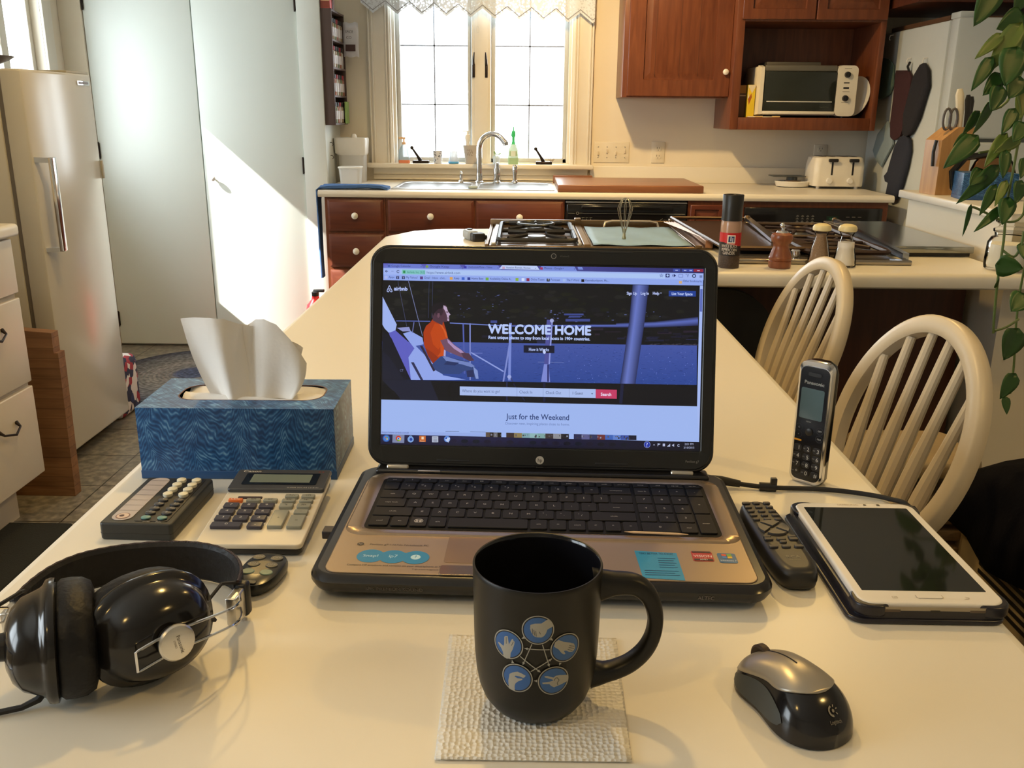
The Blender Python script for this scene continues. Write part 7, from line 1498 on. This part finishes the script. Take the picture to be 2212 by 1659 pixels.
def msurf(x, t_, k=1.0):
    w = mw_(t_) or 1e-5; return Vector((x, t_ * ML_ * (1), mhs(t_) * max(0, 1 - (min(1, abs(x) / w)) ** 2.4) ** .42 * k))
m = MB(); R = []
for i in range(41):
    t_ = -math.cos(PI * i / 40) * .9995; w = max(mw_(t_), .0008); R.append([msurf(w * math.cos(PI * j / 24) * .9999, t_) for j in range(25)] + [Vector((-w * .93, t_ * ML_ * .97, -.0)), Vector((w * .93, t_ * ML_ * .97, 0))])
m.loft(R); m.build('body', mat('mouse_black', (.012, .011, .012), .15), ms, smooth=60)
MSI = mat('mouse_silver', (.42, .385, .33), .33, .6, var=.03)
def mb2(t_):
    w = mw_(t_)
    if t_ > -.05: return w * (.80 + .12 * max(0, t_))
    return w * .80 * max(0, 1 - ((-.05 - t_) / .56) ** 2.2) ** .5
m = MB(); g = []
for i in range(37):
    t_ = .965 - (.965 + .605) * i / 36; b_ = mb2(t_); g.append([msurf(b_ * (-1 + 2 * j / 20), t_) + Vector((0, 0, .0009)) for j in range(21)])
m.sheet(g); sh_ = m.build('top_shell', MSI, ms, smooth=80, solid=.0012)
m = MB(); m.tube([msurf(0, t_) + Vector((0, 0, .0017)) for t_ in [.62 - .66 * i / 12 for i in range(13)]], .00045, 6); m.build('button_split', BLACK, sh_)
m = MB(); m.M = Matrix.Translation((0, .0350, .0185)); m.sweep([(0, .0105 * math.cos(q), .0105 * math.sin(q)) for q in [2 * PI * i / 28 for i in range(29)]], [(-.0035, -.001), (-.0025, .0005), (.0025, .0005), (.0035, -.001), (0, -.008)], (1, 0, 0), cap=False); m.build('scroll_wheel', mat('wheel_brown', (.05, .03, .02), .5), ms)
m = MB(); m.slab(0, .0385, .0105, .024, .005, .0285, .0298, .0004); 
m.bm.free()
for sg in (-1, 1):
    m = MB(); g = []
    for i in range(21):
        t_ = .84 - 1.36 * i / 20; w = mw_(t_); hh = mhs(t_); e = math.sin(PI * i / 20) ** .4; row = []
        for j in range(9):
            zf = .36 + (j / 8 - .5) * .52 * e; z_ = hh * zf; x = w * max(0, 1 - zf ** (1 / .42)) ** (1 / 2.4); row.append((sg * (x + .0006), t_ * ML_, z_))
        g.append(row)
    m.sheet(g); m.build('side_grip', mat('rubber_grey', (.055, .062, .062), .55), ms, smooth=80)
a = Art(); c = lin('8a8478'); a.ring(-.0, .0, .0034, .0012, c, 1, 18, PI * .55, PI * 1.5); a.disc(.0004, .0, .0010, c, 1); a.line((.001, .0022), (.0018, .0036), .0007, c, 1); a.line((.0024, .0008), (.004, .0013), .0007, c, 1); a.line((.0022, -.0012), (.0034, -.0022), .0007, c, 1)
a.text('Logitech', 0, -.0068, .0022, c, 1, 'c', width=.0095)
def mlog(x, y, l):
    t_ = (-.80 + y / ML_ * .75); p = msurf(x + .002, t_); n = Vector((0, -.55, .83)); return p + n * (.0006 + l)
a.build('logo', INK, mlog, ms)
# ---------------------------------------------------------------- cordless phone
ph = thing('cordless_phone', 'black and silver cordless phone handset standing on end by the table edge', 'phone', (.3385, .9885, T + .0006), math.radians(-43))
pw, pd, phh = .0385, .025, .1455
def yring(z, w, d, r, oy=0): return rr(0, oy, w, d, r, z, 5)
m = MB(); m.loft([yring(0, pw - .012, pd - .010, .005), yring(.0015, pw - .004, pd - .005, .007), yring(.006, pw, pd - .002, .008), yring(.05, pw, pd - .002, .008, 0), yring(.10, pw + .001, pd - .003, .008, 0), yring(.132, pw + .001, pd - .003, .008, 0), yring(.141, pw - .004, pd - .006, .008, 0), yring(.1455, pw - .016, pd - .014, .006, 0)]); m.build('rear_shell', BLACKG, ph, smooth=60)
XZ = Matrix(((1, 0, 0, 0), (0, 0, -1, 0), (0, 1, 0, 0), (0, 0, 0, 1)))      # (x, up, out) -> local
m = MB(); m.M = XZ; m.loft([rr(0, phh / 2, pw + .0016, phh + .0006, .010, .004, 6), rr(0, phh / 2, pw + .0016, phh + .0006, .010, .0095, 6), rr(0, phh / 2, pw, phh - .001, .009, .0116, 6), rr(0, phh / 2 - .001, pw - .004, phh - .008, .008, .0120, 6)]); m.build('silver_frame', CHROME, ph, smooth=60)
m = MB(); m.M = XZ; m.slab(0, phh / 2 - .001, pw - .0045, phh - .010, .0075, .0118, .0126, .0004); fp = m.build('face_plate', mat('phone_face', (.010, .010, .013), .18), ph)
m = MB(); m.M = XZ; m.slab(-.0005, .0965, .0275, .036, .002, .0126, .0129, .0001); m.build('display', mat('phone_lcd', (.10, .15, .16), .12, var=.15), ph)
m = MB(); m.M = XZ; m.slab(0, .131, .016, .004, .002, .0126, .0131, .0002); m.build('earpiece', BLACK, ph)
m = MB(); m.M = XZ; m.lathe([(.0045, .0126), (.0045, .0136), (.0035, .0142), (.0002, .0142)], (0, .0635, 0), 20); m.build('navigator', BLACK, ph)
m = MB(); m.M = XZ; m.slab(-.0125, .0515, .009, .0022, .001, .0126, .0130, .0001); m.build('amber_key', mat('amber', (.75, .32, .01), .4), ph)
for k, row in enumerate(('123', '456', '789', '*0#')):
    for j, s in enumerate(row):
        m = MB(); m.M = XZ; m.slab((j - 1) * .0117, .0425 - k * .0098, .0098, .0080, .003, .0124, .0131, .0003); kk = m.build('key', mat('phone_key', (.013, .013, .016), .35), ph)
        a = Art(); x_, y_ = (j - 1) * .0117, .0425 - k * .0098; a.text(s, x_ + .0012, y_ - .0022, .0046, lin('d4d4cc'), 1, 'c'); a.text(('', 'ABC', 'DEF', 'GHI', 'JKL', 'MNO', 'PQR', 'TUV', 'WXY', 'TONE', 'OPR', '')[k * 3 + j], x_ - .0032, y_ - .0004, .0015, lin('9a9a98'), 1, 'c', width=.0028) if (k * 3 + j) not in (0, 11) else None
        a.build('digit', INK, lambda x, y, l: Vector((x, -.01315 - l, y)), kk)
a = Art(); a.text('Panasonic', 0, .1195, .0037, lin('d8d8d4'), 1, 'c', width=.0235, bold=.0001); a.text('MENU', -.002, .0745, .0016, lin('a8a8a4'), 1, 'c', width=.006)
for x_, y_, s in ((-.0125, .066, 'C'), (-.0125, .0575, '<'), (.0125, .066, 'OFF'), (.0125, .0565, 'CLR')): a.ring(x_, y_ + .001, .0042, .0003, lin('3a3a40'), 1, 20); a.text(s, x_, y_, .0018, lin('c8c8c4'), 1, 'c')
a.build('face_lettering', INK, lambda x, y, l: Vector((x, -.0127 - l, y)), fp)
# ---------------------------------------------------------------- big black remote
rm = thing('remote_control', 'black rounded remote control between the laptop and the tablet', 'remote', (.2505, .8065, T + .0005), math.radians(2.5)); rm.scale = (.96, .93, 1)
def rsh(s, z): return [Vector((.0215 * s * math.copysign(abs(math.cos(q)) ** .55, math.cos(q)) * (1 + .05 * math.cos(2 * q) * 0) * (1 - .04 * math.sin(q)), .0845 * s * math.copysign(abs(math.sin(q)) ** .42, math.sin(q)) if False else .0845 * (1 - (1 - s) * .3) * math.copysign(abs(math.sin(q)) ** .42, math.sin(q)), z)) for q in [2 * PI * i / 48 for i in range(48)]]
m = MB(); m.loft([rsh(.8, 0), rsh(.96, .003), rsh(1, .008), rsh(1, .012), rsh(.95, .0165), rsh(.84, .0195), rsh(.6, .0205)]); rb_ = m.build('case', mat('remote_charcoal', (.020, .019, .018), .4), rm, smooth=50)
RK_ = mat('remote_key', (.045, .040, .036), .45)
def rkey(x, y, w, h, r=.002, name='button'):
    q = MB(); q.slab(x, y, w, h, r, .0195, .0222, .0008, n=3, k=2); return q.build(name, RK_, rm)
rkey(-.011, .073, .009, .005)
for k in range(5):
    for j in range(3):
        if k == 0 and j == 0: continue
        rkey((j - 1) * .0115, .073 - k * .0105, .0075, .0055)
for q0 in range(4):
    aa = q0 * PI / 2 + PI / 4; pts = [(0 + .004 * math.cos(aa), .010 + .004 * math.sin(aa))] + [(.0145 * math.cos(aa + d), .010 + .0155 * math.sin(aa + d)) for d in (-.62, -.3, 0, .3, .62)]
    aa -= PI / 4; pts = [(.003 * math.cos(aa), .010 + .003 * math.sin(aa))] + [(.0155 * math.cos(aa + d), .010 + .0165 * math.sin(aa + d)) for d in (-.68, -.34, 0, .34, .68)]
    q = MB(); q.prism(pts, .0195, .0225); q.build('arrow_pad', mat('remote_pad', (.075, .07, .065), .4), rm)
for k in range(2):
    for j in range(3): rkey((j - 1) * .0125, -.016 - k * .0165, .009, .0055)
rkey(0, -.0225, .007, .005)
for sx in (-1, 1): rkey(sx * .0125, -.0105, .008, .005)
a = Art(); c = lin('6a665e')
a.text('RCA', 0, -.056, .005, c, 1, 'c', width=.014); a.text('UNIVERSAL', 0, -.0605, .002, c, 1, 'c', width=.012)
for k in range(5):
    for j in range(3): a.rect((j - 1) * .0115 - .003, .0772 - k * .0105, (j - 1) * .0115 + .003, .0777 - k * .0105, c, 1)
a.build('lettering', INK, lambda x, y, l: Vector((x, y, .0207 + l)), rb_)
# ---------------------------------------------------------------- tablet
tb = thing('tablet', 'white tablet with a dark screen in an open black cover at the right', 'tablet', (.3505, .7835, T + .0006), math.radians(-.2))
tw, th_, tz = .1235, .2055, .0175
m = MB(); m.slab(-.004, -.001, .1345, .2125, .014, 0, .0045, .0015, n=7); m.loft([rr(-.0005, 0, tw + .006, th_ + .005, .014, .0045, 7), rr(-.0005, 0, tw + .006, th_ + .005, .014, .012, 7)]); cv_ = m.build('cover', mat('cover_navy_black', (.012, .011, .018), .3), tb)
for sx in (-1, 1):
    for sy in (-1, 1): m = MB(); m.slab(sx * (tw / 2 - .012), sy * (th_ / 2 - .012), .032, .032, .014, .006, .0165, .002); m.build('corner_grip', mat('cover_navy_black', (.012, .011, .018), .3), cv_)
m = MB(); m.slab(0, 0, tw, th_, .013, .0075, tz, .0022, n=8); bd_ = m.build('white_body', mat('tablet_white', (.80, .76, .69), .2, var=.01), tb)
m = MB(); m.slab(-.0003, .0045, .1065, .172, .0008, tz - .0003, tz + .0002, .0001); m.build('dark_screen', mat('tablet_glass', (.012, .013, .010), .05, var=.05), tb)
m = MB(); m.slab(0, -.0915, .022, .0055, .0022, tz - .0005, tz + .0006, .0003); m.build('home_button', mat('tablet_white', (.80, .76, .69), .2, var=.01), tb)
a = Art(); c = lin('a89a84'); a.text('SAMSUNG', -.006, .0955, .0032, c, 1, 'c', width=.022); a.build('maker_lettering', INK, lambda x, y, l: Vector((x, y, tz + .0004 + l)), bd_)
for dx_, r_ in ((.012, .0016), (.026, .0019)): a = Art(); a.disc(dx_, .0972, r_, lin('2a2622'), 1); a.build('sensor', INK, lambda x, y, l: Vector((x, y, tz + .0004 + l)), bd_)
a = Art()
for x_ in (-.011, .011): a.rect(x_ - .0003, -.094, x_ + .0003, -.089, c, 1)
a.rect(-.011, -.0945, .011, -.0941, c, 1); a.path([(-.032, -.092), (-.028, -.092), (-.028, -.095), (-.032, -.095), (-.032, -.092)], .0005, c, 1); a.path([(.028, -.095), (.032, -.095), (.033, -.0925), (.030, -.0915)], .0006, c, 1)
a.build('bezel_marks', INK, lambda x, y, l: Vector((x, y, tz + .0004 + l)), bd_)
a = Art(); a.rect(-.043, .0108, -.029, .0132, lin('5a4c3c')); a.rect(.029, .0108, .043, .0132, lin('5a4c3c')); a.rect(-.004, .0103, .004, .0128, lin('1c1814'))
a.rect(-.046, .0085, .046, .0155, lin('a4977f'), -1)
a.build('lower_edge_ports', INK, lambda x, y, l: Vector((x, -th_ / 2 - .0026 - l, y)), bd_)
# ---------------------------------------------------------------- charger cable
cb = thing('power_cable', 'black charger cable running from the laptop past the phone to the table edge', 'cable', (.24, .96, T + .0005)); CO = Vector((.24, .96, T + .0005))
cp_ = [(.2145, .955, .012), (.232, .966, .008), (.258, .963, .0045), (.288, .958, .0035), (.320, .9575, .0032), (.352, .9545, .0032), (.385, .945, .0032), (.410, .932, .003), (.428, .921, -.001), (.436, .914, -.03), (.437, .905, -.25), (.438, .90, -.6)]
P = [Vector((x, y, T + .0005 + z)) - CO for x, y, z in cp_]; Q = []
for i in range(len(P) - 1):
    for k in range(5):
        s = k / 5; p0 = P[max(0, i - 1)]; p1 = P[i]; p2 = P[i + 1]; p3 = P[min(len(P) - 1, i + 2)]
        Q.append(.5 * ((2 * p1) + (p2 - p0) * s + (2 * p0 - 5 * p1 + 4 * p2 - p3) * s * s + (3 * p1 - p0 - 3 * p2 + p3) * s ** 3))
m = MB(); m.tube(Q, .0027, 10); m.build('cord', RUBBER, cb)
m = MB(); m.tube([Q[0], Q[2], Q[5], Q[9]], [.0062, .0062, .0052, .004], 12); m.build('barrel_plug', RUBBER, cb)
k_ = Vector((.2855, .9585, T + .0045)) - CO; m = MB(); m.tube([k_ + Vector((-.012, .001, 0)), k_ + Vector((.006, -.001, 0))], .0052, 12); m.bbox(k_.x + .000, k_.y - .003, k_.z + .002, k_.x + .007, k_.y + .003, k_.z + .011, .001); m.build('cable_tie', BLACK, cb)
